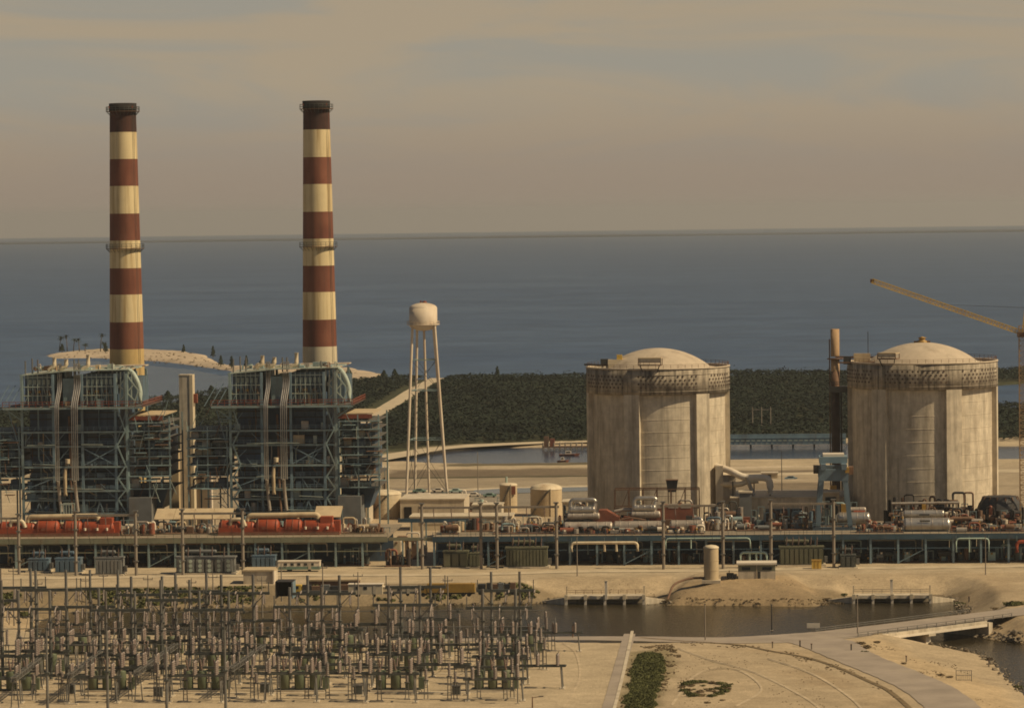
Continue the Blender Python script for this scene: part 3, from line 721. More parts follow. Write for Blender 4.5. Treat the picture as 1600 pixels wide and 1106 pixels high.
# ================================================================ chimneys
def make_chimney(name, label, cx, tops, wdep, base='stackbase'):
    """tops: photograph heights of the band edges from the rim down"""
    u, _ = pw(cx[1], 600, wdep); zt = [pw(cx[0], y, wdep)[1] for y in tops]
    t = thing(name, label, 'chimney', u, wdep, 0, 'striped power station chimneys')
    r_of = lambda z: 4.02 + (zt[0] - z) * .0166
    z_low = 0.0
    zs = zt + [z_low]
    mats = ['stacktop', 'stackwhite', 'stackred', 'stackwhite', 'stackred', 'stackwhite', 'stackred', 'stackwhite', 'stackred', base]
    for i, m in enumerate(mats):
        z1, z0 = zs[i], zs[i + 1]
        o = MB().lathe([(r_of(z0), z0), (r_of((z0 + z1) / 2), (z0 + z1) / 2), (r_of(z1), z1)], 48).build('painted_band', M[m], t)
        if i == 0: o['label'] = 'sooty dark red top band'
        if i == 9: o['label'] = 'yellow stained lowest band' if base == 'stackbase' else 'pale grey lowest band'
    rt = r_of(zt[0])
    MB().lathe([(rt + .02, -2.6), (rt + .22, -2.5), (rt + .25, 0), (rt - .5, .05), (rt - .6, -6), (0, -6)], 48, (0, 0, zt[0])).build('rim', M['soot'], t)
    for k, yy in enumerate((tops[0] + 13, tops[5] + 13)):
        z = pw(cx[0], yy, wdep)[1]; r = r_of(z)
        p = MB().lathe([(r - .05, 0), (r + 1.15, .02), (r + 1.15, .14), (r - .05, .14)], 36, (0, 0, z)).build('platform', M['rust'], t)
        b = MB()
        for i in range(24):
            a = 2 * math.pi * i / 24; c, s = math.cos(a), math.sin(a)
            b.box(c * (r + 1.1) - .05, c * (r + 1.1) + .05, s * (r + 1.1) - .05, s * (r + 1.1) + .05, z + .14, z + 1.5)
            b.bar((c * (r + .02), s * (r + .02), z - 1.1), (c * (r + 1.05), s * (r + 1.05), z), .09)
        for hh in (.8, 1.5):
            b.lathe([(r + 1.06, z + hh - .05), (r + 1.14, z + hh - .05), (r + 1.14, z + hh + .05), (r + 1.06, z + hh + .05)], 36)
        b.build('railing', M['galvdark'], p)
    # caged ladder up the lit side and obstruction lights
    b = MB(); a = math.radians(-35)
    for s in (-.25, .25):
        b.bar(((r_of(0) + .2) * math.cos(a) + s, (r_of(0) + .2) * math.sin(a), 2), ((rt + .2) * math.cos(a) + s, (rt + .2) * math.sin(a), zt[0] - 2), .07)
    for i in range(int(zt[0] / .6) - 5):
        z = 2 + i * .6; r = r_of(z) + .2
        b.bar((r * math.cos(a) - .25, r * math.sin(a), z), (r * math.cos(a) + .25, r * math.sin(a), z), .04)
    b.build('ladder', M['galvdark'], t)
    for i in range(4):
        a = math.pi / 4 + i * math.pi / 2; z = zt[0] - 1.2
        inst('box', M['redrail'], 'obstruction_light', t, ((rt + 1.1) * math.cos(a), (rt + 1.1) * math.sin(a), z), (.35, .35, .6))
    return t
make_chimney('chimney', 'tall red and white banded chimney on the left', (189.5, 199),
             [162, 207, 249, 291, 334, 376, 419, 460, 503, 545], 112)
make_chimney('chimney', 'tall red and white banded chimney nearer the water tower', (493.5, 500.5),
             [158, 203, 246, 288, 331, 373, 415, 456, 499, 541], 112, 'stackpale')

# ================================================================ reactor containments
def make_containment(label, x0, x1, ytop, wdep, butt0, seed):
    cxp = (x0 + x1) / 2
    u, ztop = pw(cxp, ytop, wdep); Rw = (x1 - x0) / 2 / scale_at(wdep) - 1.45
    t = thing('containment_building', label, 'containment', u, wdep, 0, 'reactor containment buildings')
    R = random.Random(seed)
    ringz = ztop - 7.6
    MB().lathe([(Rw, -1), (Rw, ringz)], 96).build('cylinder_wall', M['concrete'], t)
    # pour joints: shallow proud courses
    for i in range(1, 12):
        z = i * ringz / 12
        MB().lathe([(Rw, z - .10), (Rw + .045, z - .08), (Rw + .045, z + .08), (Rw, z + .10)], 96).build('pour_joint', M['concrete'], t)
    ro = Rw + 1.45
    MB().lathe([(Rw, ringz - .3), (ro, ringz), (ro, ztop), (ro - .9, ztop), (ro - .9, ztop - .8), (0, ztop - .8)], 96).build('ring_girder', M['ringc'], t)
    MB().lathe([(ro, ztop - .35), (ro + .16, ztop - .35), (ro + .16, ztop + .06), (ro - .95, ztop + .06), (ro - .95, ztop - .4)], 96).build('roof_kerb', M['dome'], t)
    for z in (ringz + .9, ztop - 1.9):
        MB().lathe([(ro, z - .1), (ro + .08, z - .08), (ro + .08, z + .08), (ro, z + .1)], 96).build('girder_moulding', M['ringc'], t)
    # dome
    rd = Rw * .83; rise = 6.3; Rs = (rd * rd + rise * rise) / (2 * rise)
    pr = []
    for i in range(17):
        r = rd * (1 - i / 16); pr.append((max(r, .001), ztop - 1.0 + math.sqrt(Rs * Rs - r * r) - (Rs - rise)))
    MB().lathe([(rd + .8, ztop - .78), (rd + .8, ztop - .5)] + pr, 96).build('dome', M['dome'], t)
    # buttresses, 60 degrees apart
    for k in range(6):
        a = math.radians(butt0 + 60 * k - 90); hw = 2.25 / Rw
        MB().lathe([(Rw - .2, -1), (ro - .02, -1), (ro - .02, ringz + .2), (Rw - .2, ringz + .2)], 6, a0=a - hw, a1=a + hw, smooth=False).add(
            [(r * math.cos(a + s * hw), r * math.sin(a + s * hw), z) for s in (-1, 1) for r, z in ((Rw - .2, -1), (ro - .02, -1), (ro - .02, ringz + .2), (Rw - .2, ringz + .2))],
            [(0, 1, 2, 3), (4, 5, 6, 7)]).build('buttress', M['concrete'], t)
    # rows of tendon anchorages round the ring girder
    b = MB()
    for row in range(4):
        z = ringz + 2.1 + row * 1.05
        n = 92
        for i in range(n):
            a = 2 * math.pi * (i + .5 * (row % 2)) / n
            deg = (math.degrees(a) + 90 - butt0) % 60
            if deg < 6 or deg > 54: continue
            if row == 3 and R.random() < .25: continue
            ca_, sa_ = math.cos(a), math.sin(a)
            cc = Vector((ca_ * (ro + .02), sa_ * (ro + .02), z)); tx_ = Vector((-sa_, ca_, 0)); rr = .31
            vs = [cc + (tx_ * math.cos(q) + Vector((0, 0, 1)) * math.sin(q)) * rr for q in [k * math.pi / 3 for k in range(6)]]
            vo = [v + Vector((ca_, sa_, 0)) * .1 for v in vs]
            b.add(vs + vo, [(6, 7, 8, 9, 10, 11)] + [(k, (k + 1) % 6, 6 + (k + 1) % 6, 6 + k) for k in range(6)])
    tag(b.build('tendon_caps', M['darkrust'], t), kind='stuff')
    # safety rail round the edge
    b = MB()
    for i in range(60):
        a = 2 * math.pi * i / 60
        b.box((ro - .3) * math.cos(a) - .05, (ro - .3) * math.cos(a) + .05, (ro - .3) * math.sin(a) - .05, (ro - .3) * math.sin(a) + .05, ztop, ztop + 1.1)
    for hh in (.6, 1.1):
        b.lathe([(ro - .34, ztop + hh - .04), (ro - .26, ztop + hh - .04), (ro - .26, ztop + hh + .04), (ro - .34, ztop + hh + .04)], 60)
    b.build('railing', M['rust'], t)
    return t, u, ztop, Rw
c3, u3, z3, R3 = make_containment('round concrete containment with shallow dome between the water tower and vent stack', 916, 1139.5, 571.5, 76, -20, 1)
c4, u4, z4, R4 = make_containment('round concrete containment with shallow dome beside the yellow crane', 1325, 1557, 563, 66, -38, 2)
# maintenance gear on the containments
def roof_hung_cage(label, cx, y0, y1, wid_px, wdep, cu, R, rz):
    u, zb = pw(cx, y1, wdep - R); _, zt = pw(cx, y0, wdep - R); wd = wid_px / scale_at(wdep - R)
    t = thing('work_cage', label, 'work cage', u, wdep - math.sqrt(max(0, (R + .9) ** 2 - (u - cu) ** 2)) - .2, zb, rz=rz)
    h = zt - zb
    bx(t, 'floor', M['rust'], -wd / 2, wd / 2, -1.6, 2.2, 0, .25)
    for sx in (-1, 1):
        for y in (-1.5, 2.1): bar(t, 'post', M['rust'], (sx * (wd / 2 - .1), y, .25), (sx * (wd / 2 - .1), y, h), .2)
    bx(t, 'canopy', M['tan'], -wd / 2, wd / 2, -1.6, 2.2, h, h + .3)
    bx(t, 'side_panel', M['concrete'], -wd / 2 + .1, wd / 2 - .1, -1.45, -1.38, h * .45, h - .02)
    rail(t, [(-wd / 2, -1.6), (wd / 2, -1.6)], .25, M['rust'], h=h * .42, step=1.5)
    for sx in (-1, 1): bar(t, 'hanger', M['darksteel'], (sx * wd * .42, -1.2, 0), (sx * wd * .2, 1.2, -4.2), .22)
    return t
roof_hung_cage('tan scaffold cage hung over the rim of the containment nearer the water tower', 1016, 560, 571, 36, 76, u3, R3, -.1)
roof_hung_cage('dark rusty scaffold cage hung over the rim of the containment beside the crane', 1388, 553, 561.5, 30, 66, u4, R4, -.35)
uu, zz = pw(963, 564, 76)
t = thing('roof_hoist', 'yellow topped hoist on the left edge of the containment nearer the water tower', 'hoist', uu, 70, z3 - .75)
bx(t, 'base', M['cream'], -2.2, 2.6, -1, 1, .1, 3.0); bx(t, 'cab', M['yellow'], .4, 2.0, -.8, .8, 3.0, 4.4)
bar(t, 'boom', M['darksteel'], (-9.3, -.5, 1.6), (-1.5, 0, 1.3), .55); bx(t, 'winch', M['darksteel'], -4.4, -2.2, -.7, .7, 1.4, 3.2)
for x in (-4, -2.6): bar(t, 'leg', M['darksteel'], (x, 0, 0), (x, 0, 1.6), .3)
t = thing('roof_hoist', 'tan hoist with thin mast on the left edge of the containment beside the crane', 'hoist', pw(1347, 560, 66)[0], 60, z4 - .75)
bx(t, 'base', M['tan'], -2.6, 2.2, -1, 1, .1, 3.2); bx(t, 'winch', M['darksteel'], -5.6, -3.4, -.7, .7, .1, 2.4)
bar(t, 'rail_beam', M['rust'], (-7.4, -.9, .6), (7.6, -1.1, .6), .45); pole(t, 'mast', M['darksteel'], (1.6, 0, 3.2), (1.6, 0, 9.5), .1)
t = thing('roof_vent', 'small rusty vent on top of the dome beside the crane', 'vent', u4, 66, z4 - 1.0 + 6.2)
MB().lathe([(1.5, -.3), (1.5, .5), (.9, .7), (.9, 1.2), (1.3, 1.4), (0.01, 1.8)], 16).build('cap', M['ochre'], t)
for s in (-1, 1): bx(t, 'hatch', M['rust'], s * 1.9 - .5, s * 1.9 + .5, -.5, .5, -.3, .5)

# ================================================================ open-frame boilers
def boiler(label, cx, first=None):
    wd = 52.0; sc_ = scale_at(wd)
    u, _ = pw(cx, 860, wd)
    t = thing('boiler_unit', label, 'boiler', u, wd, 0, 'open steel framed boiler units')
    if first is not None:
        return u, t
    cz = pw(132, 700, wd)[1]; X = lambda px: (px - 132) / sc_; Z = lambda py: cz + (700 - py) / sc_
    D = 34.0
    S, S2 = M['bluesteel'], M['tealsteel']
    cols = [36, 61, 86, 132, 158, 185, 203]
    # furnace casing in panels, front and side, each between two columns and two floors
    lev = [869, 802, 781, 766, 747, 728, 696, 673, 635, 612, 582]
    bx(t, 'furnace', M['navy'], X(44), X(84), 4.0, D - 3, 1.5, Z(620))
    bx(t, 'furnace', M['navy'], X(134), X(186), 4.0, D - 3, 1.5, Z(616))
    bx(t, 'back_pass', M['navy'], X(84), X(134), 9.0, D - 5, 1.5, Z(640))
    bx(t, 'penthouse', M['navy2'], X(39), X(84), 2.2, D - 2, Z(634), Z(584))
    bx(t, 'penthouse', M['navy2'], X(132), X(184), 2.2, D - 2, Z(634), Z(584))
    bx(t, 'drum_house', M['tealsteel'], X(100), X(118), 1.6, D - 8, Z(634), Z(590))
    RR = random.Random(5)
    for (a, b_) in ((45, 84), (136, 185)):
        for i in range(1, len(lev) - 2):
            if lev[i] > 790: continue
            z0, z1 = Z(lev[i]) + .5, Z(lev[i + 1]) - .5
            n = 3
            for k in range(n):
                xa = a + (b_ - a) * k / n; xb = a + (b_ - a) * (k + 1) / n
                o = bx(t, 'casing_panel', M[RR.choice(['navy', 'navy', 'navy2', 'navy'])], X(xa) + .12, X(xb) - .12, 3.72, 3.98, z0, z1)
    # stiffener straps across the casing
    for (a, b_) in ((44, 85), (135, 187)):
        for y in (760, 738, 712, 704, 684, 655, 645):
            bar(t, 'buckstay', M['darksteel'], (X(a), 3.55, Z(y)), (X(b_), 3.55, Z(y)), .4, .3)
    # windows and burners row on the penthouse
    for (a, b_) in ((44, 80), (137, 180)):
        n = int((b_ - a) / 7)
        for k in range(n):
            x = X(a + (b_ - a) * (k + .5) / n)
            bx(t, 'louvre', M['palesteel'], x - .42, x + .42, 1.95, 2.18, Z(600), Z(592))
            if k % 2 == 0: bx(t, 'valve_box', M['ochre'] if k % 4 else M['rust'], x - .5, x + .5, 1.0, 2.0, Z(613), Z(609))
            pipe(t, 'riser', M['dullsilver' if k % 3 else 'palesteel'], bend([(x + .7, 1.8, Z(630)), (x + .7, 1.5, Z(618)), (x + .1, 1.5, Z(606)), (x + .1, 1.9, Z(601))], .6, 2), .16, 6)
    for a, b_ in ((38, 84), (132, 186)):
        for y in (588, 603, 617): bar(t, 'lattice_beam', M['palesteel'], (X(a), .7, Z(y)), (X(b_), .7, Z(y)), .22)
        n = int((b_ - a) / 7)
        for k in range(n + 1): bar(t, 'lattice_post', M['palesteel' if k % 2 else 'tealsteel'], (X(a + (b_ - a) * k / n), .72, Z(632)), (X(a + (b_ - a) * k / n), .72, Z(583)), .2)
        for k in range(0, n, 2): bar(t, 'lattice_brace', M['tealsteel'], (X(a + (b_ - a) * k / n), .6, Z(632)), (X(a + (b_ - a) * (k + 1) / n), .6, Z(617)), .16)
        bx(t, 'gallery_floor', M['ochre'], X(a), X(b_), .8, 2.1, Z(617), Z(616))
    # columns
    for x in cols:
        for y in (0.0, D * .5, D):
            if x in (61, 158) and y == 0: continue
            bar(t, 'column', S2 if x in (36, 203) else S, (X(x), y, 0), (X(x), y, Z(583)), .72, .6)
    # floors with edge beams and rails
    for i, y in enumerate((635, 673, 696, 728, 747, 766, 781, 802)):
        xa, xb = (8, 230) if y == 635 else (36, 203)
        z = Z(y); big = y == 635
        y0 = -2.5 if big else (-.6 if i % 2 else .2)
        bx(t, 'floor_strip', M['floor'], X(xa), X(xb), y0, 3.4, z - .08, z + .04)
        bar(t, 'edge_beam', S2, (X(xa), y0, z - .3), (X(xb), y0, z - .3), .35 if not big else .5, .5)
        rail(t, [(X(xa), y0), (X(xb), y0)], z, M['redrail'] if big else M['bluesteel'], h=1.25 if not big else 1.7, step=1.9, t=.1 if not big else .16)
    bx(t, 'side_floor', M['floor'], X(203), X(232), -2.5, D - 4, Z(635) - .08, Z(635) + .04)
    rail(t, [(X(232), -2.5), (X(232), D - 4)], Z(635), M['redrail'], h=1.6, step=2, t=.15)
    bx(t, 'floor_strip', M['floor'], X(8), X(36), -2.5, D - 4, Z(635) - .08, Z(635) + .04)
    bar(t, 'cantilever', S2, (X(203), 0, Z(656)), (X(230), -1, Z(637)), .4)
    bar(t, 'cantilever', S2, (X(36), 0, Z(656)), (X(10), -1, Z(637)), .4)
    # bracing
    for a, b_, y0, y1 in ((36, 61, 869, 785), (86, 61, 869, 785), (132, 158, 869, 785), (185, 158, 869, 785), (36, 86, 766, 747), (132, 185, 728, 700), (185, 132, 728, 700), (185, 203, 696, 640), (36, 14, 720, 640)):
        bar(t, 'brace', S, (X(a), .1, Z(y0)), (X(b_), .1, Z(y1)), .3)
    # roof: sloped sheet roof and trusses
    for k in range(6):
        y0 = k * D / 6
        MB().add([(X(33), y0, Z(584)), (X(112), y0, Z(577)), (X(208), y0, Z(576)), (X(208), y0 + D / 6 - .25, Z(576)), (X(112), y0 + D / 6 - .25, Z(577)), (X(33), y0 + D / 6 - .25, Z(584))] +
                 [(X(33), y0, Z(584) - .3), (X(112), y0, Z(577) - .3), (X(208), y0, Z(576) - .3), (X(208), y0 + D / 6 - .25, Z(576) - .3), (X(112), y0 + D / 6 - .25, Z(577) - .3), (X(33), y0 + D / 6 - .25, Z(584) - .3)],
                 [(0, 1, 4, 5), (1, 2, 3, 4), (6, 11, 10, 7), (7, 10, 9, 8), (0, 6, 7, 1), (1, 7, 8, 2), (2, 8, 9, 3), (3, 9, 10, 4), (4, 10, 11, 5), (5, 11, 6, 0)]).build('roof_sheet', M[('palesteel', 'tan', 'tealsteel', 'palesteel', 'rust', 'pale')[k]], t)
    for x in (186, 192, 198, 204, 210):
        bar(t, 'duct_support', M['palesteel'], (X(x), .6, Z(632)), (X(x + 2), .6, Z(580)), .34)
    for y0, y1, xa, xb in ((628, 600, 190, 215), (600, 628, 190, 218), (605, 582, 190, 208), (585, 610, 203, 222), (610, 632, 222, 214)):
        bar(t, 'truss_diagonal', M['palesteel'], (X(xa), .4, Z(y0)), (X(xb), .4, Z(y1)), .32)
    MB().tube(bend([(X(205), 2, Z(578)), (X(214), 1, Z(583)), (X(224), 1, Z(606)), (X(224), 1, Z(632))], 2), .75, 10).build('sloping_duct', M['palesteel'], t)
    bx(t, 'gas_duct', M['navy2'], X(188), X(214), 6, 26, Z(632), Z(592))
    for k in range(7): bx(t, 'duct_rib', M['bluesteel'], X(188) - .1, X(214) + .12, 6.5 + k * 3, 6.8 + k * 3, Z(632), Z(591.6))
    # silver steam mains down the front, in bundles
    for xs in ((92, 94.6, 97.2), (118.2, 121.2, 124.2, 127.2)):
        for x in xs:
            pts = [(X(x + 3.4), -1.1, Z(566)), (X(x + 3.4), -1.1, Z(604)), (X(x), -3.2, Z(631)), (X(x), -3.2, Z(750))]
            pipe(t, 'steam_main', M['silver'], bend(pts, 1.5, 3), .21, 8)
        pipe(t, 'lower_header', M['dullsilver'], bend([(X(xs[1]), -2.6, Z(751)), (X(xs[1]), -1.2, Z(770)), (X(xs[1] + 3), -1.2, Z(800))], 1.5), .5, 10)
    pipe(t, 'feed_pipe', M['rust'], bend([(X(109), 2, Z(650)), (X(111), 1.0, Z(690)), (X(112), .3, Z(760)), (X(116), -.2, Z(840))], 2), .38, 8)
    pipe(t, 'down_pipe', M['tan'], bend([(X(107), .2, Z(722)), (X(103), -.4, Z(740)), (X(104), -.6, Z(775))], 2), .55, 8)
    inst('drum', M['cream'], 'valve', t, (X(108), -.4, Z(724)), (.7, .7, 1.3))
    # roof vents: cranked silencer pipes, posts
    for x, hgt in ((80, 14), (99, 11), (134, 18)):
        pipe(t, 'vent_pipe', M['cream'], bend([(X(x - 3), 2, Z(577)), (X(x), 2, Z(574)), (X(x + 7), 2, Z(571)), (X(x + 7), 2, Z(571 - hgt))], .9), .62, 10)
    for x, y in ((41, 562), (52, 558), (61, 560), (126, 560), (119, 560), (180, 566), (158, 572)):
        pole(t, 'lightning_rod', M['galv'], (X(x), 1.5, Z(583)), (X(x), 1.5, Z(y)), .22)
    # wing galleries either side: open floors on slim columns
    def wing(xa, xb, ys, dep, roofy):
        for x in (xa, (xa + xb) / 2, xb):
            for yy in (0.5, dep): bar(t, 'wing_column', S2, (X(x), yy, 0), (X(x), yy, Z(roofy)), .42)
        for y in ys:
            bx(t, 'wing_floor', M['floor'], X(xa), X(xb), .4, dep, Z(y) - .25, Z(y))
            bar(t, 'wing_beam', S2, (X(xa) - .5, .2, Z(y) - .2), (X(xb) + .5, .2, Z(y) - .2), .38)
            rail(t, [(X(xa), .4), (X(xb), .4)], Z(y), M['tealsteel'], h=1.1, step=2.2, t=.1)
        for i in range(len(ys) - 1):
            for k in range(3):
                x = X(xa) + (X(xb) - X(xa)) * (k + .2 + .5 * RR.random()) / 3
                hgt = (Z(ys[i]) - Z(ys[i + 1])) * .7
                if RR.random() < .5: bx(t, 'fan_housing', M[RR.choice(['dullsilver', 'rust', 'navy', 'tan', 'navy'])], x - 1, x + 1.2, 2, 5 + 3 * RR.random(), Z(ys[i + 1]), Z(ys[i + 1]) + abs(hgt))
                else: pipe(t, 'wing_pipe', M[RR.choice(['dullsilver', 'bluesteel', 'rust'])], bend([(x, 1.5, Z(ys[i + 1])), (x, 1.5, Z(ys[i + 1]) + abs(hgt)), (x + 3, 1.8, Z(ys[i + 1]) + abs(hgt))], .8), .3, 8)
        bx(t, 'air_heater', M['navy'], X(xa) + 1, X(xb) - 2, 9, dep + 4, Z(ys[-2]), Z(ys[1]))
    wing(205, 270, [660, 673, 686, 700, 713, 727, 744, 764], 24, 651)
    bx(t, 'wing_roof', M['tan'], X(206), X(262), .4, 24, Z(650), Z(648.5)); bx(t, 'wing_fascia', M['redrail'], X(206), X(260), .3, .5, Z(657), Z(650.4))
    wing(-32, 30, [673, 686, 700, 713, 727, 744, 764], 24, 668)
    MB().add([(X(206), 6, Z(766)), (X(262), 6, Z(766)), (X(250), 7, Z(800)), (X(206), 7, Z(800)), (X(206), 22, Z(766)), (X(262), 22, Z(766)), (X(250), 21, Z(800)), (X(206), 21, Z(800))],
             [(0, 3, 2, 1), (4, 5, 6, 7), (1, 2, 6, 5), (0, 4, 7, 3), (0, 1, 5, 4), (3, 7, 6, 2)]).build('ash_hopper', M['navy'], t)
    bx(t, 'fan_house', M['transgrey'], X(206), X(242), -2, 10, 0, Z(778))
    bx(t, 'ground_floor_wall', M['navy2'], X(38), X(202), 5, D, 0, Z(800))
    return u, t
ub1, boiler1 = boiler('tall dark blue open-frame boiler in front of the left chimney', 132)
boiler2 = copy_tree(boiler1)
move(boiler2, pw(457.5, 860, 52)[0], 52)
boiler2['label'] = 'tall dark blue open-frame boiler in front of the chimney nearer the water tower'
def boiler_clutter(t, seed):
    R = random.Random(seed); wd = 52.0; sc_ = scale_at(wd); cz = pw(132, 700, wd)[1]
    X = lambda px: (px - 132) / sc_; Z = lambda py: cz + (700 - py) / sc_
    lev = [635, 673, 696, 728, 747, 766, 781, 802, 850]
    mats = ['tealsteel', 'bluesteel', 'dullsilver', 'palesteel', 'rust', 'tan', 'darksteel', 'navy2', 'bluesteel']
    for _ in range(46):                                   # pipes hugging the front
        x = R.uniform(38, 200); y0 = R.choice(lev[:-1]); y1 = R.choice([v for v in lev if v > y0]); x2 = x + R.uniform(-9, 9); m = M[R.choice(mats)]; d = R.uniform(.4, 3.0)
        if R.random() < .55: pts = [(X(x), d, Z(y0)), (X(x), d, Z((y0 + y1) / 2)), (X(x2), d, Z((y0 + y1) / 2) - R.uniform(0, 1.5)), (X(x2), d, Z(y1))]
        else: pts = [(X(x), d, Z(y1) + 2.2), (X(x), d, Z(y1) + 3.4), (X(min(x + R.uniform(10, 40), 202)), d, Z(y1) + 3.4), (X(min(x + R.uniform(10, 40), 202)), d, Z(y1) + 1.0)]
        pipe(t, 'process_pipe', m, bend(pts, .7, 2), R.uniform(.10, .26), 6)
    for _ in range(34):                                   # boxes and small vessels on the floors
        x = R.uniform(40, 198); y = R.choice(lev[:-1]); m = M[R.choice(mats)]; w0 = R.uniform(.5, 1.7); hh = R.uniform(.8, 2.6)
        if R.random() < .6: bx(t, 'instrument_box', m, X(x) - w0, X(x) + w0, .6, 2.2, Z(y) + .05, Z(y) + hh)
        else: inst('drum', m, 'small_vessel', t, (X(x), 1.6, Z(y) + .05), (w0 * .6, w0 * .6, hh * 1.2))
    for k in range(len(lev) - 2):                         # zigzag stair flights
        for xa, xb in ((188, 201),) if seed % 2 else ((40, 52), (188, 201)):
            a, b_ = (xa, xb) if k % 2 else (xb, xa)
            bar(t, 'stair_flight', M['tealsteel'], (X(a), -.9, Z(lev[k + 1])), (X(b_), -.9, Z(lev[k])), .2, .4)
    for _ in range(16):                                   # odd bracing
        x = R.choice([36, 61, 86, 132, 158, 185]); y = R.choice(lev[1:-1]); bar(t, 'tie_rod', M['bluesteel'], (X(x), .2, Z(y)), (X(x + R.choice([-1, 1]) * R.uniform(12, 26)), .2, Z(y - R.uniform(14, 30))), .17)
    for s_, xa, xb in ((1, 205, 282), (-1, -34, 34)):     # scaffold tubes and odd landings out on the wings
        for _ in range(16):
            x = R.uniform(xa, xb); y = R.uniform(655, 790); bar(t, 'scaffold_tube', M[R.choice(['tealsteel', 'palesteel', 'rust'])], (X(x), -.3, Z(y)), (X(x + R.uniform(-12, 12)), -.3, Z(y - R.uniform(8, 30))), .16)
        for _ in range(9):
            x = R.uniform(xa, xb - 14); y = R.uniform(655, 785); bx(t, 'landing', M[R.choice(['floor', 'tealsteel', 'rust'])], X(x), X(x + R.uniform(10, 26)), -1.4, 1.2, Z(y), Z(y) + .18)
            if R.random() < .6: bar(t, 'landing_rail', M['tealsteel'], (X(x), -1.35, Z(y) + 1.1), (X(x + 14), -1.35, Z(y) + 1.1), .12)
    for _ in range(22):                                   # roof clutter
        x = R.uniform(40, 200); m = M[R.choice(['tan', 'palesteel', 'rust', 'cream', 'tealsteel', 'dullsilver'])]; y = R.uniform(1, 8); w0 = R.uniform(.3, 1.2)
        if R.random() < .5: bx(t, 'roof_unit', m, X(x) - w0, X(x) + w0, y, y + 2, Z(577) - .1, Z(577) + R.uniform(.4, 1.5))
        else: pipe(t, 'roof_pipe', m, bend([(X(x), y, Z(579)), (X(x), y, Z(574) + R.uniform(0, 1.2)), (X(x + R.uniform(-16, 16)), y, Z(574) + .4), (X(x), y + 1.5, Z(578))], .5, 2), .16, 6)
    for _ in range(12):
        y = R.choice(lev[:-1]); x = R.uniform(36, 150); bar(t, 'highlight_beam', M['palesteel'], (X(x), -.75, Z(y) + R.uniform(-.1, .8)), (X(x + R.uniform(18, 55)), -.75, Z(y) + .3), .2)  # pale beams added as highlights, the sunlight put into their colour
    for x in (4, 14, 24): bar(t, 'guy_brace', M['bluesteel'], (X(x - 8), -1, Z(635)), (X(x + 12), .3, Z(600)), .2)
boiler_clutter(boiler1, 21); boiler_clutter(boiler2, 34)
# lift tower between the boilers
u, z1 = pw(289, 587, 98); _, z0 = pw(289, 800, 98)
t = thing('lift_tower', 'slim grey lift tower standing between the two boilers', 'tower', u, 98)
bx(t, 'shaft', M['concrete'], -1.9, 1.3, 0, 4, 0, z1); bx(t, 'sunlit_strip', M['cream'], 1.3, 2.3, -.15, 4.1, 0, z1 + .3)  # cream strip paints the sunlit right side of the shaft
bx(t, 'cap', M['pale'], -2.0, 1.4, -.1, 4.1, z1, z1 + .35)
bx(t, 'landing', M['redrail'], 2.3, 3.4, 1, 3, pw(289, 630, 98)[1], pw(289, 616, 98)[1])
t = thing('concrete_pier', 'tan concrete pier between the boilers beside the lift tower', 'pier', pw(277, 800, 100)[0], 96)
bx(t, 'shaft', M['tan'], -1.5, 1.5, -1.5, 1.5, 0, pw(277, 705, 96)[1]); bx(t, 'cap', M['pale'], -1.8, 1.8, -1.8, 1.8, pw(277, 705, 96)[1], pw(277, 702, 96)[1])
t = thing('storage_silo', 'cream slab sided silo seen between boiler and lift tower', 'silo', pw(318, 800, 130)[0], 125)
bx(t, 'body', M['white'], -3.4, 3.4, -3, 3, 0, pw(318, 735, 125)[1]); bx(t, 'roof', M['pale'], -3.6, 3.6, -3.2, 3.2, pw(318, 735, 125)[1], pw(318, 733, 125)[1])
for x in (-3.1, 0, 3.1): bx(t, 'rib', M['cream'], x - .15, x + .15, -3.12, -3.0, 0, pw(318, 737, 125)[1])

# ================================================================ water tower
wt = pg(671, 772)
t = thing('water_tower', 'cream water tower on tall splayed legs behind the plant', 'water tower', wt[0], wt[1])
ws = wt[1]; k = 1 / scale_at(ws)
zb = pw(665, 512, ws)[1]; zs_ = pw(665, 482, ws)[1]; zt_ = pw(665, 473, ws)[1]
du = (665 - 671) * k
r = 22 * k
MB().lathe([(.01, zb - 1.2), (r * .5, zb - .8), (r * .96, zb + .3), (r, zb + 1.2), (r, zs_)] + [(r * math.cos(a), zs_ + (zt_ - zs_) * math.sin(a)) for a in [i * math.pi / 2 / 8 for i in range(9)]], 40, (du, 0, 0)).build('tank', M['tower'], t)
p = MB().lathe([(r, zb + 1.0), (r + .8, zb + 1.0), (r + .8, zb + 1.2), (r, zb + 1.2)], 40, (du, 0, 0)).build('balcony', M['tower'], t)
b = MB()
for i in range(24):
    a = 2 * math.pi * i / 24; b.box(du + (r + .75) * math.cos(a) - .05, du + (r + .75) * math.cos(a) + .05, (r + .75) * math.sin(a) - .05, (r + .75) * math.sin(a) + .05, zb + 1.2, zb + 2.3)
b.lathe([(r + .7, zb + 2.2), (r + .8, zb + 2.2), (r + .8, zb + 2.3), (r + .7, zb + 2.3)], 40, (du, 0, 0)); b.build('railing', M['tower'], p)
MB().lathe([(.8, zt_ - .1), (.8, zt_ + .5), (0.01, zt_ + .7)], 12, (du + .5, 0, 0)).build('hatch', M['redrail'], t)
inst('box', M['redrail'], 'beacon', t, (du - .8, 0, zt_ + .3), (.5, .5, .9))
legs = []
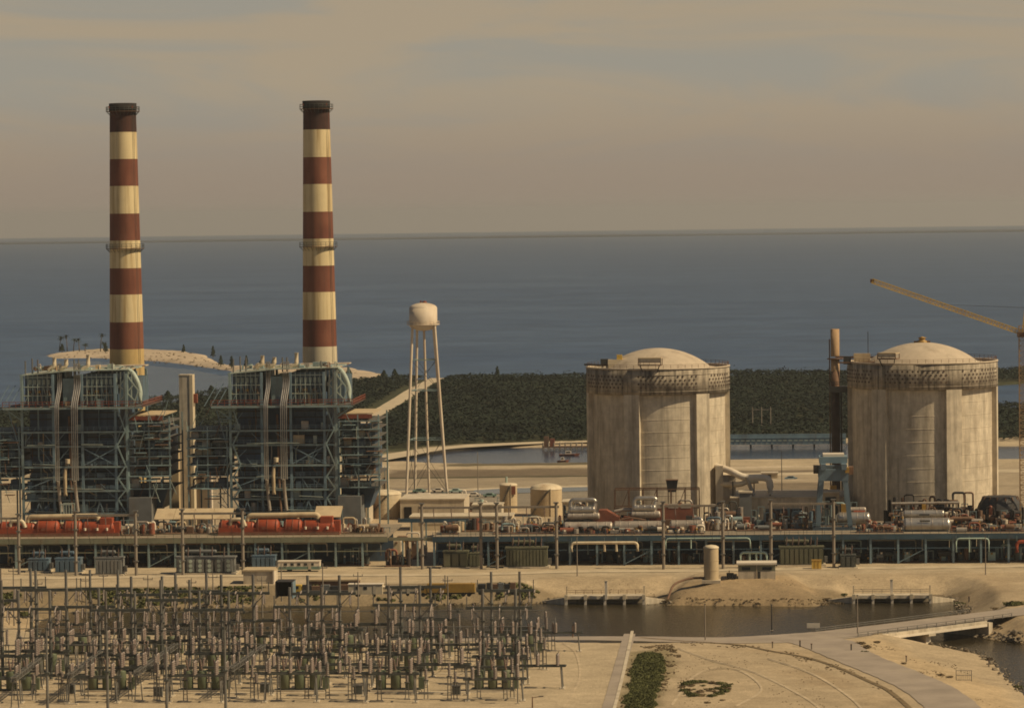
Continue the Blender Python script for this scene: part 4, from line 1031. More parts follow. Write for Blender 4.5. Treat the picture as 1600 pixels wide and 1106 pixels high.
for px_b, px_t, dy in ((638, 649, -3.5), (645, 654, 3.5), (702, 684, -3.5), (696, 679.5, 3.5)):
    a = Vector(((px_b - 671) * k, dy * 2.1, 0)); c = Vector(((px_t - 671) * k, dy * .8, zb + .6)); legs.append((a, c))
    pole(t, 'leg', M['tower'], a, c, .46)
pole(t, 'riser_pipe', M['tower'], (du * .5 + .6, 0, 0), (du + .2, 0, zb - .9), .42)
for f in (.33, .62, .80):
    q = [a.lerp(c, f) for a, c in legs]
    for i, j in ((0, 2), (1, 3), (0, 1), (2, 3)): bar(t, 'strut', M['tealsteel'], q[i], q[j], .32)
for f0, f1 in ((.02, .33), (.33, .62), (.62, .8)):
    for i, j in ((0, 2), (1, 3), (0, 1), (2, 3)):
        bar(t, 'tie_rod', M['galvdark'], legs[i][0].lerp(legs[i][1], f0), legs[j][0].lerp(legs[j][1], f1), .12)
        bar(t, 'tie_rod', M['galvdark'], legs[j][0].lerp(legs[j][1], f0), legs[i][0].lerp(legs[i][1], f1), .12)
for a, c in legs: bx(t, 'footing', M['pale'], a.x - .9, a.x + .9, a.y - .9, a.y + .9, 0, .6)

# ================================================================ tanks and low buildings behind the deck
def tank(label, x0, x1, ytop, ybase, m, dome=.12, group='round storage tanks', seams=5, stair=True):
    cx = (x0 + x1) / 2; u, w_ = pg(cx, ybase); k = 1 / scale_at(w_); r = (x1 - x0) / 2 * k; h = pw(cx, ytop, w_)[1]
    t = thing('storage_tank', label, 'tank', u, w_, 0, group)
    MB().lathe([(r, 0), (r, h)], 48).build('shell', m, t)
    MB().lathe([(r + .12, h - .15), (r + .12, h + .1)] + [(max(.01, r * math.cos(a)), h + .1 + r * dome * 2 * math.sin(a)) for a in [i * math.pi / 2 / 6 for i in range(7)]], 48).build('roof', M['cream'], t)
    for i in range(1, seams):
        z = h * i / seams
        MB().lathe([(r, z - .05), (r + .035, z - .04), (r + .035, z + .04), (r, z + .05)], 48).build('seam', m, t)
    if stair:
        b = MB(); n = 14
        for i in range(n):
            a = math.radians(-150 + 75 * i / n); z = h * i / n
            b.box((r + .4) * math.cos(a) - .45, (r + .4) * math.cos(a) + .45, (r + .4) * math.sin(a) - .4, (r + .4) * math.sin(a) + .4, z, z + .12)
        b.tube([((r + .4) * math.cos(math.radians(-150 + 75 * i / n)), (r + .4) * math.sin(math.radians(-150 + 75 * i / n)), h * i / n + .05) for i in range(n + 1)], .12, 5).build('stair', M['galv'], t)
    pole(t, 'standpipe', M['cream'], (r * .35, -r * .98, 0), (r * .35, -r * .98, h + .3), .13)
    return t
tank('squat cream tank beside the boiler nearer the water tower', 577, 627.5, 771, 808, M['cream'])
tank('small tan tank with a rust red patch right of the water tower', 781, 808.5, 757, 800, M['tan'], .1)
tank('tan tank with a low conical roof close to the containment', 829, 878.5, 763, 805, M['tan'], .16)
t = bpy.data.objects['storage_tank.001']
inst('box', M['brownred'], 'patch', t, (1.7, -2.5, pw(800, 765, pg(795, 800)[1])[1]), (1.6, .8, 2.6))
inst('pole', M['palegreen'], 'vent', t, (-.6, 0, pw(795, 757, pg(795, 800)[1])[1]), (.35, .35, 2.6))

def block(name, label, cat, x0, x1, ytop, ybase, m, depth=10.0, roofm='pale', wdep=None, parapet=.4, openings=(), group=None):
    cx = (x0 + x1) / 2
    if wdep is None: u, w_ = pg(cx, ybase)
    else: w_ = wdep; u = pw(cx, ybase, w_)[0]
    k = 1 / scale_at(w_); hw = (x1 - x0) / 2 * k; h = pw(cx, ytop, w_)[1]
    t = thing(name, label, cat, u, w_, 0, group)
    bx(t, 'wall', m, -hw, hw, 0, depth, 0, h - parapet); bx(t, 'roof', M[roofm], -hw - .25, hw + .25, -.25, depth + .25, h - parapet, h)
    for (kind, a, b_, z0, z1, mm) in openings:
        bx(t, kind, M[mm], -hw + 2 * hw * a, -hw + 2 * hw * b_, -.12, .0 - .003, h * z0, h * z1)
    return t
block('concrete_building', 'low concrete building with a dark doorway under the water tower', 'building', 625, 726, 779, 812, M['pale'], 20, openings=[('doorway', .06, .18, 0, .62, 'soot'), ('wall_panel', .3, .86, .1, .7, 'concrete')])
block('concrete_building', 'pale low annexe in front of the doorway building', 'building', 640, 800, 806, 822, M['cream'], 12, wdep=112, openings=[('window_band', .1, .9, .45, .7, 'concrete')])
block('concrete_building', 'small grey blockhouse left of the tan tank', 'building', 738, 784, 788, 812, M['concrete'], 9, wdep=128, openings=[('door', .7, .85, 0, .6, 'darksteel')])
block('concrete_building', 'cream square building between the tan tank and the containment', 'building', 879, 918, 783, 815, M['cream'], 10, wdep=120, openings=[('door', .2, .42, 0, .6, 'pale')])
block('concrete_building', 'pale stepped building at the foot of the water tower side of the boiler', 'building', 545, 577, 773, 815, M['pale'], 12, wdep=140, openings=[('louvre_panel', .1, .28, .1, .8, 'concrete'), ('louvre_panel', .4, .58, .1, .8, 'concrete'), ('louvre_panel', .7, .88, .1, .8, 'concrete')])
block('concrete_building', 'rust roofed shed beside the boiler and squat cream tank', 'shed', 548, 580, 760, 800, M['rust'], 8, roofm='brownred', wdep=150)
block('concrete_building', 'long auxiliary building between the two containments', 'building', 1143, 1322, 776, 845, M['concrete'], 24, wdep=58, openings=[('panel', .02, .2, .3, .8, 'pale'), ('panel', .30, .62, .15, .75, 'darksteel'), ('panel', .68, .95, .3, .8, 'pale')])
block('concrete_building', 'dark grey stair tower on the auxiliary building', 'building', 1156, 1175, 768, 845, M['transgrey'], 5, wdep=52)
block('concrete_building', 'pale rooftop block on the auxiliary building nearer the gantry crane', 'building', 1285, 1312, 768, 840, M['tan'], 8, wdep=55, openings=[('window', .2, .8, .7, .9, 'glass')])
block('concrete_building', 'pale block hugging the foot of the containment at the pipe bends', 'building', 1122, 1150, 742, 845, M['pale'], 10, wdep=64)

# ================================================================ vent stack, gantry crane, tower crane
u, zt_ = pw(1304.5, 514, 88)
t = thing('vent_stack', 'tan and dark vent stack left of the containment beside the crane', 'vent stack', u, 88)
rr = 6.8 / scale_at(88)
zj = [pw(1304.5, y, 88)[1] for y in (514, 557, 580, 606, 610)]
for z0, z1, m in ((zj[1], zj[0], 'rustytan'), (zj[2], zj[1] - .8, 'rustytan'), (zj[3], zj[2], 'rust'), (0, zj[4], 'darkrust')):
    MB().lathe([(rr, z0), (rr, z1), (rr - .15, z1), (rr - .2, z1 - 1.5)], 24).build('shaft_section', M[m], t)
MB().lathe([(rr + .02, zj[1] - .85), (rr + 1.1, zj[1] - .8), (rr + 1.1, zj[1] - .5), (rr + .02, zj[1] - .5)], 24).build('collar', M['rust'], t)
bx(t, 'service_platform', M['darksteel'], -rr - .6, rr + 9.5, -rr - .8, 2, zj[4] - .5, zj[3] + .5)
rail(t, [(-rr - .6, -rr - .8), (rr + 9.5, -rr - .8)], zj[3] + .5, M['darksteel'], h=1.4, step=1.5, t=.14)
bar(t, 'tie_bridge', M['rust'], (0, -rr - .3, zj[1]), (11.5, -rr - .8, zj[1] - .3), .5)
pole(t, 'ladder_pipe', M['rust'], (-rr - .35, 0, 0), (-rr - .35, 0, zj[0] - 3), .18)
pole(t, 'drain_pipe', M['darksteel'], (rr + .4, -.6, 0), (rr + .4, -.6, zj[3]), .25)

DECKZ = pw(1100, 838, 0)[1]                         # turbine deck level
wg = 12.0
X = lambda px, y=800: pw(px, y, wg)[0]
u0 = X(1303); t = thing('gantry_crane', 'blue grey A-frame gantry crane straddling the turbine deck', 'crane', u0, wg, DECKZ)
Zg = lambda y: pw(1303, y, wg)[1] - DECKZ
kx = 1 / scale_at(wg)
for yy in (0.0, 16.0):
    for s in (-1, 1):
        bar(t, 'leg', M['crane_blue'], (s * 25.5 * kx, yy, Zg(826)), (s * 18.5 * kx, yy, Zg(750)), 1.65, 1.3)
    bx(t, 'end_beam', M['crane_blue'], -23 * kx, 23 * kx, yy - .9, yy + .9, Zg(751), Zg(733))
    bx(t, 'sill_beam', M['crane_blue'], -33 * kx, 33 * kx, yy - .8, yy + .8, Zg(832), Zg(823))
for s in (-1, 1):
    bx(t, 'bridge_girder', M['crane_blue'], s * 16 * kx - .7, s * 16 * kx + .7, -3, 20, Zg(733), Zg(724))
    for yy in (0, 16):
        for q in (-1, 1): inst('drum', M['darksteel'], 'wheel', t, (s * 28 * kx + q * 1.1, yy - .5, .55), (.55, .55, .9), Vector((0, 1, 0)).to_track_quat('Z', 'Y'))
bx(t, 'trolley', M['bluesteel'], -22 * kx, 22 * kx, 1, 9, Zg(724), Zg(714)); bx(t, 'hoist_house', M['white'], -16 * kx, 17 * kx, 2, 8, Zg(714), Zg(710))
bx(t, 'machinery', M['darksteel'], -31 * kx, -23 * kx, 1, 5, Zg(740), Zg(728)); bx(t, 'machinery', M['rust'], 23 * kx, 31 * kx, 1, 5, Zg(742), Zg(730))
bx(t, 'operator_cab', M['ochre'], 18 * kx, 24 * kx, -2, 1, Zg(738), Zg(730))
for x in (-10, 0, 10): bar(t, 'hook_cable', M['cable'], (x * kx * .4, 5, Zg(733)), (x * kx * .4, 5, Zg(760)), .12)
bx(t, 'hook_block', M['ochre'], -.9, .9, 4.3, 5.7, Zg(766), Zg(760))
rail(t, [(-33 * kx, -1), (33 * kx, -1)], Zg(823), M['bluesteel'], step=1.6, t=.1)

wc = 24.0
u, z0 = pw(1597.5, 520, wc); kx = 1 / scale_at(wc)
t = thing('tower_crane', 'yellow lattice tower crane with long jib at the right edge', 'crane', u, wc)
hm = .95
def lattice(parent, p0, p1, hw, m, n, chord=.2, lace=.11, up=Vector((0, 0, 1)), name='lattice'):
    """square lattice: four chords are parts, the lacing is one part"""
    p0, p1 = Vector(p0), Vector(p1); d = (p1 - p0); q = d.normalized()
    a = q.cross(up); a = (a.normalized() if a.length > .01 else Vector((1, 0, 0))); b_ = q.cross(a)
    C4 = [a * sx * hw + b_ * sy * hw for sx, sy in ((-1, -1), (1, -1), (1, 1), (-1, 1))]
    for c in C4: bar(parent, 'chord', m, p0 + c, p1 + c, chord)
    L = MB()
    for i in range(n):
        f0, f1 = i / n, (i + 1) / n
        for k in range(4):
            A, B = C4[k], C4[(k + 1) % 4]
            if i % 2: A, B = B, A
            L.bar(p0 + d * f0 + A, p0 + d * f1 + B, lace); L.bar(p0 + d * f1 + A, p0 + d * f1 + B, lace)
    L.build('lacing', m, parent)
lattice(t, (0, 0, 0), (0, 0, z0 + 2), hm, M['rustytan'], 46)
# the jib reaches up and to the left, a counter jib beyond the frame
uj, zj_ = pw(1363, 439, wc)
tip = Vector((uj - u, 0, zj_)); root = Vector((0, 0, z0))
lattice(t, root, tip, .62, M['yellow'], 44, .22, .12, up=Vector((0, 1, 0)))
back = root + (root - tip).normalized() * 14; back.z = z0 + 1
lattice(t, root, back, .62, M['yellow'], 10, .22, .12, up=Vector((0, 1, 0)))
bx(t, 'counterweight', M['pale'], back.x - 3, back.x, -1.2, 1.2, back.z - 2.4, back.z - .2)
bx(t, 'slewing_ring', M['rust'], -1.4, 1.4, -1.4, 1.4, z0 - 1.2, z0 + .2)
bx(t, 'operator_cab', M['ochre'], .9, 2.6, -2.4, -.95, z0 - 1.0, z0 + 1.2)
apex = Vector((.8, 0, z0 + 7)); bar(t, 'apex_mast', M['yellow'], root, apex, .35)
bar(t, 'pendant_line', M['cable'], apex, root.lerp(tip, .55), .09); bar(t, 'pendant_line', M['cable'], apex, back, .09)
inst('box', M['rust'], 'tip_sheave', t, tip, (1.2, .6, 1.1))
bx(t, 'footing', M['pale'], -3, 3, -3, 3, -.5, .8)

# ================================================================ turbine decks
def make_deck(label, xa, xb, yd, m_edge, m_col, depth, bay, under, backw):
    ua, zd = pw(xa, yd, 0); ub, _ = pw(xb, yd, 0)
    t = thing('turbine_deck', label, 'deck', ua, 0)
    L = ub - ua; n = int(round(L / bay))
    for i in range(n):
        a, b_ = L * i / n, L * (i + 1) / n
        bx(t, 'slab', M['slab'], a + .02, b_ - .02, -.3, depth, zd - .45, zd)
        bx(t, 'edge_beam', m_edge, a + .03, b_ - .03, -.75, -.32, zd - 1.5, zd - .12)
        bar(t, 'column', m_col, (a + .4, -.2, 0), (a + .4, -.2, zd - 1.5), .55)
        bar(t, 'column', m_col, (a + .4, 8, 0), (a + .4, 8, zd - .5), .55)
        bar(t, 'mid_beam', m_edge, (a, -.2, zd * .52), (b_, -.2, zd * .52), .28)
        bar(t, 'joist', m_edge, (a + .4, -.3, zd - .8), (a + .4, depth * .5, zd - .8), .35, .6)
        if i % 5 == 2: bar(t, 'brace', m_col, (a + .4, -.1, .3), (b_ + .4, -.1, zd * .5), .22)
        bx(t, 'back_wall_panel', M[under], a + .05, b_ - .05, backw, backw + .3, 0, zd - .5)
        # piping hung under the slab
        if i % 2 == 0:
            pipe(t, 'hung_pipe', M[random.choice(['dullsilver', 'tealsteel', 'rust', 'galv'])], bend([(a + .8, 1.5, zd - 1.9), (b_ + bay * .7, 1.5, zd - 1.9), (b_ + bay * .7, 1.5, zd * .35)], .7), .22, 6)
    rail(t, [(0, -.55), (L, -.55)], zd, m_edge, h=1.1, step=2.4, t=.09)
    return t, zd
deckA, DZA = make_deck('long olive edged turbine deck under the orange turbines', -60, 606, 842, M['greendeck'], M['tealsteel'], 40, 7.6, 'navy', 15)
deckB, DZB = make_deck('blue edged turbine deck in front of the containments', 676, 1660, 838, M['deckblue'], M['bluesteel'], 40, 7.6, 'navy', 13)
t = thing('pipe_bridge', 'blue beam pipe bridge joining the two turbine decks', 'pipe bridge', pw(606, 840, 0)[0], 0)
L = pw(676, 840, 0)[0] - pw(606, 840, 0)[0]
bar(t, 'beam', M['greendeck'], (.2, 0, DZA - .7), (L - .2, 0, DZB - .7), .5, .9); bar(t, 'beam', M['deckblue'], (.2, 26, DZA + 2.2), (L + 8, 26, DZB + 2.2), .5, 1.1)
for x in (.33, .66): bar(t, 'column', M['tealsteel'], (L * x, 0, 0), (L * x, 0, DZA - 1.1), .4); bar(t, 'column', M['tealsteel'], (L * x, 26, 0), (L * x, 26, DZA + 1.6), .4)

def on(w, y=838):                      # helpers for a thing standing on the deck at depth w
    return scale_at(w)
# ---------------------------------------------------------------- orange turbine sets
def orange_turbine(label, xa, xb, w_, z):
    ua, ub = pw(xa, 830, w_)[0], pw(xb, 830, w_)[0]; L = ub - ua
    t = thing('turbine_generator', label, 'turbine', ua, w_, z, 'orange turbine generators')
    O = M['orange']
    bx(t, 'base_plate', M['brownred'], 0, L, -2.4, 2.4, 0, .9)
    bx(t, 'lower_casing', O, 0, L * .96, -2.1, 2.1, .9, 2.1)
    segs = [(0, .17, 2.0, .10), (.175, .30, 1.7, .15), (.305, .50, 2.35, .07), (.535, .69, 2.3, .10), (.695, .955, 2.0, .03)]
    for i, (a, b_, r, e) in enumerate(segs):
        a *= L; b_ *= L; c = (b_ - a)
        o = MB().lathe([(.01, 0), (r * .72, 0), (r * .96, e * c), (r, e * c + .15), (r, (1 - e) * c - .15), (r * .96, (1 - e) * c), (r * .72, c), (.01, c)], 24).build('casing', O, t, (a, 0, 2.1))
        o.rotation_euler = (0, math.pi / 2, 0)
        for f in (e + .05, .5, .95 - e):
            MB().lathe([(r + .01, -.09), (r + .12, -.09), (r + .12, .09), (r + .01, .09)], 24).build('flange', M['brownred'], o, (0, 0, f * c))
    for a in (.175, .50, .68): bx(t, 'pedestal', M['brownred'], a * L - .5, a * L + .5, -1.4, 1.4, .9, 2.6)
    pipe(t, 'crossover_pipe', M['tan'], bend([(L * .24, 0, 2.0), (L * .24, 0, 5.3), (L * .33, -.3, 5.3), (L * .82, -.3, 5.5), (L * .82, -.3, 3.5)], 1.1), .78, 12)
    pipe(t, 'inlet_pipe', M['cream'], bend([(L * .10, -1.2, .9), (L * .10, -1.6, 4.4), (L * .20, -1.6, 4.4), (L * .22, -1.6, 2.5)], .9), .55, 10)
    bx(t, 'exciter', O, L * .955, L, -1.3, 1.3, .9, 3.9); bx(t, 'end_housing', O, L * .84, L * .94, -1.7, 1.7, 2.4, 5.0)
    for a in (.36, .58, .74, .79): bx(t, 'access_cover', M['brownred'], a * L, a * L + 1.0, -2.35, -1.6, 1.6, 2.3)
    for a in (.72, .82, .9): inst('drum', M['white'], 'gauge_box', t, (a * L, -2.3, 1.6), (.35, .35, .7))
    rail(t, [(0, -2.8), (L, -2.8)], 0, M['redrail'], h=1.0, step=1.8, t=.08)
    return t
orange_turbine('orange red turbine set with tan pipe at the far left of the deck', 0, 188, 9, DZA)
orange_turbine('orange red turbine set below the small tan canopy', 343, 532, 9, DZA)
o = orange_turbine('end of an orange red turbine cut off by the left picture edge', -60, -6, 9, DZA)

def canopy(label, xa, xb, yt, yb, w_, z, m):
    ua, zt = pw(xa, yt, w_); ub, _ = pw(xb, yt, w_); zb = pw(xb, yb, w_)[1]; L = ub - ua
    t = thing('canopy', label, 'canopy', ua, w_, z)
    n = max(1, int(L / 5.5))
    for i in range(n):
        a, b_ = L * i / n + .05, L * (i + 1) / n - .05
        MB().add([(a, 0, zb - z), (b_, 0, zb - z), (b_, 6, zt - z), (a, 6, zt - z), (a, 0, zb - z - .2), (b_, 0, zb - z - .2), (b_, 6, zt - z - .2), (a, 6, zt - z - .2)],
                 [(0, 1, 2, 3), (7, 6, 5, 4), (0, 4, 5, 1), (1, 5, 6, 2), (2, 6, 7, 3), (3, 7, 4, 0)]).build('roof_sheet', m, t)
        MB().add([(a, 6, zt - z), (b_, 6, zt - z), (b_, 9, zt - z - 1), (a, 9, zt - z - 1)], [(0, 1, 2, 3), (3, 2, 1, 0)]).build('back_slope', m, t)
    for i in range(n + 1):
        x = min(max(L * i / n, .2), L - .2)
        bar(t, 'post', M['tealsteel'], (x, .4, 0), (x, .4, zb - z - .15), .22); bar(t, 'post', M['tealsteel'], (x, 5.8, 0), (x, 5.8, zt - z - .25), .22)
    return t
canopy('long tan sheet roof between the two orange turbines', 240, 361, 797, 810, 14, DZA, M['tan'])
canopy('small tan sheet roof over the end of an orange turbine', 490, 532, 793, 807, 10, DZA, M['tan'])

# ---------------------------------------------------------------- clusters of pipework and vessels
def cluster(name, label, cat, xa, xb, w_, z, hmax, mats, seed, n=9, depth=5.0, group=None, silver=0):
    """one skid: base, vessels, pipe runs and valves"""
    R = random.Random(seed)
    ua, ub = pw(xa, 830, w_)[0], pw(xb, 830, w_)[0]; L = ub - ua
    t = thing(name, label, cat, ua, w_, z, group)
    bx(t, 'skid', M['rust'], 0, L, 0, depth, 0, .35)
    for i in range(n):
        m = M[R.choice(mats)]; x = L * (i + R.random()) / n; y = R.uniform(.5, depth - .5); hh = hmax * R.uniform(.35, 1)
        k = R.random()
        if k < .26:
            r = R.uniform(.4, .9); inst('drum', m, 'vessel', t, (x, y, .35), (r, r, hh * .8))
        elif k < .44:
            r = R.uniform(.45, .85); l = R.uniform(1.8, 4.2)
            inst('drum', m, 'heat_exchanger', t, (min(x, L - l), y, hh * .6), (r, r, l), Vector((1, 0, 0)).to_track_quat('Z', 'Y'))
            for q in (.2, .8): bx(t, 'saddle', M['rust'], min(x, L - l) + q * l - .2, min(x, L - l) + q * l + .2, y - .4, y + .4, .3, hh * .6 - r * .6)
        elif k < .58:
            s = R.uniform(.5, 1.2); bx(t, 'cabinet', m, x - s, x + s, y - .6, y + .6, .35, .35 + hh * .55)
        elif k < .86:
            x2 = x + R.uniform(-4, 4); x2 = min(max(x2, 0), L)
            pipe(t, 'pipe', m, bend([(x, y, .3), (x, y, hh), (x2, y, hh), (x2, y + R.uniform(-.5, .5), hh * .4)], .7, 3), R.uniform(.16, .36), 8)
        else:
            for dx in (0, 1.6): bar(t, 'frame_post', M['tealsteel'], (x + dx, y, .3), (x + dx, y, hh), .18)
            bar(t, 'frame_beam', M['tealsteel'], (x - .2, y, hh), (x + 1.8, y, hh), .18)
        if R.random() < .5: inst('drum', M[R.choice(['white', 'rust', 'dullsilver', 'ochre'])], 'valve', t, (x, y - .6, hh * .5), (.28, .28, .5))
    return t
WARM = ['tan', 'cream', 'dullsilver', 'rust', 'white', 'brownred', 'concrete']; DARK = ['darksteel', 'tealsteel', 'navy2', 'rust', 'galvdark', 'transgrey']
MIX = ['dullsilver', 'rust', 'brownred', 'tealsteel', 'darksteel', 'tan', 'galv']
cluster('pipework_skid', 'tangle of pale pipes and valves between the long tan roof and the left turbine', 'pipework', 190, 238, 6, DZA, 4.6, WARM, 1, 14)
cluster('pipework_skid', 'dark pump set beneath the long tan roof', 'pipework', 240, 292, 10, DZA, 3.4, MIX, 2, 12)
cluster('pipework_skid', 'dark pump set beneath the long tan roof beside the second turbine', 'pipework', 294, 340, 10, DZA, 3.4, MIX, 3, 12)
cluster('pipework_skid', 'pale tangle of pipes on the deck end below the squat cream tank', 'pipework', 534, 600, 8, DZA, 4.4, WARM, 4, 18)
cluster('pipework_skid', 'rusty scaffold and pipe pile between the two decks', 'pipework', 600, 662, 20, 0, 9.0, WARM, 5, 16)
cluster('pipework_skid', 'small orange and black heap of equipment on the sand between the decks', 'equipment', 601, 640, -2, 0, 5.5, ['ochre', 'soot', 'rust', 'brownred', 'darksteel'], 6, 9)
cluster('pipework_skid', 'rusty valves and drums at the left end of the blue edged deck', 'pipework', 716, 770, 14, DZB, 4.2, ['rust', 'brownred', 'darksteel', 'tan', 'darksteel'], 7, 15)
cluster('pipework_skid', 'grey cabinets behind the rusty drums on the blue edged deck', 'cabinets', 775, 806, 20, DZB, 4.2, ['transgrey', 'concrete', 'dullsilver'], 8, 7)
cluster('pipework_skid', 'pinkish grey ducts on the deck below the tan tank', 'ducts', 806, 846, 16, DZB, 4.4, ['dullsilver', 'pale', 'concrete'], 9, 8)
cluster('pipework_skid', 'lean-to of pipes just left of the first turbine hall machines', 'pipework', 846, 880, 12, DZB, 4.6, MIX, 10, 9)
cluster('pipework_skid', 'small silver valves on the deck below the pipe bends', 'pipework', 1100, 1150, 12, DZB, 4.4, ['dullsilver', 'white', 'tealsteel', 'silver', 'rust'], 11, 15)
cluster('pipework_skid', 'grey and rust red cabinets left of the gantry crane', 'cabinets', 1150, 1222, 10, DZB, 3.2, ['concrete', 'brownred', 'rust', 'transgrey'], 12, 14)
cluster('pipework_skid', 'dark gear piled inside the feet of the gantry crane', 'equipment', 1222, 1284, 12, DZB, 4.2, DARK + ['tan'], 13, 14)
cluster('pipework_skid', 'red brown pipe rack between the gantry crane and the silver shells', 'pipework', 1356, 1412, 8, DZB, 4.6, ['brownred', 'rust', 'brownred', 'dullsilver', 'darksteel'], 14, 15)
cluster('pipework_skid', 'brown pipe rack right of the silver shells', 'pipework', 1484, 1536, 9, DZB, 4.4, ['rust', 'brownred', 'darksteel', 'dullsilver'], 15, 14)
cluster('pipework_skid', 'dark machinery at the foot of the containment beside the crane', 'machinery', 1384, 1448, 26, DZB, 9.5, ['darksteel', 'rust', 'soot', 'brownred'], 16, 18)
cluster('pipework_skid', 'dark rusty machinery beneath the right buttress of the containment beside the crane', 'machinery', 1450, 1522, 26, DZB, 9.0, ['darksteel', 'rust', 'soot', 'darksteel'], 17, 18)
cluster('pipework_skid', 'grey cabinets in front of the dark cone at the right', 'cabinets', 1538, 1600, 6, DZB, 3.6, ['transgrey', 'concrete', 'darksteel', 'rust'], 18, 10)

cluster('pipework_skid', 'low rusty pipes and valves along the deck edge before the first nuclear turbine', 'pipework', 872, 990, 2.5, DZB, 2.6, ['rust', 'brownred', 'dullsilver', 'darksteel', 'soot'], 90, 30, 3)
cluster('pipework_skid', 'low rusty pipes and valves along the deck edge below the rusty rack', 'pipework', 992, 1100, 2.5, DZB, 2.6, ['rust', 'brownred', 'dullsilver', 'darksteel', 'white'], 91, 28, 3)
cluster('pipework_skid', 'brown pipe tangle between the two turbine halves below the containment', 'pipework', 920, 1010, 14, DZB, 6.0, ['rust', 'brownred', 'darksteel', 'soot'], 92, 26, 6)
cluster('pipework_skid', 'low pipes along the deck edge right of the gantry crane', 'pipework', 1338, 1412, 2.5, DZB, 2.4, ['rust', 'brownred', 'dullsilver', 'darksteel'], 93, 18, 3)
cluster('pipework_skid', 'low pipes along the deck edge below the dark hood', 'pipework', 1486, 1600, 2.5, DZB, 2.6, ['rust', 'transgrey', 'dullsilver', 'darksteel', 'brownred'], 94, 26, 3)
cluster('pipework_skid', 'dark pipe tangle behind the silver shells', 'pipework', 1395, 1530, 18, DZB, 6.5, ['darksteel', 'rust', 'soot', 'brownred', 'dullsilver'], 95, 30, 6)
cluster('pipework_skid', 'clutter of pipes behind the first orange turbine', 'pipework', 20, 186, 15, DZA, 5.2, ['tealsteel', 'tan', 'darksteel', 'rust', 'cream'], 96, 22, 5)
cluster('pipework_skid', 'clutter of pipes behind the orange turbine with the small canopy', 'pipework', 345, 530, 15, DZA, 5.2, ['tealsteel', 'tan', 'darksteel', 'rust', 'cream'], 97, 24, 5)
cluster('pipework_skid', 'pale green tanks and drums at the feet of the water tower', 'tanks', 640, 726, 215, 0, 4.0, ['palegreen', 'seagreen', 'rust', 'white', 'tealsteel'], 98, 16, 8)
cluster('pipework_skid', 'pale clutter of equipment between the water tower and small tan tank', 'equipment', 732, 784, 180, 0, 4.4, ['white', 'palegreen', 'tan', 'concrete', 'rust'], 99, 18, 10)
for i, (xa, xb, w0, hh, mm) in enumerate([(690, 716, 6, 3.6, WARM), (770, 870, 5, 3.0, MIX), (880, 920, 20, 7.5, ['darksteel', 'rust', 'dullsilver']), (1010, 1090, 20, 6.5, ['darksteel', 'rust', 'brownred', 'dullsilver']), (1100, 1160, 22, 7.0, DARK + ['dullsilver']), (1165, 1262, 20, 5.5, DARK + ['brownred', 'tan']), (1262, 1340, 24, 7.0, DARK), (1530, 1600, 14, 6.0, ['darksteel', 'rust', 'soot', 'brownred'])]):
    cluster('pipework_skid', f'dense dark pipes and vessels deep on the blue edged deck, {ordw(i)} mass from the left', 'pipework', xa, xb, w0, DZB, hh, mm, 200 + i, 26, 9)
# rack behind the first turbine hall
def steel_rack(label, xa, xb, yt, w_, z, m, levels=2, depth=6):
    ua, zt = pw(xa, yt, w_); ub = pw(xb, yt, w_)[0]; L = ub - ua; h = zt - z
    t = thing('steel_rack', label, 'rack', ua, w_, z)
    n = max(2, int(L / 3.6))
    for i in range(n + 1):
        for y in (0, depth): bar(t, 'post', m, (L * i / n, y, 0), (L * i / n, y, h), .28)
    for k in range(1, levels + 1):
        for y in (0, depth): bar(t, 'beam', m, (0, y, h * k / levels), (L, y, h * k / levels), .32)
        bx(t, 'floor', M['floor'], 0, L, .2, depth - .2, h * k / levels - .35, h * k / levels - .25) if k < levels else None
    for i in range(0, n, 2): bar(t, 'brace', m, (L * i / n, 0, 0), (L * (i + 1) / n, 0, h), .18)
    return t
steel_rack('rusty steel rack at the foot of the containment nearer the water tower', 960, 1092, 765, 30, DZB, M['rust'], 2)
steel_rack('dark steel rack beside the orange turbine cut by the left edge', 95, 112, 788, 16, DZA, M['palesteel'], 2, 4)
cluster('pipework_skid', 'dark silver pipework inside the rusty rack', 'pipework', 964, 1088, 31, DZB, 7.5, MIX, 19, 22)
u, zt_ = pw(1050, 750, 31)
t = thing('vent_hood', 'dark square vent hood on top of the rusty rack', 'vent', u, 31, pw(1050, 768, 31)[1])
h = zt_ - pw(1050, 768, 31)[1]
MB().add([(-1.2, -1, 0), (1.2, -1, 0), (1.2, 1, 0), (-1.2, 1, 0), (-1.7, -1.4, h), (1.7, -1.4, h), (1.7, 1.4, h), (-1.7, 1.4, h)], [(0, 3, 2, 1), (4, 5, 6, 7), (0, 1, 5, 4), (1, 2, 6, 5), (2, 3, 7, 6), (3, 0, 4, 7)]).build('hood', M['darksteel'], t)
bx(t, 'rim', M['rust'], -1.8, 1.8, -1.5, 1.5, h, h + .2)
for s in (-1, 1): bar(t, 'leg', M['rust'], (s * 1.1, -.9, 0), (s * 1.1, -.9, -3.3), .2)

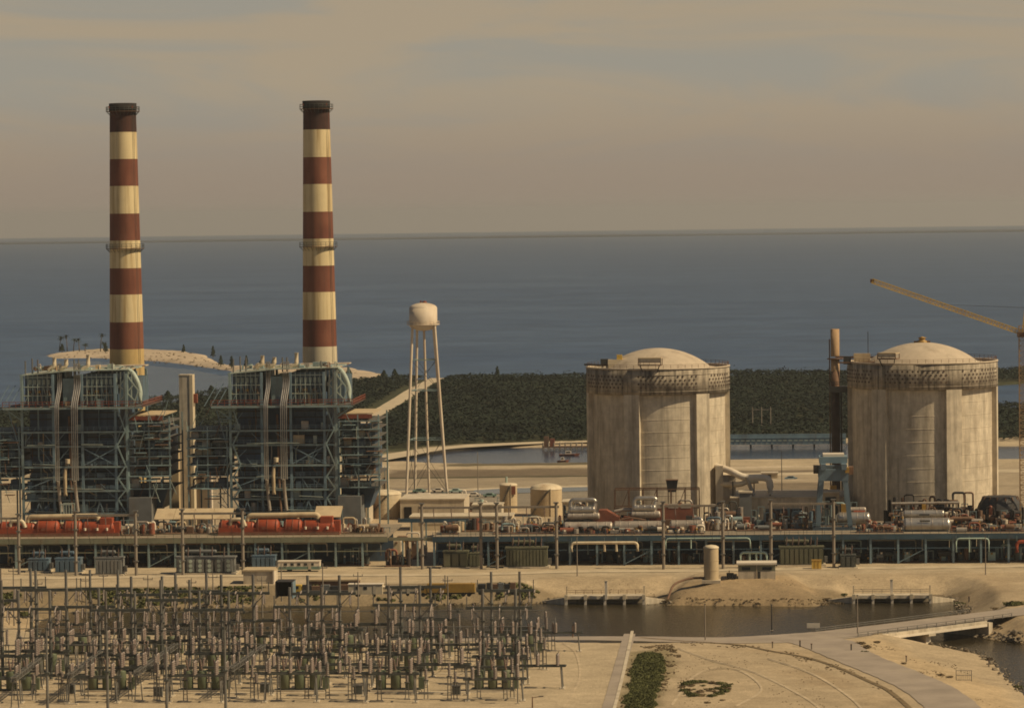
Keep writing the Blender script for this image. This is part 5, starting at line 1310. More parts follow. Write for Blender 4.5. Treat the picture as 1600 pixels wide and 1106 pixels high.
# ---------------------------------------------------------------- nuclear turbine sets
def hcyl(parent, name, m, x0, x1, y, zc, r, bands=0, bm=None, kind='drum'):
    o = inst('drum', m, name, parent, (x0, y, zc), (r, r, x1 - x0), Vector((1, 0, 0)).to_track_quat('Z', 'Y'))
    for i in range(bands):
        f = (i + .5) / bands; x = x0 + (x1 - x0) * f
        c = MB().lathe([(r + .01, -.07), (r + .08, -.07), (r + .08, .07), (r + .01, .07)], 24).build('band', bm or m, parent, (x, y, zc)); c.rotation_euler = (0, math.pi / 2, 0)
    for x, s in ((x0, -1), (x1, 1)):
        c = MB().lathe([(r * math.cos(a), s * r * .45 * math.sin(a)) for a in [k * math.pi / 2 / 5 for k in range(6)]], 24).build('end_cap', m, parent, (x, y, zc))
        c.rotation_euler = (0, math.pi / 2, 0)
    return o
w_ = 8.0; K = 1 / scale_at(w_)
U = lambda px: pw(px, 820, w_)[0]; Zd = lambda py, px=1000: pw(px, py, w_)[1] - DZB
t = thing('turbine_generator', 'silver and brown red turbine set in front of the containment nearer the water tower', 'turbine', U(876), w_, DZB)
x_ = lambda px: (px - 876) * K
hcyl(t, 'moisture_separator', M['dullsilver'], x_(884), x_(955), -2, Zd(822), 1.55, 5); hcyl(t, 'moisture_separator', M['dullsilver'], x_(962), x_(1036), -2, Zd(821), 1.5, 5)
hcyl(t, 'moisture_separator', M['dullsilver'], x_(1050), x_(1098), -2, Zd(820), 1.5, 3)
for px in (890, 948, 966, 1030, 1056, 1092): bx(t, 'saddle', M['rust'], x_(px) - .35, x_(px) + .35, -3, -1, 0, 1.3)
bx(t, 'low_pressure_casing', M['brownred'], x_(926), x_(968), 1, 6, 0, Zd(808)); bx(t, 'low_pressure_casing', M['darksteel'], x_(884), x_(926), 1, 7, 0, Zd(812))
MB().add([(x_(930), 1, Zd(808)), (x_(966), 1, Zd(808)), (x_(948), 1, Zd(797)), (x_(936), 1, Zd(797)), (x_(930), 6, Zd(808)), (x_(966), 6, Zd(808)), (x_(948), 6, Zd(797)), (x_(936), 6, Zd(797))],
         [(0, 1, 2, 3), (7, 6, 5, 4), (0, 4, 5, 1), (1, 5, 6, 2), (2, 6, 7, 3), (3, 7, 4, 0)]).build('casing_hood', M['brownred'], t)
bx(t, 'generator', M['brownred'], x_(1018), x_(1083), 2, 7, Zd(826), Zd(791))
for px in (1022, 1044, 1064): bx(t, 'cooler_cover', M['dullsilver'], x_(px), x_(px + 16), 1.9, 3.2, Zd(795), Zd(788.5))
bx(t, 'generator_base', M['darksteel'], x_(1000), x_(1090), 1.6, 7.2, 0, Zd(826))
for a, b_, y0, y1 in ((890, 931, 797, 781), (990, 1026, 795, 779)):        # crossover loops
    pipe(t, 'crossover_loop', M['silver'], bend([(x_(a), 2, Zd(y0 + 8)), (x_(a + 2), 2, Zd(y1)), (x_(b_), 2, Zd(y1)), (x_(b_ - 3), 2, Zd(y0 + 8))], 1.0), .62, 10)
    hcyl(t, 'steam_chest', M['silver'], x_(a + 2), x_(b_ - 3), 1.2, Zd(y0 - 1), .95, 3)
    hcyl(t, 'steam_chest', M['dullsilver'], x_(a - 2), x_(b_ + 4), 1.0, Zd(y0 + 9), 1.0, 3)
pipe(t, 'main_steam_pipe', M['dullsilver'], bend([(x_(960), 3, Zd(800)), (x_(975), 3, Zd(797)), (x_(990), 3, Zd(798))], .8), .5)
pipe(t, 'end_elbow', M['silver'], bend([(x_(1083), 1, Zd(812)), (x_(1096), 0, Zd(810)), (x_(1097), -1, Zd(826))], 1), .6)
for i, px in enumerate((900, 912, 975, 1005, 1040, 1072)): bx(t, 'valve_block', M[['rust', 'darksteel', 'brownred', 'dullsilver'][i % 4]], x_(px), x_(px) + 1.8, -.2, 1.2, .2, 2.6 + i % 3)
pipe(t, 'small_pipe', M['rust'], bend([(x_(968), -1, Zd(812)), (x_(985), -1, Zd(808)), (x_(1010), -1, Zd(812))], .8), .25)
rail(t, [(0, -4), (x_(1100), -4)], 0, M['rust'], step=2, t=.08)

t = thing('turbine_generator', 'pale silver double shell and pipes in front of the containment beside the crane', 'turbine', U(1405), w_, DZB)
x_ = lambda px: (px - 1405) * K
hcyl(t, 'lower_shell', M['silver'], x_(1415), x_(1480), -1, Zd(819, 1450), 1.95, 4, M['dullsilver']); hcyl(t, 'upper_shell', M['silver'], x_(1414), x_(1473), 1.5, Zd(803, 1450), 1.05, 3, M['dullsilver'])
for px in (1422, 1448, 1472): bx(t, 'saddle', M['rust'], x_(px) - .4, x_(px) + .4, -2, 0, 0, 1.4)
for py in (803.5, 811.5): bx(t, 'name_plate', M['darksteel'], x_(1436), x_(1452), -3.0 if py > 805 else .3, -2.9 if py > 805 else .42, Zd(py + 1.6, 1450), Zd(py - .6, 1450))
inst('drum', M['white'], 'nozzle', t, (x_(1480) + .6, -1, Zd(814, 1450)), (.5, .5, .9), Vector((1, 0, 0)).to_track_quat('Z', 'Y'))
inst('drum', M['white'], 'nozzle', t, (x_(1474) + .5, 1.5, Zd(803, 1450)), (.45, .45, .8), Vector((1, 0, 0)).to_track_quat('Z', 'Y'))
pipe(t, 'exhaust_pipe', M['rust'], bend([(x_(1485), 2, Zd(812, 1450)), (x_(1520), 2, Zd(811, 1450)), (x_(1526), 2, Zd(824, 1450)), (x_(1515), 2, Zd(828, 1450))], 1.2), .62)
pipe(t, 'long_pipe', M['dullsilver'], bend([(x_(1395), 6, Zd(789, 1450)), (x_(1500), 6, Zd(788, 1450))], 1), .4)
for px in (1400, 1430, 1460, 1495): bar(t, 'pipe_support', M['rust'], (x_(px), 6, 0), (x_(px), 6, Zd(790, 1450)), .25)
bx(t, 'ochre_valve', M['ochre'], x_(1441), x_(1447), 2.5, 3.5, Zd(800, 1450), Zd(789, 1450))
t = thing('heat_exchanger_shell', 'silver shell with red stripe half behind the gantry crane leg', 'heat exchanger', U(1290), w_ + 8, DZB)
k2 = 1 / scale_at(w_ + 8)
hcyl(t, 'shell', M['silver'], 4, 66 * k2, -1, Zd(813, 1330), 1.75, 4, M['dullsilver']); hcyl(t, 'upper_shell', M['dullsilver'], 6, 62 * k2, 1.5, Zd(801, 1330), .85, 2)
bx(t, 'red_stripe', M['orange'], 8, 62 * k2, -.8, 1, Zd(805, 1330), Zd(802, 1330)); bx(t, 'ochre_valve', M['ochre'], 4.5, 6.2, -1, .5, Zd(806, 1330), Zd(791, 1330))
for x in (5, 11): bx(t, 'saddle', M['rust'], x - .3, x + .3, -2, 0, 0, 1.2)
# dark truncated cone: an opened low pressure hood
u, w1 = pw(1563, 800, 30)[0], 30
t = thing('turbine_hood', 'big dark ribbed turbine hood at the right end of the deck', 'turbine hood', u, w1, DZB)
k2 = 1 / scale_at(w1); zt_ = pw(1563, 775, w1)[1] - DZB
MB().lathe([(42 * k2, 0), (41 * k2, zt_ * .25), (33 * k2, zt_ * .75), (26 * k2, zt_), (.01, zt_ + .3)], 14, smooth=False).build('shell', M['darksteel'], t)
for i in range(14):
    a = 2 * math.pi * i / 14
    bar(t, 'rib', M['rust'], (42.5 * k2 * math.cos(a), 42.5 * k2 * math.sin(a), 0), (26.5 * k2 * math.cos(a), 26.5 * k2 * math.sin(a), zt_), .35)
for i in range(6): inst('drum', M['dullsilver'], 'stud', t, (40 * k2 * math.cos(-1.2 - i * .12), 40 * k2 * math.sin(-1.2 - i * .12), zt_ * .3), (.4, .4, 1.4))

# ---------------------------------------------------------------- what stands under the decks
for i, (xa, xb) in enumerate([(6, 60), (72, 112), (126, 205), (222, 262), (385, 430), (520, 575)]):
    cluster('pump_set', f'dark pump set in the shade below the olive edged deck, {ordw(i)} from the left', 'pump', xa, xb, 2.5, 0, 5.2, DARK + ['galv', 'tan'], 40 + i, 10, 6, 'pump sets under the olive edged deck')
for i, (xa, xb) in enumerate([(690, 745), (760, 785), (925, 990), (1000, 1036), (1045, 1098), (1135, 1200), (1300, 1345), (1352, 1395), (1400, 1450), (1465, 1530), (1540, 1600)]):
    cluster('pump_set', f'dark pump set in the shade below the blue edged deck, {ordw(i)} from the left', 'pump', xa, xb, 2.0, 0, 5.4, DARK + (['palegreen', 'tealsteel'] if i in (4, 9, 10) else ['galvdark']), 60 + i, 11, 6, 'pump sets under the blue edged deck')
# pale pipe loops before the deck
def loop(label, xa, xb, yt, yb, w_, m, r, drops=()):
    ua, zt = pw(xa, yt, w_); ub = pw(xb, yt, w_)[0]; zb = pw(xb, yb, w_)[1]; L = ub - ua
    t = thing('pipe_loop', label, 'pipe', ua, w_)
    pipe(t, 'pipe_run', m, bend([(0, 0, zb), (0, 0, zt), (L, 0, zt), (L, 0, zb)], 1.1), r, 10)
    for f in drops: pipe(t, 'drop_leg', m, [(L * f, 0, zt), (L * f, 0, zb)], r * .85, 8)
    for f in (0.0, 1.0) + tuple(drops):
        bx(t, 'footing', M['pale'], L * f - .5, L * f + .5, -.5, .5, 0, max(.1, zb - .0)) if zb < 2.5 else bar(t, 'hanger', M['tealsteel'], (L * f, .3, zt), (L * f, .3, DZB - .5), .12)
    return t
loop('cream pipe loop with three drop legs before the blue edged deck', 893, 996, 848, 861, -1.5, M['cream'], .42, (.5, .68))
loop('pale green pipe frame below the blue edged deck left of the tan mound tank', 1040, 1172, 841, 856, -1.4, M['palegreen'], .2, (.3,))
loop('pale green pipe frame at the right end of the blue edged deck', 1494, 1545, 841, 862, -1.4, M['palegreen'], .22, (.4,))
loop('twin topped pale green pipe hoop beside the pump house', 1157, 1198, 863, 880, -9, M['palegreen'], .34, (.35, .6))
loop('orange red pipe stub at the right picture edge', 1589, 1640, 846, 862, -2, M['orange'], .5)

# ---------------------------------------------------------------- transformers and poles before the deck
def transformer(label, xa, xb, ytop, ybase, m, fins, bush, group=None, front='fins'):
    cx = (xa + xb) / 2; u, w_ = pg(cx, ybase); k = 1 / scale_at(w_); hw = (xb - xa) / 2 * k; h = pw(cx, ytop, w_)[1]
    t = thing('transformer', label, 'transformer', u, w_, 0, group)
    bx(t, 'plinth', M['pale'], -hw - .4, hw + .4, -.6, 5.4, 0, .35); bx(t, 'tank', m, -hw * .96, hw * .96, .9, 4.6, .35, h * .92)
    bx(t, 'lid', m, -hw, hw, .7, 4.8, h * .92, h)
    for i in range(fins):
        x = -hw * .94 + 2 * hw * .94 * (i + .5) / fins; fw = hw * .94 / fins * .78
        f = bx(t, 'radiator', m, x - fw, x + fw, -.1, .85, .6, h * .86)
    for i in range(bush):
        x = -hw * .8 + 1.6 * hw * (i + .5) / bush
        pole(t, 'bushing', M['porcelain'], (x, 2.4, h), (x + .2, 2.0, h + 2.3), .26, 'insul'); pole(t, 'bushing_cap', M['galv'], (x + .2, 2.0, h + 2.3), (x + .22, 1.95, h + 2.7), .1)
    hcyl(t, 'conservator', m, -hw * .7, hw * .3, 4.0, h + 1.2, .5)
    for x in (-.5, .1): bar(t, 'conservator_leg', m, (hw * x, 4.0, h), (hw * x, 4.0, h + .9), .2)
    bx(t, 'control_box', M['galv'], hw + .05, hw + .9, 1.5, 2.7, .9, 2.5)
    if front == 'fans':
        for i in range(fins):
            for j in range(3):
                x = -hw * .94 + 2 * hw * .94 * (i + .5) / fins; z = h * (.24 + .26 * j)
                q = Vector((0, -1, 0)).to_track_quat('Z', 'Y'); inst('drum', M['palesteel'], 'cooling_fan', t, (x, -.1, z), (.5, .5, .12), q)
    return t
transformer('grey transformer with round cooling fans before the olive edged deck', 272, 368, 870, 897, M['transgrey'], 6, 4, front='fans')
transformer('slim grey transformer left of the one with round fans', 147, 192, 871, 899, M['transgrey'], 7, 4)
transformer('small dark transformer left of the slim grey one', 84, 126, 872, 896, M['navy2'], 5, 3)
transformer('small dark transformer closest to the left picture edge', 42, 76, 873, 894, M['navy2'], 4, 3)
transformer('olive transformer with a slanted roof at the left end of the blue edged deck', 691, 732, 861, 888, M['transgreen'], 3, 3)
transformer('large olive transformer with many fins before the blue edged deck', 789, 856, 855, 887, M['transgreen'], 12, 6)
transformer('olive transformer close to the gantry crane side of the deck', 1217, 1288, 854, 884, M['transgreen'], 9, 6)
transformer('small olive transformer between the sloped one and the many finned one', 733, 750, 864, 887, M['transgreen'], 3, 2)
transformer('dark low transformer right of the pole frame by the gantry crane', 1313, 1338, 867, 888, M['galvdark'], 3, 2)
transformer('dark transformer behind the trailer with green lower half', 392, 430, 868, 890, M['navy2'], 5, 3)

def pole_frame(label, xa, xb, ytop, ybase, beam=True):
    ua, w_ = pg(xa, ybase); ub = pw(xb, ybase, w_)[0]; L = ub - ua; h = pw(xa, ytop, w_)[1]
    t = thing('pole_frame', label, 'pole frame', ua, w_, 0, 'line pole frames before the turbine decks')
    for x in (0, L):
        pole(t, 'pole', M['wood'], (x, 0, -.2), (x, 0, h + .6), .42, 'pole'); bx(t, 'pole_cap', M['galv'], x - .7, x + .7, -.7, .7, h + .6, h + .9)
        b = MB()
        for q in range(3):
            z = h * (.25 + .25 * q); b.box(x - .62, x + .62, -.62, .62, z, z + .25)
        for q in range(3): bx(t, 'pole_band', M['galv'], x - .64, x + .64, -.64, .64, h * (.22 + .26 * q), h * (.22 + .26 * q) + .3)
    bar(t, 'cross_beam', M['wood'], (-.8, 0, h - .4), (L + .8, 0, h - .4), .42, .6)
    for i in range(3):
        x = L * (.2 + .3 * i); pole(t, 'insulator_string', M['porcelain'], (x, 0, h - .6), (x + .15, -.2, h - 2.9), .2, 'insul')
        pipe(t, 'conductor', M['cable'], [(x + .15, -.2, h - 2.9), (x + .4, .8, h * .6), (x + .3, 3, h * .42)], .06, 5)
    return t
for i, (a, b_, yt, yb) in enumerate([(-64, 30, 808, 897), (119, 213, 803, 899), (286, 380, 800, 898), (660, 752, 791, 889), (777, 870, 790, 889), (1037, 1130, 788, 889), (1205, 1303, 785, 888)]):
    pole_frame(f'tall timber pole frame with cross beam before the turbine decks, {ordw(i)} from the left', a, b_, yt, yb)

# ---------------------------------------------------------------- pipe bends by the containment, trailers, sheds
t = thing('steam_line', 'pale steam pipes bending out of the containment nearer the water tower', 'pipe', pw(1122, 760, 62)[0], 62)
k = 1 / scale_at(62); x_ = lambda px: (px - 1122) * k; Zs = lambda y: pw(1122, y, 62)[1]
pipe(t, 'upper_pipe', M['white'], bend([(x_(1118), 4, Zs(730)), (x_(1140), 1, Zs(735)), (x_(1163), 0, Zs(747)), (x_(1196), 0, Zs(746)), (x_(1203), 0, Zs(752)), (x_(1203), 0, Zs(772))], 2.2), 1.0, 12)
pipe(t, 'lower_pipe', M['cream'], bend([(x_(1122), 2, Zs(757)), (x_(1158), 0, Zs(757)), (x_(1166), 0, Zs(752)), (x_(1185), 0, Zs(751))], 1.5), .8, 12)
pipe(t, 'branch_pipe', M['dullsilver'], bend([(x_(1166), -.5, Zs(745)), (x_(1172), -.5, Zs(760)), (x_(1178), -.5, Zs(775))], 1.5), .6, 10)
for px in (1145, 1178, 1203): bar(t, 'support', M['darksteel'], (x_(px), 0, 0), (x_(px), 0, Zs(752)), .35)
bx(t, 'anchor_block', M['pale'], x_(1118), x_(1130), 1, 5, 0, Zs(728))

def trailer(label, xa, xb, ytop, ybase, m_up, m_lo, win=4, cat='trailer'):
    cx = (xa + xb) / 2; u, w_ = pg(cx, ybase); k = 1 / scale_at(w_); hw = (xb - xa) / 2 * k; h = pw(cx, ytop, w_)[1]
    t = thing('site_trailer', label, cat, u, w_)
    bx(t, 'lower_body', m_lo, -hw, hw, 0, 3, .6, h * .52); bx(t, 'upper_body', m_up, -hw, hw, .004, 2.996, h * .52, h)
    bx(t, 'roof', M['white'], -hw - .12, hw + .12, -.12, 3.12, h, h + .14)
    for i in range(win):
        x = -hw * .8 + 1.6 * hw * (i + .5) / max(1, win); bx(t, 'window', M['glass'], x - .45, x + .45, -.05, .0, h * .60, h * .85)
    bx(t, 'door', M['pale'], hw * .45, hw * .45 + .8, -.06, -.003, .65, h * .85)
    for x in (-.5, -.4, .5): inst('drum', M['rubber'], 'wheel', t, (hw * x, .5, .42), (.42, .42, .3), Vector((0, -1, 0)).to_track_quat('Z', 'Y'))
    bar(t, 'tow_bar', M['darksteel'], (-hw - 1.2, 1.5, .6), (-hw, 1.5, .7), .15)
    return t
trailer('white trailer with sea green lower half before the olive edged deck', 434, 500, 877, 893, M['white'], M['seagreen'], 5)
trailer('cream windowed trailer between the yellow truck beds', 544, 598, 913, 932, M['cream'], M['cream'], 3)
trailer('long cream trailer at the left of the ochre tanker', 598, 650, 917, 931, M['cream'], M['galv'], 3)
t = block('concrete_building', 'low tan shed with white gable behind the switchyard', 'shed', 380, 428, 890, 912, M['concrete'], 8, roofm='tan')
bx(t, 'white_gable', M['white'], 3.9, 4.3, -.4, 2.5, 0, 3.6)  # white slab at the right end of the shed
block('concrete_building', 'long low tan roofed shelter behind the trailers', 'shed', 480, 560, 905, 916, M['rust'], 5, roofm='tan')

def wheel(parent, x, y, r=.55, w=.45):
    o = inst('drum', M['rubber'], 'wheel', parent, (x, y, r), (r, r, w), Vector((0, -1, 0)).to_track_quat('Z', 'Y'))
    return o
def truck(label, xa, xb, ytop, ybase, m_bed, m_cab, cab='left', cat='truck', kind='box'):
    cx = (xa + xb) / 2; u, w_ = pg(cx, ybase); k = 1 / scale_at(w_); L = (xb - xa) * k; h = pw(cx, ytop, w_)[1]
    t = thing('truck', label, cat, u, w_); s = 1 if cab == 'right' else -1
    bx(t, 'chassis', M['darksteel'], -L / 2, L / 2, .4, 2.1, .65, 1.0)
    c0, c1 = (L / 2 - 2.3, L / 2) if s > 0 else (-L / 2, -L / 2 + 2.3)
    MB().add([(c0, .1, .8), (c1, .1, .8), (c1, .1, 1.7), (c1 - s * .5 if s > 0 else c1, .1, 2.7), (c0 if s > 0 else c0 + .5, .1, 2.7), (c0, .1, 1.7)] +
             [(c0, 2.4, .8), (c1, 2.4, .8), (c1, 2.4, 1.7), (c1 - s * .5 if s > 0 else c1, 2.4, 2.7), (c0 if s > 0 else c0 + .5, 2.4, 2.7), (c0, 2.4, 1.7)],
             [(0, 1, 2, 3, 4, 5), (11, 10, 9, 8, 7, 6), (0, 6, 7, 1), (1, 7, 8, 2), (2, 8, 9, 3), (3, 9, 10, 4), (4, 10, 11, 5), (5, 11, 6, 0)]).build('cab', m_cab, t)
    bx(t, 'cab_window', M['glass'], c0 + .6, c1 - .6, .05, .098, 1.75, 2.45)
    b0, b1 = (-L / 2, c0 - .2) if s > 0 else (c1 + .2, L / 2)
    if kind == 'tank': hcyl(t, 'tank', m_bed, b0 + .6, b1 - .6, 1.25, 1.1 + (h - 1.1) / 2, (h - 1.1) / 2, 3)
    elif kind == 'flat':
        bx(t, 'bed', m_bed, b0, b1, .1, 2.4, 1.05, 1.3); n = 5
        for i in range(n): bx(t, 'load', M[['darksteel', 'rust', 'transgrey'][i % 3]], b0 + (b1 - b0) * i / n + .1, b0 + (b1 - b0) * (i + 1) / n - .1, .4, 2.1, 1.3, h - .3 * (i % 2))
    else: bx(t, 'body', m_bed, b0, b1, .1, 2.4, 1.05, h)
    for f in (.1, .2, .45, .9) if s > 0 else (.1, .55, .8, .9):
        wheel(t, -L / 2 + L * f, .5); wheel(t, -L / 2 + L * f, 2.5)
    return t
truck('yellow cabbed low truck behind the switchyard', 456, 545, 914, 930, M['transgrey'], M['yellow'], 'left', kind='flat')
truck('ochre yellow scraper truck behind the switchyard', 652, 742, 912, 932, M['ochre'], M['ochre'], 'left')
truck('dark flatbed truck right of the ochre truck', 744, 806, 911, 929, M['galv'], M['darksteel'], 'left', kind='flat')
t = thing('site_bin', 'yellow metal bin on the plant road below the gantry crane', 'bin', *pg(1276, 889))
bx(t, 'body', M['yellow'], -1.3, 1.3, 0, 1.8, .15, 2.3); bx(t, 'lid', M['ochre'], -1.4, 1.4, -.1, 1.9, 2.3, 2.5)
for x in (-.9, .9): bx(t, 'skid', M['darksteel'], x - .12, x + .12, 0, 1.8, 0, .15)
for x in (-.45, .45): bx(t, 'rib', M['ochre'], x - .08, x + .08, -.08, -.003, .2, 2.3)
t = thing('dark_gate', 'dark open container beside the low tan shed', 'container', *pg(446, 935))
bx(t, 'left_wall', M['darksteel'], -2.6, -2.4, 0, 6, 0, 4.2); bx(t, 'right_wall', M['bluesteel'], 1.6, 1.9, 0, 6, 0, 4.2); bx(t, 'roof', M['darksteel'], -2.6, 1.9, 0, 6, 4.2, 4.4); bx(t, 'back_wall', M['soot'], -2.4, 1.6, 5.8, 6, 0, 4.2)

# ================================================================ the switchyard
G, GD = M['galv'], M['galvdark']
def make_gantry():
    t = thing('line_gantry', '', 'gantry', 0, 0, 0, 'tall line gantries in the switchyard')
    for s in (-1, 1):
        x = s * 3.35
        pole(t, 'pole', G, (x, 0, 0), (x, 0, 20.4), .30, 'pole'); pole(t, 'pole_sleeve', GD, (x, 0, 0), (x, 0, 8.5), .37)
        bx(t, 'footing', M['pale'], x - .6, x + .6, -.6, .6, 0, .25)
        for z in (5, 9.5, 13): bx(t, 'pole_bracket', GD, x - .45, x + .45, -.45, .45, z, z + .28)
        bar(t, 'knee_brace', G, (x, 0, 13.2), (x + s * 2.4, 0, 15.9), .18)
    bar(t, 'cross_beam', GD, (-6.8, 0, 16.1), (6.8, 0, 16.1), .62, .62); bar(t, 'lower_tie', G, (-3.3, 0, 9.6), (3.3, 0, 9.6), .22)
    for x in (-5.6, 0, 5.6):
        pole(t, 'insulator_string', M['greyporc'], (x, -.4, 15.9), (x, -1.3, 13.6), .22, 'insul')
        pole(t, 'insulator_string', M['greyporc'], (x, .4, 15.9), (x, 1.3, 13.6), .22, 'insul')
        pipe(t, 'jumper', M['cable'], [(x, -1.3, 13.6), (x + .2, 0, 12.6), (x, 1.3, 13.6)], .06, 5)
    for x in (-6.6, 6.6): bar(t, 'finial', G, (x, 0, 16.3), (x, 0, 18.6), .2)
    return t
def make_breaker():
    t = thing('oil_circuit_breaker', '', 'circuit breaker', 0, 0, 0, 'green oil circuit breakers in the switchyard')
    bx(t, 'plinth', M['pale'], -5, 5, -1.3, 1.3, 0, .3); bx(t, 'frame', GD, -4.6, 4.6, -.9, .9, .3, .6)
    for x in (-3.0, 0, 3.0):
        MB().lathe([(.85, .6), (1.05, .75), (1.05, 4.1), (1.0, 4.25), (.3, 4.4), (.01, 4.4)], 18).build('tank', M['ocbgreen'], t, (x, 0, 0))
        for s in (-1, 1):
            pole(t, 'bushing', M['porcelain'], (x, s * .45, 4.2), (x + .25 * s, s * 1.25, 6.7), .28, 'insul'); pole(t, 'terminal', G, (x + .25 * s, s * 1.25, 6.7), (x + .3 * s, s * 1.4, 7.1), .09)
    bx(t, 'mechanism_box', M['ocbgreen'], 4.6, 5.7, -.6, .6, .5, 2.9); bar(t, 'operating_beam', GD, (-8.6, 0, 4.85), (5.6, 0, 4.85), .42, .5); bar(t, 'beam_leg', G, (-8.4, 0, 0), (-8.4, 0, 4.7), .2); bar(t, 'rod_post', GD, (5.1, 0, 2.9), (5.1, 0, 4.75), .16)
    return t
def make_switch(h=5.0, n=3, span=12.0, pins=6):
    t = thing('disconnect_switch', '', 'disconnect switch', 0, 0, 0, 'disconnect switches in the switchyard')
    for s in (-1, 1):
        x = s * span * .42
        for y in (-1.0, 1.0):
            bar(t, 'leg', G, (x + s * .3, y * 1.2, 0), (x, y, h), .2)
        bar(t, 'leg_brace', G, (x + s * .2, -1.1, h * .3), (x, 1.0, h * .8), .12); bx(t, 'footing', M['pale'], x - .5 + s * .25, x + .5 + s * .25, -1.6, 1.6, 0, .2)
    for y in (-1.0, 1.0): bar(t, 'beam', GD, (-span / 2, y, h + .15), (span / 2, y, h + .15), .34)
    bar(t, 'cross_tie', GD, (-span / 2, -1, h + .15), (-span / 2, 1, h + .15), .26); bar(t, 'cross_tie', GD, (span / 2, -1, h + .15), (span / 2, 1, h + .15), .26)
    for i in range(n):
        x = -span * .36 + span * .72 * i / (n - 1)
        for y in (-1, 0, 1): pole(t, 'post_insulator', M['greyporc' if y else 'porcelain'], (x, y, h + .3), (x, y, h + 2.9), .40, 'insul')
        bar(t, 'switch_blade', G, (x, -1.1, h + 2.8), (x, 1.1 if i != 1 else .3, h + 2.8 if i != 1 else h + 4.2), .14)
        bar(t, 'arcing_horn', G, (x, -1.1, h + 2.8), (x + .5, -1.7, h + 3.9), .09)
    return t
def make_bus_support(h=4.3):
    t = thing('bus_support', '', 'bus support', 0, 0, 0, 'slim bus support posts in the switchyard')
    for s in (-1, 1): bar(t, 'leg', G, (s * .38, 0, 0), (s * .3, 0, h), .17)
    for z in (h * .33, h * .66): bar(t, 'tie', G, (-.36, 0, z), (.36, 0, z), .12)
    bx(t, 'cap_plate', GD, -.55, .55, -.45, .45, h, h + .15); pole(t, 'post_insulator', M['greyporc'], (0, 0, h + .15), (0, 0, h + 2.7), .42, 'insul'); bx(t, 'bus_clamp', G, -.28, .28, -.2, .2, h + 2.5, h + 2.75)
    bx(t, 'footing', M['pale'], -.7, .7, -.45, .45, 0, .15)
    return t
def make_cubicle():
    t = thing('relay_cubicle', '', 'relay cubicle', 0, 0, 0, 'low relay cubicles in the switchyard')
    bx(t, 'plinth', M['pale'], -1.1, 1.1, -.7, .7, 0, .15); bx(t, 'cabinet', M['transgrey'], -.9, .9, -.5, .5, .15, 1.9); bx(t, 'roof', G, -1.0, 1.0, -.6, .6, 1.9, 2.02); bx(t, 'door', GD, -.75, .75, -.54, -.502, .3, 1.75)
    return t
PROTO = dict(g=make_gantry(), b=make_breaker(), s=make_switch(), p=make_bus_support(), c=make_cubicle())
USED = set()
def place(kind, u, w_, label, group=None, s=1.0):
    o = PROTO[kind] if kind not in USED else copy_tree(PROTO[kind])
    USED.add(kind); j = {'g': .9, 's': .9, 'p': .6, 'b': .35, 'c': .8}[kind]
    move(o, u + RJ.uniform(-j, j), w_ + RJ.uniform(-j, j) * 2); o['label'] = label; o.rotation_euler.z = -YAW + RJ.uniform(-.05, .05) * (kind != 'g')
    o.scale = (RJ.uniform(.92, 1.05), 1, {'g': RJ.uniform(.93, 1.03), 's': RJ.uniform(.8, 1.3), 'p': RJ.uniform(.75, 1.3)}.get(kind, 1.0))
    return o
RJ = random.Random(9)
uc0 = pg(769, 1078)[0]; pitch = uc0 - pg(618, 1078)[0]
wB = [pg(769, 1078)[1], pg(769, 1049)[1], pg(769, 1021)[1]]
wG = [pg(769, 1060)[1], pg(769, 1034)[1]]
ROWN = ['front', 'middle', 'back']
NB = 6
for k in range(NB):
    uc = uc0 - pitch * k; bay = f'{ordw(k)} bay from the right' if k else 'rightmost bay'
    for r in range(2):
        place('g', uc + .4, wG[r], f'two-pole steel line gantry, {"front" if r == 0 else "rear"} gantry row, {bay}')
        if k in (3, 4, 5): place('g', uc + .4 - pitch * .5, wG[r] + 6, f'two-pole steel line gantry, {"front" if r == 0 else "rear"} gantry row, just left of the {bay}')
    for r in range(3):
        place('b', uc + (0 if r != 2 else .6), wB[r], f'green three-tank circuit breaker, {ROWN[r]} row, {bay}')
        place('s', uc + .4, wB[r] + 9.5, f'disconnect switch behind the {ROWN[r]} row breakers, {bay}')
        if r: place('s', uc + 1.4, wB[r] - 9.0, f'disconnect switch ahead of the {ROWN[r]} row breakers, {bay}')
        if RJ.random() < .8:
            place('s', uc + pitch * .5, wB[r] + 4.0, f'disconnect switch right of the {ROWN[r]} row breakers, {bay}')
        for q, du in enumerate((-7.6, -6.6, -1.6, 3.4, 7.2) if r == 0 else (-9.2, -7.9, 7.6, 8.9)):
            if k == 0 and r == 0 and du > 5: du = 5.2
            place('p', uc + du + RJ.uniform(-.3, .3), wB[r] + (-13.5 if r == 0 else 4.2) + RJ.uniform(-1, 1), f'slim bus support post, {ROWN[r]} row, {bay}, {ordw(q)} from its left')
    place('s', uc - pitch * .5, wB[0] - 6, f'disconnect switch ahead of the front row, just left of the {bay}')
    place('s', uc + 1.0, wB[0] - 16, f'disconnect switch nearest the camera, {bay}')
    place('c', uc - 7.2, wB[0] - 5 + RJ.uniform(-2, 2), f'low grey relay cubicle left of the front breakers, {bay}')
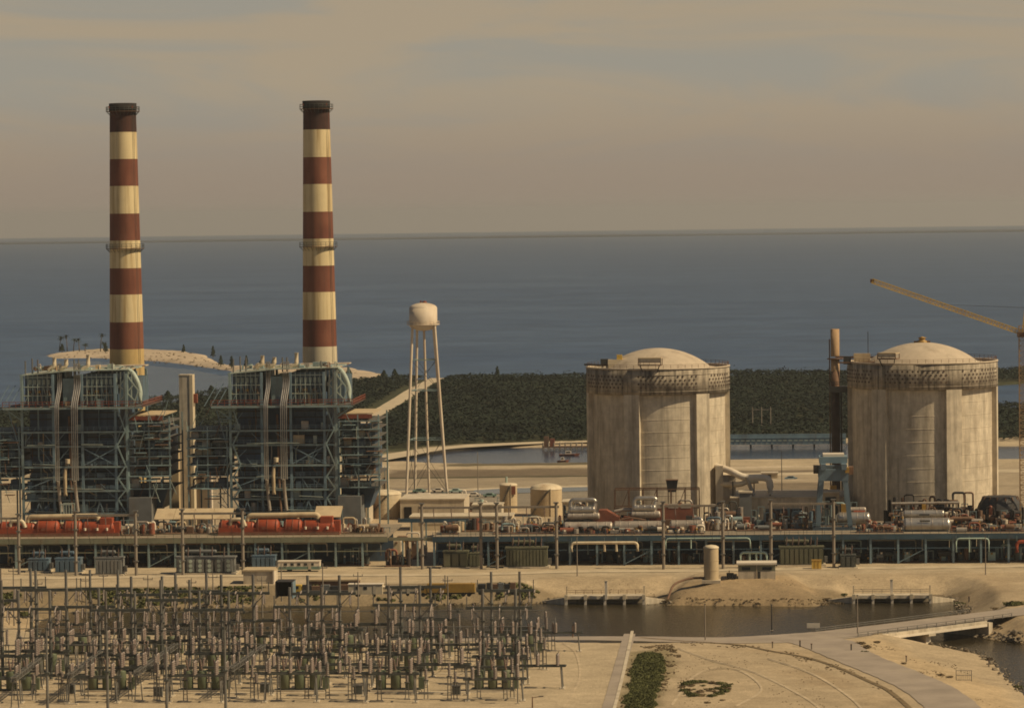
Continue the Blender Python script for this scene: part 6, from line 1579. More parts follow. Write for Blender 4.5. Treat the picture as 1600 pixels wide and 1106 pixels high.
# overhead conductors sagging from gantry to gantry and down to the breakers
def sag(label, p0, p1, drop, r=.055, grp='overhead conductors of the switchyard'):
    p0, p1 = Vector(p0), Vector(p1); n = 8
    o = thing('conductor', label, 'cable', p0.x, p0.y, p0.z, grp)
    pts = [(p1 - p0) * (i / n) + Vector((0, 0, -drop * 4 * (i / n) * (1 - i / n))) for i in range(n + 1)]
    MB().tube(pts, r, 5).build('wire', M['cable'], o)
    for q in (0, n): pole(o, 'dead_end', M['greyporc'], pts[q], pts[q] + (pts[1] - pts[0] if q == 0 else pts[-2] - pts[-1]).normalized() * 1.6, .2, 'insul')
for k in range(NB):
    uc = uc0 - pitch * k + .4; bay = f'{ordw(k)} bay from the right' if k else 'rightmost bay'
    for q, du in enumerate((-5.6, 0, 5.6)):
        ph = ('left', 'middle', 'right')[q]
        sag(f'{ph} overhead conductor between the two gantry rows, {bay}', (uc + du, wG[0], 15.7), (uc + du, wG[1], 15.7), 1.6)
        sag(f'{ph} overhead conductor from front gantry down to the front switches, {bay}', (uc + du, wG[0], 15.6), (uc + du * .75, wB[0] + 9.5, 8.2), .5)
# posts along the yard's right edge, taller and single
for i, (px, py) in enumerate([(809, 1099), (825, 1069), (838, 1041), (853, 1010)]):
    u, w_ = pg(px, py)
    t = thing('edge_post', f'thin single bus post on the right edge of the switchyard, {ordw(i)} from the camera', 'bus post', u, w_, 0, 'thin posts on the right edge of the switchyard')
    bx(t, 'footing', M['pale'], -.45, .45, -.45, .45, 0, .2); bar(t, 'post', G, (0, 0, 0), (0, 0, 5.2), .2); pole(t, 'post_insulator', M['greyporc'], (0, 0, 5.3), (0, 0, 8.0), .4, 'insul'); bx(t, 'cap_plate', GD, -.5, .5, -.5, .5, 5.2, 5.3)
# tubular bus bars over the rows
for r in range(3):
    for q in (1,):
        w_ = wB[r] + 9.5 + (-1.1 + 1.1 * q); ua = uc0 - pitch * (NB - .5); ub = uc0 + (6.5 if r else 6)
        t = thing('bus_bar', f'long tubular bus bar over the switches behind the {ROWN[r]} breaker row', 'bus bar', ua, w_, 8.05 + .5, 'tubular bus bars over the switchyard')
        n = NB * 2
        for i in range(n): pole(t, 'tube', G, ((ub - ua) * i / n, 0, 0), ((ub - ua) * (i + 1) / n, 0, 0), .09)
        for i in range(1, n): bx(t, 'coupler', GD, (ub - ua) * i / n - .3, (ub - ua) * i / n + .3, -.2, .2, -.4, .2)
# tall steel masts in the foreground and thin floodlight poles
for i, (px, py, yt) in enumerate([(75, 1135, 985), (169, 1132, 984), (261, 1130, 1010), (353, 1128, 984)]):
    u, w_ = pg(px, py); h = pw(px, yt, w_)[1]
    t = thing('lightning_mast', f'tall plain steel mast in the switchyard foreground, {ordw(i)} from the left', 'mast', u, w_, 0, 'plain steel masts in the foreground')
    pole(t, 'shaft', G, (0, 0, 0), (0, 0, h), .32, 'taper'); bx(t, 'base_plate', GD, -.6, .6, -.6, .6, 0, .12); bx(t, 'bracket', GD, -.5, .5, -.5, .5, h * .55, h * .55 + .35); bar(t, 'cap_rod', G, (0, 0, h), (0, 0, h + 1.2), .1)
# old strung beams of the left part of the yard: raised lattice beams on four legs
def beam_stand(label, xa, ya, xb, yb, z):
    pa, pb = gp(xa, ya, z), gp(xb, yb, z)
    a = (pa - ORG).dot(EU), (pa - ORG).dot(EW); b_ = (pb - ORG).dot(EU), (pb - ORG).dot(EW)
    t = thing('beam_stand', label, 'beam stand', a[0], a[1], 0, 'slanting bus beams in the left of the switchyard')
    d = Vector((b_[0] - a[0], b_[1] - a[1], 0)); L = d.length
    lattice(t, (0, 0, z), (d.x, d.y, z), .42, G, max(4, int(L / 1.6)), .16, .09)
    for f in (.06, .94):
        p = d * f
        for s in (-1, 1): bar(t, 'leg', G, (p.x + s * .8, p.y, 0), (p.x + s * .35, p.y, z - .4), .2)
        bx(t, 'footing', M['pale'], p.x - 1.3, p.x + 1.3, p.y - .5, p.y + .5, 0, .2)
    for f in (.25, .5, .75):
        p = d * f; pole(t, 'post_insulator', M['greyporc'], (p.x, p.y, z + .4), (p.x, p.y, z + 2.4), .26, 'insul')
beam_stand('slanting lattice bus beam in the left of the switchyard, between the second and third masts', 212, 1052, 275, 1008, 6.0)
beam_stand('slanting lattice bus beam in the left of the switchyard, left of the first mast', 20, 1062, 62, 1030, 6.0)
beam_stand('slanting lattice bus beam in the left of the switchyard, right of the fourth mast', 360, 1046, 412, 1010, 6.0)
beam_stand('slanting lattice bus beam in the left of the switchyard, between the first and second masts', 108, 1056, 160, 1018, 6.0)
# yard paraphernalia: cable trench covers
for i in range(3):
    y = (1071, 1043, 1016)[i]; ua = pg(20, y)[0]; ub, w_ = pg(800, y); w_ = wB[i] - 3.2
    t = thing('cable_trench', f'concrete cable trench cover strip ahead of the {ROWN[i]} breaker row', 'cable trench', ua, w_)
    n = 40
    for k in range(n): bx(t, 'cover_slab', M['concrete'], (ub - ua) * k / n + .03, (ub - ua) * (k + 1) / n - .03, -.4, .4, 0, .12)
# a ladder of slim line poles along the far bank behind the yard
for i, (px, py, yt) in enumerate([(22, 968, 885), (60, 965, 905), (135, 962, 900), (162, 930, 893), (232, 960, 898), (300, 958, 903), (333, 930, 895), (410, 955, 900), (440, 930, 880), (505, 952, 880), (560, 950, 893), (700, 950, 900)]):
    u, w_ = pg(px, py); h = pw(px, yt, w_)[1]
    t = thing('line_pole', f'slim line pole on the canal bank behind the switchyard, {ordw(i)} from the left', 'pole', u, w_, -1.5, 'slim line poles on the canal bank')
    pole(t, 'shaft', M['wood'], (0, 0, 0), (0, 0, h + 1.5), .2, 'taper'); bar(t, 'cross_arm', M['wood'], (-1.2, 0, h + .4), (1.2, 0, h + .4), .18)
    for s in (-1, 0, 1): pole(t, 'pin_insulator', M['greyporc'], (s * 1.1, 0, h + .5), (s * 1.1, 0, h + .95), .13, 'insul')

# ================================================================ canal works, bridge and small things
def intake(label, xa, xb, yt, yw, n, mrail):
    """open concrete intake: deck beam on piers standing in the canal"""
    pa, pb = gp(xa, yw, SEA), gp(xb, yw, SEA)
    u0, w0 = (pa - ORG).dot(EU), (pa - ORG).dot(EW); u1, w1 = (pb - ORG).dot(EU), (pb - ORG).dot(EW)
    w_ = (w0 + w1) / 2; L = u1 - u0; zt = pw((xa + xb) / 2, yt, w_)[1]
    t = thing('canal_intake', label, 'intake', u0, w_, 0, 'concrete intakes in the canal')
    for i in range(n):
        a, b_ = L * i / n, L * (i + 1) / n
        bx(t, 'deck_slab', M['pale'], a + .03, b_ - .03, -.5, 3.5, zt - .45, zt)
        bx(t, 'front_beam', M['concrete'], a + .03, b_ - .03, -.7, -.5 - .003, zt - .85, zt - .1)
        bx(t, 'back_wall', M['concrete'], a, b_, 3.5, 3.9, SEA - 2, zt - .02)
    for i in range(n + 1):
        x = L * i / n
        bx(t, 'pier', M['white'], x - .32, x + .32, -1.0, 3.0, SEA - 2, zt - .47); bx(t, 'pier_nose', M['cream'], x - .42, x + .42, -1.2, -.72, zt - 1.0, zt + .3)
    for x in (0, L): bar(t, 'gate_post', M['cream'], (x, 2.7, zt), (x, 2.7, zt + 2.2), .35)
    rail(t, [(0, 3.4), (L, 3.4)], zt, mrail, h=1.1, step=2.2, t=.1)
    for s, x in ((-1, -.5), (1, L + .5)):
        MB().add([(x, -.5, SEA - 2), (x + s * 6, 4, SEA - 2), (x + s * 6, 4, SEA + .5), (x, -.5, zt - .4), (x, .3, SEA - 2), (x + s * 6, 4.8, SEA - 2), (x + s * 6, 4.8, SEA + .5), (x, .3, zt - .4)],
                 [(0, 1, 2, 3), (7, 6, 5, 4), (3, 2, 6, 7), (0, 3, 7, 4), (1, 5, 6, 2), (0, 4, 5, 1)]).build('wing_wall', M['concrete'], t)
intake('long concrete canal intake on white piers left of the mound', 885, 1006, 930, 944, 4, M['rust'])
intake('concrete canal intake with dark piers right of the mound', 1334, 1454, 929, 942, 4, M['wood'])
t = thing('bank_post', 'white marker post on the canal bank behind the intake left of the mound', 'post', *pg(947, 921)); bx(t, 'shaft', M['white'], -.32, .32, -.3, .3, -2.5, 2.2); bx(t, 'cap', M['pale'], -.42, .42, -.4, .4, 2.2, 2.35)
t = thing('bank_post', 'white marker post on the canal bank behind the intake right of the mound', 'post', *pg(1393, 917)); bx(t, 'shaft', M['white'], -.32, .32, -.3, .3, -2.5, 1.9); bx(t, 'cap', M['pale'], -.42, .42, -.4, .4, 1.9, 2.05)
# tank and pump house on the mound
u, w_ = pg(1111.5, 904, 1.2); k = 1 / scale_at(w_); r = 11.5 * k
zt = pw(1111, 855, w_)[1]
t = thing('surge_tank', 'slim tan upright tank on the mound above the canal', 'tank', u, w_, 1.0)
MB().lathe([(r, 0), (r, zt - 1)], 32).build('shell', M['tan'], t); MB().lathe([(r + .1, zt - 1.15), (r + .1, zt - .85), (r * .7, zt - .45), (.01, zt - .25)], 32).build('roof', M['cream'], t)
for z in (.3, .6): MB().lathe([(r, (zt - 1) * z - .06), (r + .05, (zt - 1) * z - .05), (r + .05, (zt - 1) * z + .05), (r, (zt - 1) * z + .06)], 32).build('hoop', M['tan'], t)
pipe(t, 'outlet_pipe', M['rust'], bend([(-r, 0, .5), (-r - 4, -1, .5), (-r - 8, -5, -.6), (-r - 9.5, -10, -4.5)], 2), .3, 8); bx(t, 'footing', M['pale'], -r - .5, r + .5, -r - .5, r + .5, -.8, .02)
u, w_ = pg(1182.5, 903, 1.2); k = 1 / scale_at(w_); hw = 29 * k; h = pw(1182, 879, w_)[1] - 1.0
t = thing('pump_house', 'small pump house with pale flat roof and green wall on the mound', 'building', u, w_, 1.0)
bx(t, 'lower_wall', M['concrete'], -hw, hw, 0, 6, -.6, h * .48); bx(t, 'upper_wall', M['greendeck'], -hw + .003, hw - .003, .003, 6 - .003, h * .48, h - .5)
bx(t, 'roof', M['white'], -hw - .4, hw + .4, -.4, 6.4, h - .5, h); bar(t, 'downpipe', M['cream'], (0, -.08, -.4), (0, -.08, h - .5), .14)
for a, b_ in ((-.8, -.35), (.3, .8)): bx(t, 'window', M['glass'], hw * a, hw * b_, -.05, -.003, h * .55, h * .74)
bx(t, 'door', M['darksteel'], hw * .04, hw * .2, -.06, -.003, -.3, h * .46)
t = thing('portable_pump', 'small black portable pump beside the pump house', 'pump', pg(1143, 903, 1.2)[0], pg(1143, 903, 1.2)[1], 1.0)
bx(t, 'engine', M['rubber'], -1.3, .6, -.5, .6, .4, 1.6); bx(t, 'radiator', M['darksteel'], .6, 1.4, -.5, .6, .4, 1.3); inst('pole', M['darksteel'], 'exhaust', t, (-.6, 0, 1.6), (.1, .1, .7))
for x in (-.9, .9): inst('drum', M['rubber'], 'wheel', t, (x, -.5, .4), (.4, .4, .2), Vector((0, -1, 0)).to_track_quat('Z', 'Y'))

# ---------------------------------------------------------------- road bridge over the channel
A, B_ = gp(1377, 990, 0), gp(1541, 969, 0)
d = (B_ - A); L = d.length; ang = math.atan2(d.y, d.x)
t = bpy.data.objects.new('road_bridge', None); COL.objects.link(t); t.location = A - Vector((0, 0, .35)); t.rotation_euler = (0, 0, ang)
tag(t, 'low concrete road bridge with rails over the canal channel', 'bridge')
n = 4
for i in range(n):
    a, b_ = L * i / n, L * (i + 1) / n
    bx(t, 'deck_slab', M['pale'], a + .02, b_ - .02, 0, 13, -.75, .30); bx(t, 'edge_beam', M['white'], a + .02, b_ - .02, -.35, -.003, -1.05, -.45); bx(t, 'parapet', M['concrete'], a + .02, b_ - .02, -.30, -.003, -.447, .3); bx(t, 'parapet', M['concrete'], a + .02, b_ - .02, 13.003, 13.3, -.8, .3)
for x in (L * .47, ): bx(t, 'pier', M['white'], x - .8, x + .8, 1.0, 12.0, -8, -.77); bx(t, 'pier_cap', M['pale'], x - 1.2, x + 1.2, -.3, 13.3, -1.6, -1.06)
for x in (-1.6, L + .2): bx(t, 'abutment', M['concrete'], x, x + 1.4, -.6, 13.6, -8, -.2)
for y in (-.2, 13.2): rail(t, [(-8, y), (L + 9, y)], .3, M['galv'], h=1.0, step=3.2, t=.13)
# guard rail posts, sign, signs and lamp poles
def lamp(label, px, py, yt, arm=False, m='wood', z=0.0, r=.16, cat='pole', name='lamp_pole'):
    u, w_ = pg(px, py, z); h = pw(px, yt, w_)[1] - z
    t = thing(name, label, cat, u, w_, z)
    pole(t, 'shaft', M[m], (0, 0, -.3), (0, 0, h), r, 'taper'); bx(t, 'base', M['pale'], -.3, .3, -.3, .3, 0, .15)
    if arm: bar(t, 'arm', M[m], (0, 0, h - .2), (1.6, 0, h + .1), .12); bx(t, 'lamp_head', M['galv'], 1.3, 2.2, -.2, .2, h, h + .2)
    else: bx(t, 'cap', M['galvdark'], -.22, .22, -.22, .22, h, h + .15)
    return t
lamp('bare timber pole by the road in front of the canal', 1102, 1000, 944)
lamp('bare timber pole at the road junction before the bridge', 1340, 990, 930)
lamp('dark thin pole standing at the far canal edge below the pump house', 1206, 985, 945, m='darksteel')
lamp('slim pole on the sand bank at the right end of the deck', 1540, 898, 838)
lamp('slim pole on the sand before the first pole frame of the blue edged deck', 902, 900, 838)
lamp('tall slim steel mast between the two containments', 1222, 800, 705, m='darksteel')
lamp('tall slim steel mast behind the squat blockhouse right of the water tower', 747, 775, 705, m='wood')
lamp('small curved lamp post at the right front corner of the switchyard', 832, 1106, 1088, arm=True, m='rust')
lamp('short hydrant post by the canal left of the walkway', 895, 996, 976, m='rust')
t = thing('road_sign', 'white board sign beside the road before the bridge', 'sign', *pg(1271, 984)); bx(t, 'board', M['white'], -1.5, 1.5, -.08, .08, .5, 1.6)
for x in (-1.2, 1.2): bar(t, 'post', M['wood'], (x, .1, 0), (x, .1, 1.2), .12)
g_ = gpt(1506, 1064); t = thing('wire_gate', 'small wire gate panel on the sand beside the right hand pond', 'gate', (g_ - ORG).dot(EU), (g_ - ORG).dot(EW), g_.z)
for x in (-1.6, 1.6): bar(t, 'post', M['galv'], (x, 0, 0), (x, 0, 2.4), .14)
for z in (.3, 1.3, 2.3): bar(t, 'rail', M['galv'], (-1.6, 0, z), (1.6, 0, z), .09)
for i in range(7): bar(t, 'wire', M['galv'], (-1.2 + .4 * i, 0, .3), (-1.2 + .4 * i, 0, 2.3), .04)
for i, (px, py) in enumerate([(1250, 1010), (1268, 1015), (1330, 1016), (1545, 1041), (1514, 940), (1416, 1034), (1358, 984), (1207, 1012)]):
    g_ = gpt(px, py); u, w_ = (g_ - ORG).dot(EU), (g_ - ORG).dot(EW); t = thing('marker_post', ['short dark marker post where the road widens', 'short dark marker post just right of the road widening', 'short dark stump on the sand inside the road bend', 'dark stump at the edge of the right hand pond', 'small brown post on the sand slope right of the intakes', 'thin dark stick on the sand below the bridge', 'dark post at the near end of the bridge rail', 'short dark marker post before the road drain'][i], 'post', u, w_, g_.z)
    bar(t, 'shaft', M['wood' if i % 2 else 'darksteel'], (0, 0, -.2), (0, 0, 1.3), .28); bx(t, 'top', M['rust'], -.2, .2, -.2, .2, 1.3, 1.45)

# ---------------------------------------------------------------- scrub, stones
def bush(label, px, py, r, m, z=0.0, n=26, flat=.7):
    p = gpt(px, py); z = p.z
    C = np.array([[p.x + rng.normal() * r * .45, p.y + rng.normal() * r * .45, z + rng.uniform(.05, .35) * r] for _ in range(n)])
    V, Q = leaf_cloud(C, np.full(n, r * .45), 16, r * .14, flat)
    o = bpy.data.objects.new('shrub', None); COL.objects.link(o); o.location = p; tag(o, label, 'shrub', 'small shrubs on the sand')
    V = V - np.array([p.x, p.y, p.z])
    c = bpy.data.objects.new('foliage', np_mesh('foliage', V, Q, M[m], False)); COL.objects.link(c); c.parent = o
    MB().tube([(0, 0, -.2), (.1 * r, 0, .5 * r)], [.12, .05], 5).build('stem', M['bark'], o)
    return o
# the ring of scrub on the sand
nb = 0
pl = [(1101 + 37 * math.cos(a) * s, 1077 + 11 * math.sin(a) * s) for a, s in [(i * 2 * math.pi / 15, 1 if i % 3 else .92) for i in range(15)]]
for i, (x, y) in enumerate(pl):
    bush(f'low shrub in the oval scrub ring, {ordw(i)} clockwise from its right tip', x + random.uniform(-2, 2), y + random.uniform(-1, 1), random.uniform(.8, 1.35), 'leaf3' if i % 4 else 'dryleaf')
for i in range(14): bush(f'small dry shrub inside the oval scrub ring, {ordw(i)} from the left', 1072 + i * 4.4, 1077 + random.uniform(-6, 6), random.uniform(.4, .85), 'dryleaf' if i % 3 else 'leaf3')
for i, (x, y, r, m, lab) in enumerate([
        (1346, 1006, 1.0, 'dryleaf', 'brown shrub at the left abutment of the bridge'), (1354, 1012, 1.1, 'dryleaf', 'brown shrub just below the left abutment of the bridge'),
        (1371, 1004, .8, 'dryleaf', 'small tawny shrub close to the left abutment'), (1353, 1020, .9, 'leaf3', 'green brown shrub inside the road bend'),
        (1412, 1037, .6, 'dryleaf', 'tiny shrub on the sand above the road bend'), (1470, 1055, .8, 'dryleaf', 'low tawny shrub at the road edge'), (1484, 1058, .7, 'dryleaf', 'second low tawny shrub at the road edge'),
        (1545, 1030, .8, 'dryleaf', 'brown shrub at the pond edge'), (1575, 1055, .9, 'leaf3', 'dark shrub at the pond edge near the picture border'), (1590, 1074, .9, 'leaf3', 'lowest dark shrub at the pond edge'),
        (1578, 946, 1.8, 'leaf3', 'grey green shrub on the sand spit right of the canal end'), (1590, 945, 1.6, 'leaf3', 'second grey green shrub right of the canal end'), (1555, 952, 1.0, 'dryleaf', 'small shrub at the far bridge approach'),
        (1500, 946, 1.6, 'leaf3', 'dark shrub at the canal end beside the intake'), (1480, 938, 1.2, 'leaf3', 'dark shrub beside the right wing of the intake'), (1043, 940, 1.2, 'dryleaf', 'tawny shrub right of the intake left of the mound'),
        (1292, 938, 1.2, 'dryleaf', 'tawny shrub right of the mound'), (1318, 930, 1.0, 'leaf3', 'thin shrub left of the right hand intake'),
        (1105, 1098, .6, 'dryleaf', 'tiny shrub below the ring of scrub'), (1128, 1094, .5, 'dryleaf', 'tiny dry shrub at lower right of the ring of scrub'),
        (36, 963, 2.2, 'leaf3', 'dark shrub on the bank at the left end of the canal'), (4, 946, 2.0, 'leaf3', 'dark shrub on the bank at the left picture edge'), (285, 940, 2.0, 'dryleaf', 'brown shrub on the far canal bank behind the second mast'), (330, 935, 2.4, 'dryleaf', 'big brown shrub on the far canal bank left of the tan shed'), (805, 946, 1.6, 'leaf3', 'dark round shrub on the far canal bank by the last gantry')]):
    bush(lab, x, y, r, m, 0.0 if y > 1000 else -2.5 if y > 938 else -1.0)
ROCKME = []
for s in range(4):
    bm = bmesh.new(); bmesh.ops.create_icosphere(bm, subdivisions=1, radius=1)
    rr = random.Random(s)
    for v in bm.verts: v.co *= rr.uniform(.7, 1.2); v.co.z *= .6
    me = bpy.data.meshes.new('boulder'); bm.to_mesh(me); bm.free(); me.materials.append(M['rock']); ROCKME.append(me)
SPOTS = []; SEGS = []; SEGN = []
for (xa, ya, xb, yb, n) in [(1545, 985, 1600, 1003, 16), (1525, 1020, 1600, 1082, 10), (850, 940, 866, 937, 6), (1035, 938, 1055, 943, 7), (1488, 935, 1512, 955, 9), (1545, 975, 1600, 992, 10), (1440, 1003, 1520, 1018, 4)]:
    for i in range(n):
        f = (i + random.random()) / n; SEGS.append(len(SEGN)); SPOTS.append((xa + (xb - xa) * f + random.uniform(-3, 3), ya + (yb - ya) * f + random.uniform(-1.5, 1.5)))
    SEGN.append(1)
PL = ['the right bridge abutment', 'the near shore of the right hand pond', 'the left wing of the left intake', 'the right wing of the left intake', 'the right end of the canal', 'the bridge approach at the right edge', 'the pond shore below the bridge']
LABS = ['limestone boulder at ' + p for p in PL]; GRPS = ['boulders at ' + p for p in PL]
for i, (x, y) in enumerate(SPOTS):
    seg = SEGS[i]
    p = gpt(x, y); o = bpy.data.objects.new('boulder', ROCKME[i % 4]); COL.objects.link(o)
    s = random.uniform(.35, .95); o.location = p; o.scale = (s * 1.2, s, s); o.rotation_euler = (random.random(), random.random(), random.random() * 6)
    tag(o, LABS[seg] + f', {ordw(SEGS[:i].count(seg))} from the left', 'boulder', GRPS[seg])

# ---------------------------------------------------------------- trees
def palm(label, px, yb, yt, lean, seed):
    R = random.Random(seed); p = gp(px, yb, FARZ + .4); h = (at(px, yt, p.y).z - p.z)
    t = bpy.data.objects.new('palm_tree', None); COL.objects.link(t); t.location = p; tag(t, label, 'palm tree', 'palms on the sand spit')
    pts = [(lean * h * (f ** 2), 0, h * f * .92) for f in (0, .35, .7, 1)]
    MB().tube(pts, [.42, .32, .26, .24], 7).build('trunk', M['bark'], t)
    b = MB(); top = Vector(pts[-1])
    for i in range(22):
        a = 2 * math.pi * i / 22 + R.random() * .3; el = R.uniform(-.35, 1.1); L = R.uniform(2.4, 3.6)
        prev = top; dirv = Vector((math.cos(a) * math.cos(el), math.sin(a) * math.cos(el), math.sin(el))); side = Vector((-math.sin(a), math.cos(a), 0))
        for s in range(4):
            nxt = prev + dirv * (L / 4); dirv = (dirv + Vector((0, 0, -.33))).normalized(); w0, w1 = .55 * (1 - s * .15), .55 * (.85 - s * .22)
            b.add([prev - side * w0, prev + side * w0 + Vector((0, 0, -.15)), nxt + side * max(w1, .08) + Vector((0, 0, -.15)), nxt - side * max(w1, .08)], [(0, 1, 2, 3)]); prev = nxt
    b.build('crown', M['leaf2'], t); return t
for i, (x, yb, yt, ln, lab) in enumerate([(93, 549, 527, .12, 'tall palm at the left end of the sand spit'), (105, 549, 524, -.06, 'tallest palm of the left group on the sand spit'), (115, 549, 531, .1, 'short palm right of the tallest on the sand spit'),
        (124, 549, 530, -.08, 'palm in the middle of the left group on the sand spit'), (133, 549, 538, .1, 'small palm leaning at the right of the left group'), (157, 549, 522, .1, 'high palm nearest the left chimney on the sand spit'), (163, 549, 535, -.08, 'low palm beside the left chimney on the sand spit')]):
    palm(lab, x, yb, yt, ln, i)
def pine(label, px, yb, yt, z=FARZ, seed=0, wid=.17, m='leaf2', cat='tree', name='pine_tree', grp='dark conifers on the spit and shore'):
    p = gp(px, yb, z); h = at(px, yt, p.y).z - p.z
    t = bpy.data.objects.new(name, None); COL.objects.link(t); t.location = p; tag(t, label, cat, grp)
    MB().tube([(0, 0, -.3), (0, 0, h * .95)], [.3, .06], 6).build('trunk', M['bark'], t)
    n = 34; f = np.linspace(.12, 1, n); a = rng.uniform(0, 6.28, n); rr = h * wid * (1.08 - f) ** .8
    C = np.stack([np.cos(a) * rr * .6, np.sin(a) * rr * .6, h * f], 1)
    V, Q = leaf_cloud(C, rr * .7 + .25, 16, .42, .9)
    c = bpy.data.objects.new('crown', np_mesh('crown', V, Q, M[m], False)); COL.objects.link(c); c.parent = t
    return t
for i, (x, yb, yt, lab, w) in enumerate([(97, 550, 538, 'bushy dark tree under the left palms on the spit', .4), (165, 551, 536, 'dark tree touching the left chimney on the spit', .3), (287, 551, 539, 'lone dark conifer on the spit right of the left chimney', .22),
        (333, 558, 541, 'taller dark conifer on the spit halfway between the chimneys', .2), (345, 572, 556, 'dark conifer at the bend of the spit', .25), (362, 575, 557, 'dense dark conifer above the second boiler', .25), (385, 575, 556, 'thin conifer above the second boiler roof', .18),
        (407, 574, 564, 'round dark tree behind the second boiler roof, left of the chimney', .4), (426, 575, 563, 'small conifer just left of the second chimney', .22), (777, 588, 573, 'lone conifer rising over the mangrove shore right of the water tower', .26), (545, 588, 576, 'bushy tree where the spit meets the mangroves', .45),
        (600, 590, 579, 'dark bushy tree on the shore left of the water tower', .45), (617, 590, 577, 'second dark bushy tree on the shore left of the water tower', .4), (1185, 586, 578, 'low shore tree seen between the containments', .5), (1240, 586, 579, 'second low shore tree seen between the containments', .5), (262, 622, 611, 'dark bushy tree on the shore between the boilers', .55), (330, 614, 603, 'dark bushy tree on the shore beside the lift tower', .55)]):
    pine(lab, x, yb, yt, FARZ, i, w)
tuft_patch('spit_scrub', 'thin brown scrub scattered over the sand spit', 'scrub', [(70, 556), (140, 550), (300, 552), (340, 564), (380, 577), (560, 582), (560, 590), (380, 583), (300, 568), (140, 557)], 200, .4, M['dryleaf'], z=FARZ + .3, hgt=1.0)

# ---------------------------------------------------------------- the basin behind the plant: dock, boats, footbridge
u, w_ = pg(848, 703, SEA); ub = pw(918, 703, w_)[0]; L = ub - u
t = thing('timber_dock', 'rusty timber dock on piles at the basin left of the containment', 'dock', u, w_)
for i in range(8): bx(t, 'deck_plank', M['rust'], L * i / 8 + .05, L * (i + 1) / 8 - .05, 0, 4, -2.9, -2.5)
for i in range(9):
    for y in (0.2, 3.8): pole(t, 'pile', M['wood'], (L * i / 8, y, SEA - 2), (L * i / 8, y, -1.0), .25)
for i, (x, hh) in enumerate(((1.5, 4.2), (4, 3.2))): bx(t, 'dock_shed', M['brownred' if i else 'rust'], x - 1, x + 1, 1, 3, -2.5, -2.5 + hh)
def boat(label, px, py, L, m):
    u, w_ = pg(px, py, SEA); t = thing('work_boat', label, 'boat', u, w_, SEA); h = L / 2
    MB().add([(-h, -.9, .7), (h * .5, -.9, .8), (h, 0, 1.1), (h * .5, .9, .8), (-h, .9, .7), (-h * .9, -.6, -.3), (h * .45, -.6, -.3), (h * .8, 0, -.2), (h * .45, .6, -.3), (-h * .9, .6, -.3)],
             [(0, 5, 6, 1), (1, 6, 7, 2), (2, 7, 8, 3), (3, 8, 9, 4), (4, 9, 5, 0), (0, 1, 2, 3, 4)]).build('hull', m, t)
    bx(t, 'cabin', M['white'], -h * .4, h * .15, -.6, .6, .75, 2.0); bx(t, 'cabin_window', M['glass'], -h * .3, h * .05, -.63, -.603, 1.3, 1.8); bar(t, 'mast', M['galv'], (0, 0, 2), (0, 0, 4), .1)
boat('rust red work boat moored by the timber dock', 890, 712, 9, M['brownred']); boat('small pinkish boat drifting below the dock', 880, 722, 5, M['brownred'])
u, w_ = pg(1140, 700, SEA); ub = pw(1322, 700, w_)[0]; L = ub - u
t = thing('footbridge', 'long blue green footbridge with pale rail panels across the far canal', 'footbridge', u, w_)
n = 22
for i in range(n):
    a, b_ = L * i / n, L * (i + 1) / n
    bx(t, 'deck_panel', M['bluesteel'], a + .04, b_ - .04, 0, 3, -2.6, -1.7); bx(t, 'rail_panel', M['palesteel'], a + .35, b_ - .35, -.1, -.02, -1.2, -.5); bar(t, 'rail_post', M['bluesteel'], (a, -.06, -1.7), (a, -.06, .2), .22)
bar(t, 'top_rail', M['bluesteel'], (0, -.06, .2), (L, -.06, .2), .35); bx(t, 'side_girder', M['bluesteel'], 0, L, .1, .4, -1.7, 1.9)
for i in range(0, n + 1, 4): pole(t, 'pile', M['darksteel'], (L * i / n, 1.5, SEA - 2), (L * i / n, 1.5, -2.6), .4)
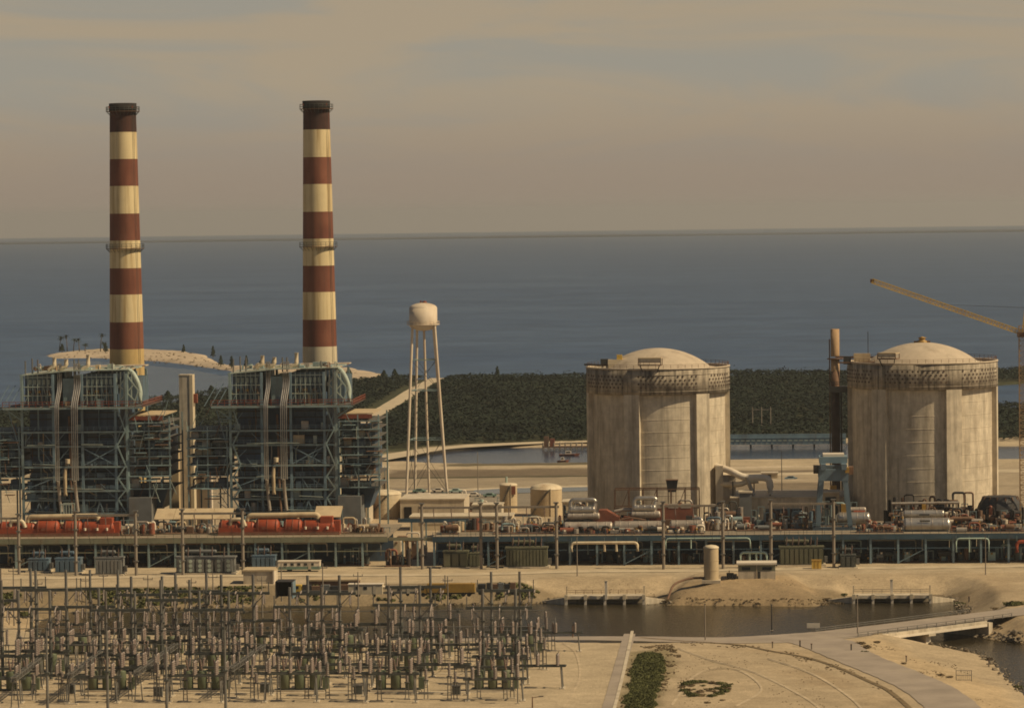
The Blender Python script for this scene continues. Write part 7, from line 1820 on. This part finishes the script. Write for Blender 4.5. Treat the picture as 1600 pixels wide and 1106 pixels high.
# vehicles and huts along the sandy service ground behind
for i, (x, y, m, lab) in enumerate([(655, 770, 'seagreen', 'pale green car parked left under the water tower'), (685, 769, 'white', 'white car parked under the middle of the water tower'), (712, 770, 'palegreen', 'pale green van parked right under the water tower'), (740, 776, 'white', 'white car parked right of the water tower'), (765, 777, 'seagreen', 'green car parked beside the small tan tank'), (1290, 770, 'tan', 'tan car parked behind the gantry crane'), (1180, 748, 'white', 'white car on the perimeter road between the containments'), (1236, 748, 'bluesteel', 'blue car on the perimeter road left of the vent stack')]):
    u, w_ = pg(x, y); t = thing('parked_car', lab, 'car', u, w_, 0 if i < 6 else -.5, 'cars parked behind the plant')
    MB().add([(-2.3, 0, .4), (2.3, 0, .4), (2.3, 0, .95), (1.5, .1, 1.0), (.9, .15, 1.5), (-1.1, .15, 1.5), (-1.7, .1, 1.0), (-2.3, 0, .95)] + [(-2.3, 1.8, .4), (2.3, 1.8, .4), (2.3, 1.8, .95), (1.5, 1.7, 1.0), (.9, 1.65, 1.5), (-1.1, 1.65, 1.5), (-1.7, 1.7, 1.0), (-2.3, 1.8, .95)],
             [tuple(range(8)), tuple(range(15, 7, -1))] + [(k, 8 + k, 8 + (k + 1) % 8, (k + 1) % 8) for k in range(8)]).build('body', M[m], t)
    bx(t, 'side_window', M['glass'], -1.0, .8, .02, .1, 1.05, 1.42)
    for x_2 in (-1.4, 1.4):
        for y_2 in (.15, 1.95): inst('drum', M['rubber'], 'wheel', t, (x_2, y_2, .33), (.33, .33, .22), Vector((0, -1, 0)).to_track_quat('Z', 'Y'))
for i, (xa, xb, yt, yb, m, lab) in enumerate([(1190, 1215, 738, 746, 'tan', 'tiny tan hut on the perimeter road left of the vent stack'), (540, 570, 735, 748, 'tan', 'tan hut behind the boiler nearer the water tower'), (596, 606, 730, 768, 'cream', 'slim cream panel tower right of the second boiler'), (660, 690, 780, 790, 'concrete', 'small flat plant box on the low building roof')][:3]):
    block('site_hut', lab, 'hut', xa, xb, yt, yb, M[m], 5, openings=[('door', .4, .6, 0, .6, 'darksteel')])
# H-frame line on the marsh between the containments
u, w_ = pg(1190, 668, FARZ); k = 1 / scale_at(w_)
t = thing('line_tower', 'faint timber line structure standing in the mangroves between the containments', 'line tower', u, w_, FARZ)
for x in (-14, 0, 14): pole(t, 'pole', M['wood'], (x * k, 0, 0), (x * k, 0, 32 * k), .25)
bar(t, 'cross_arm', M['wood'], (-16 * k, 0, 28 * k), (16 * k, 0, 28 * k), .3)

# ---------------------------------------------------------------- the hazy air over the bay
hz = MB().box(-26000, 26000, -400, 41500, -230, 150)
hzm = bpy.data.materials.new('haze_air'); hzm.use_nodes = True
t = hzm.node_tree; t.nodes.clear()
ho = t.nodes.new('ShaderNodeOutputMaterial'); pv = t.nodes.new('ShaderNodeVolumePrincipled')
pv.inputs['Color'].default_value = (.90, .91, .88, 1); pv.inputs['Density'].default_value = 3.9e-5
pv.inputs['Anisotropy'].default_value = 0.3
t.links.new(pv.outputs[0], ho.inputs['Volume'])
haze = hz.build('haze', hzm); tag(haze, kind='stuff')
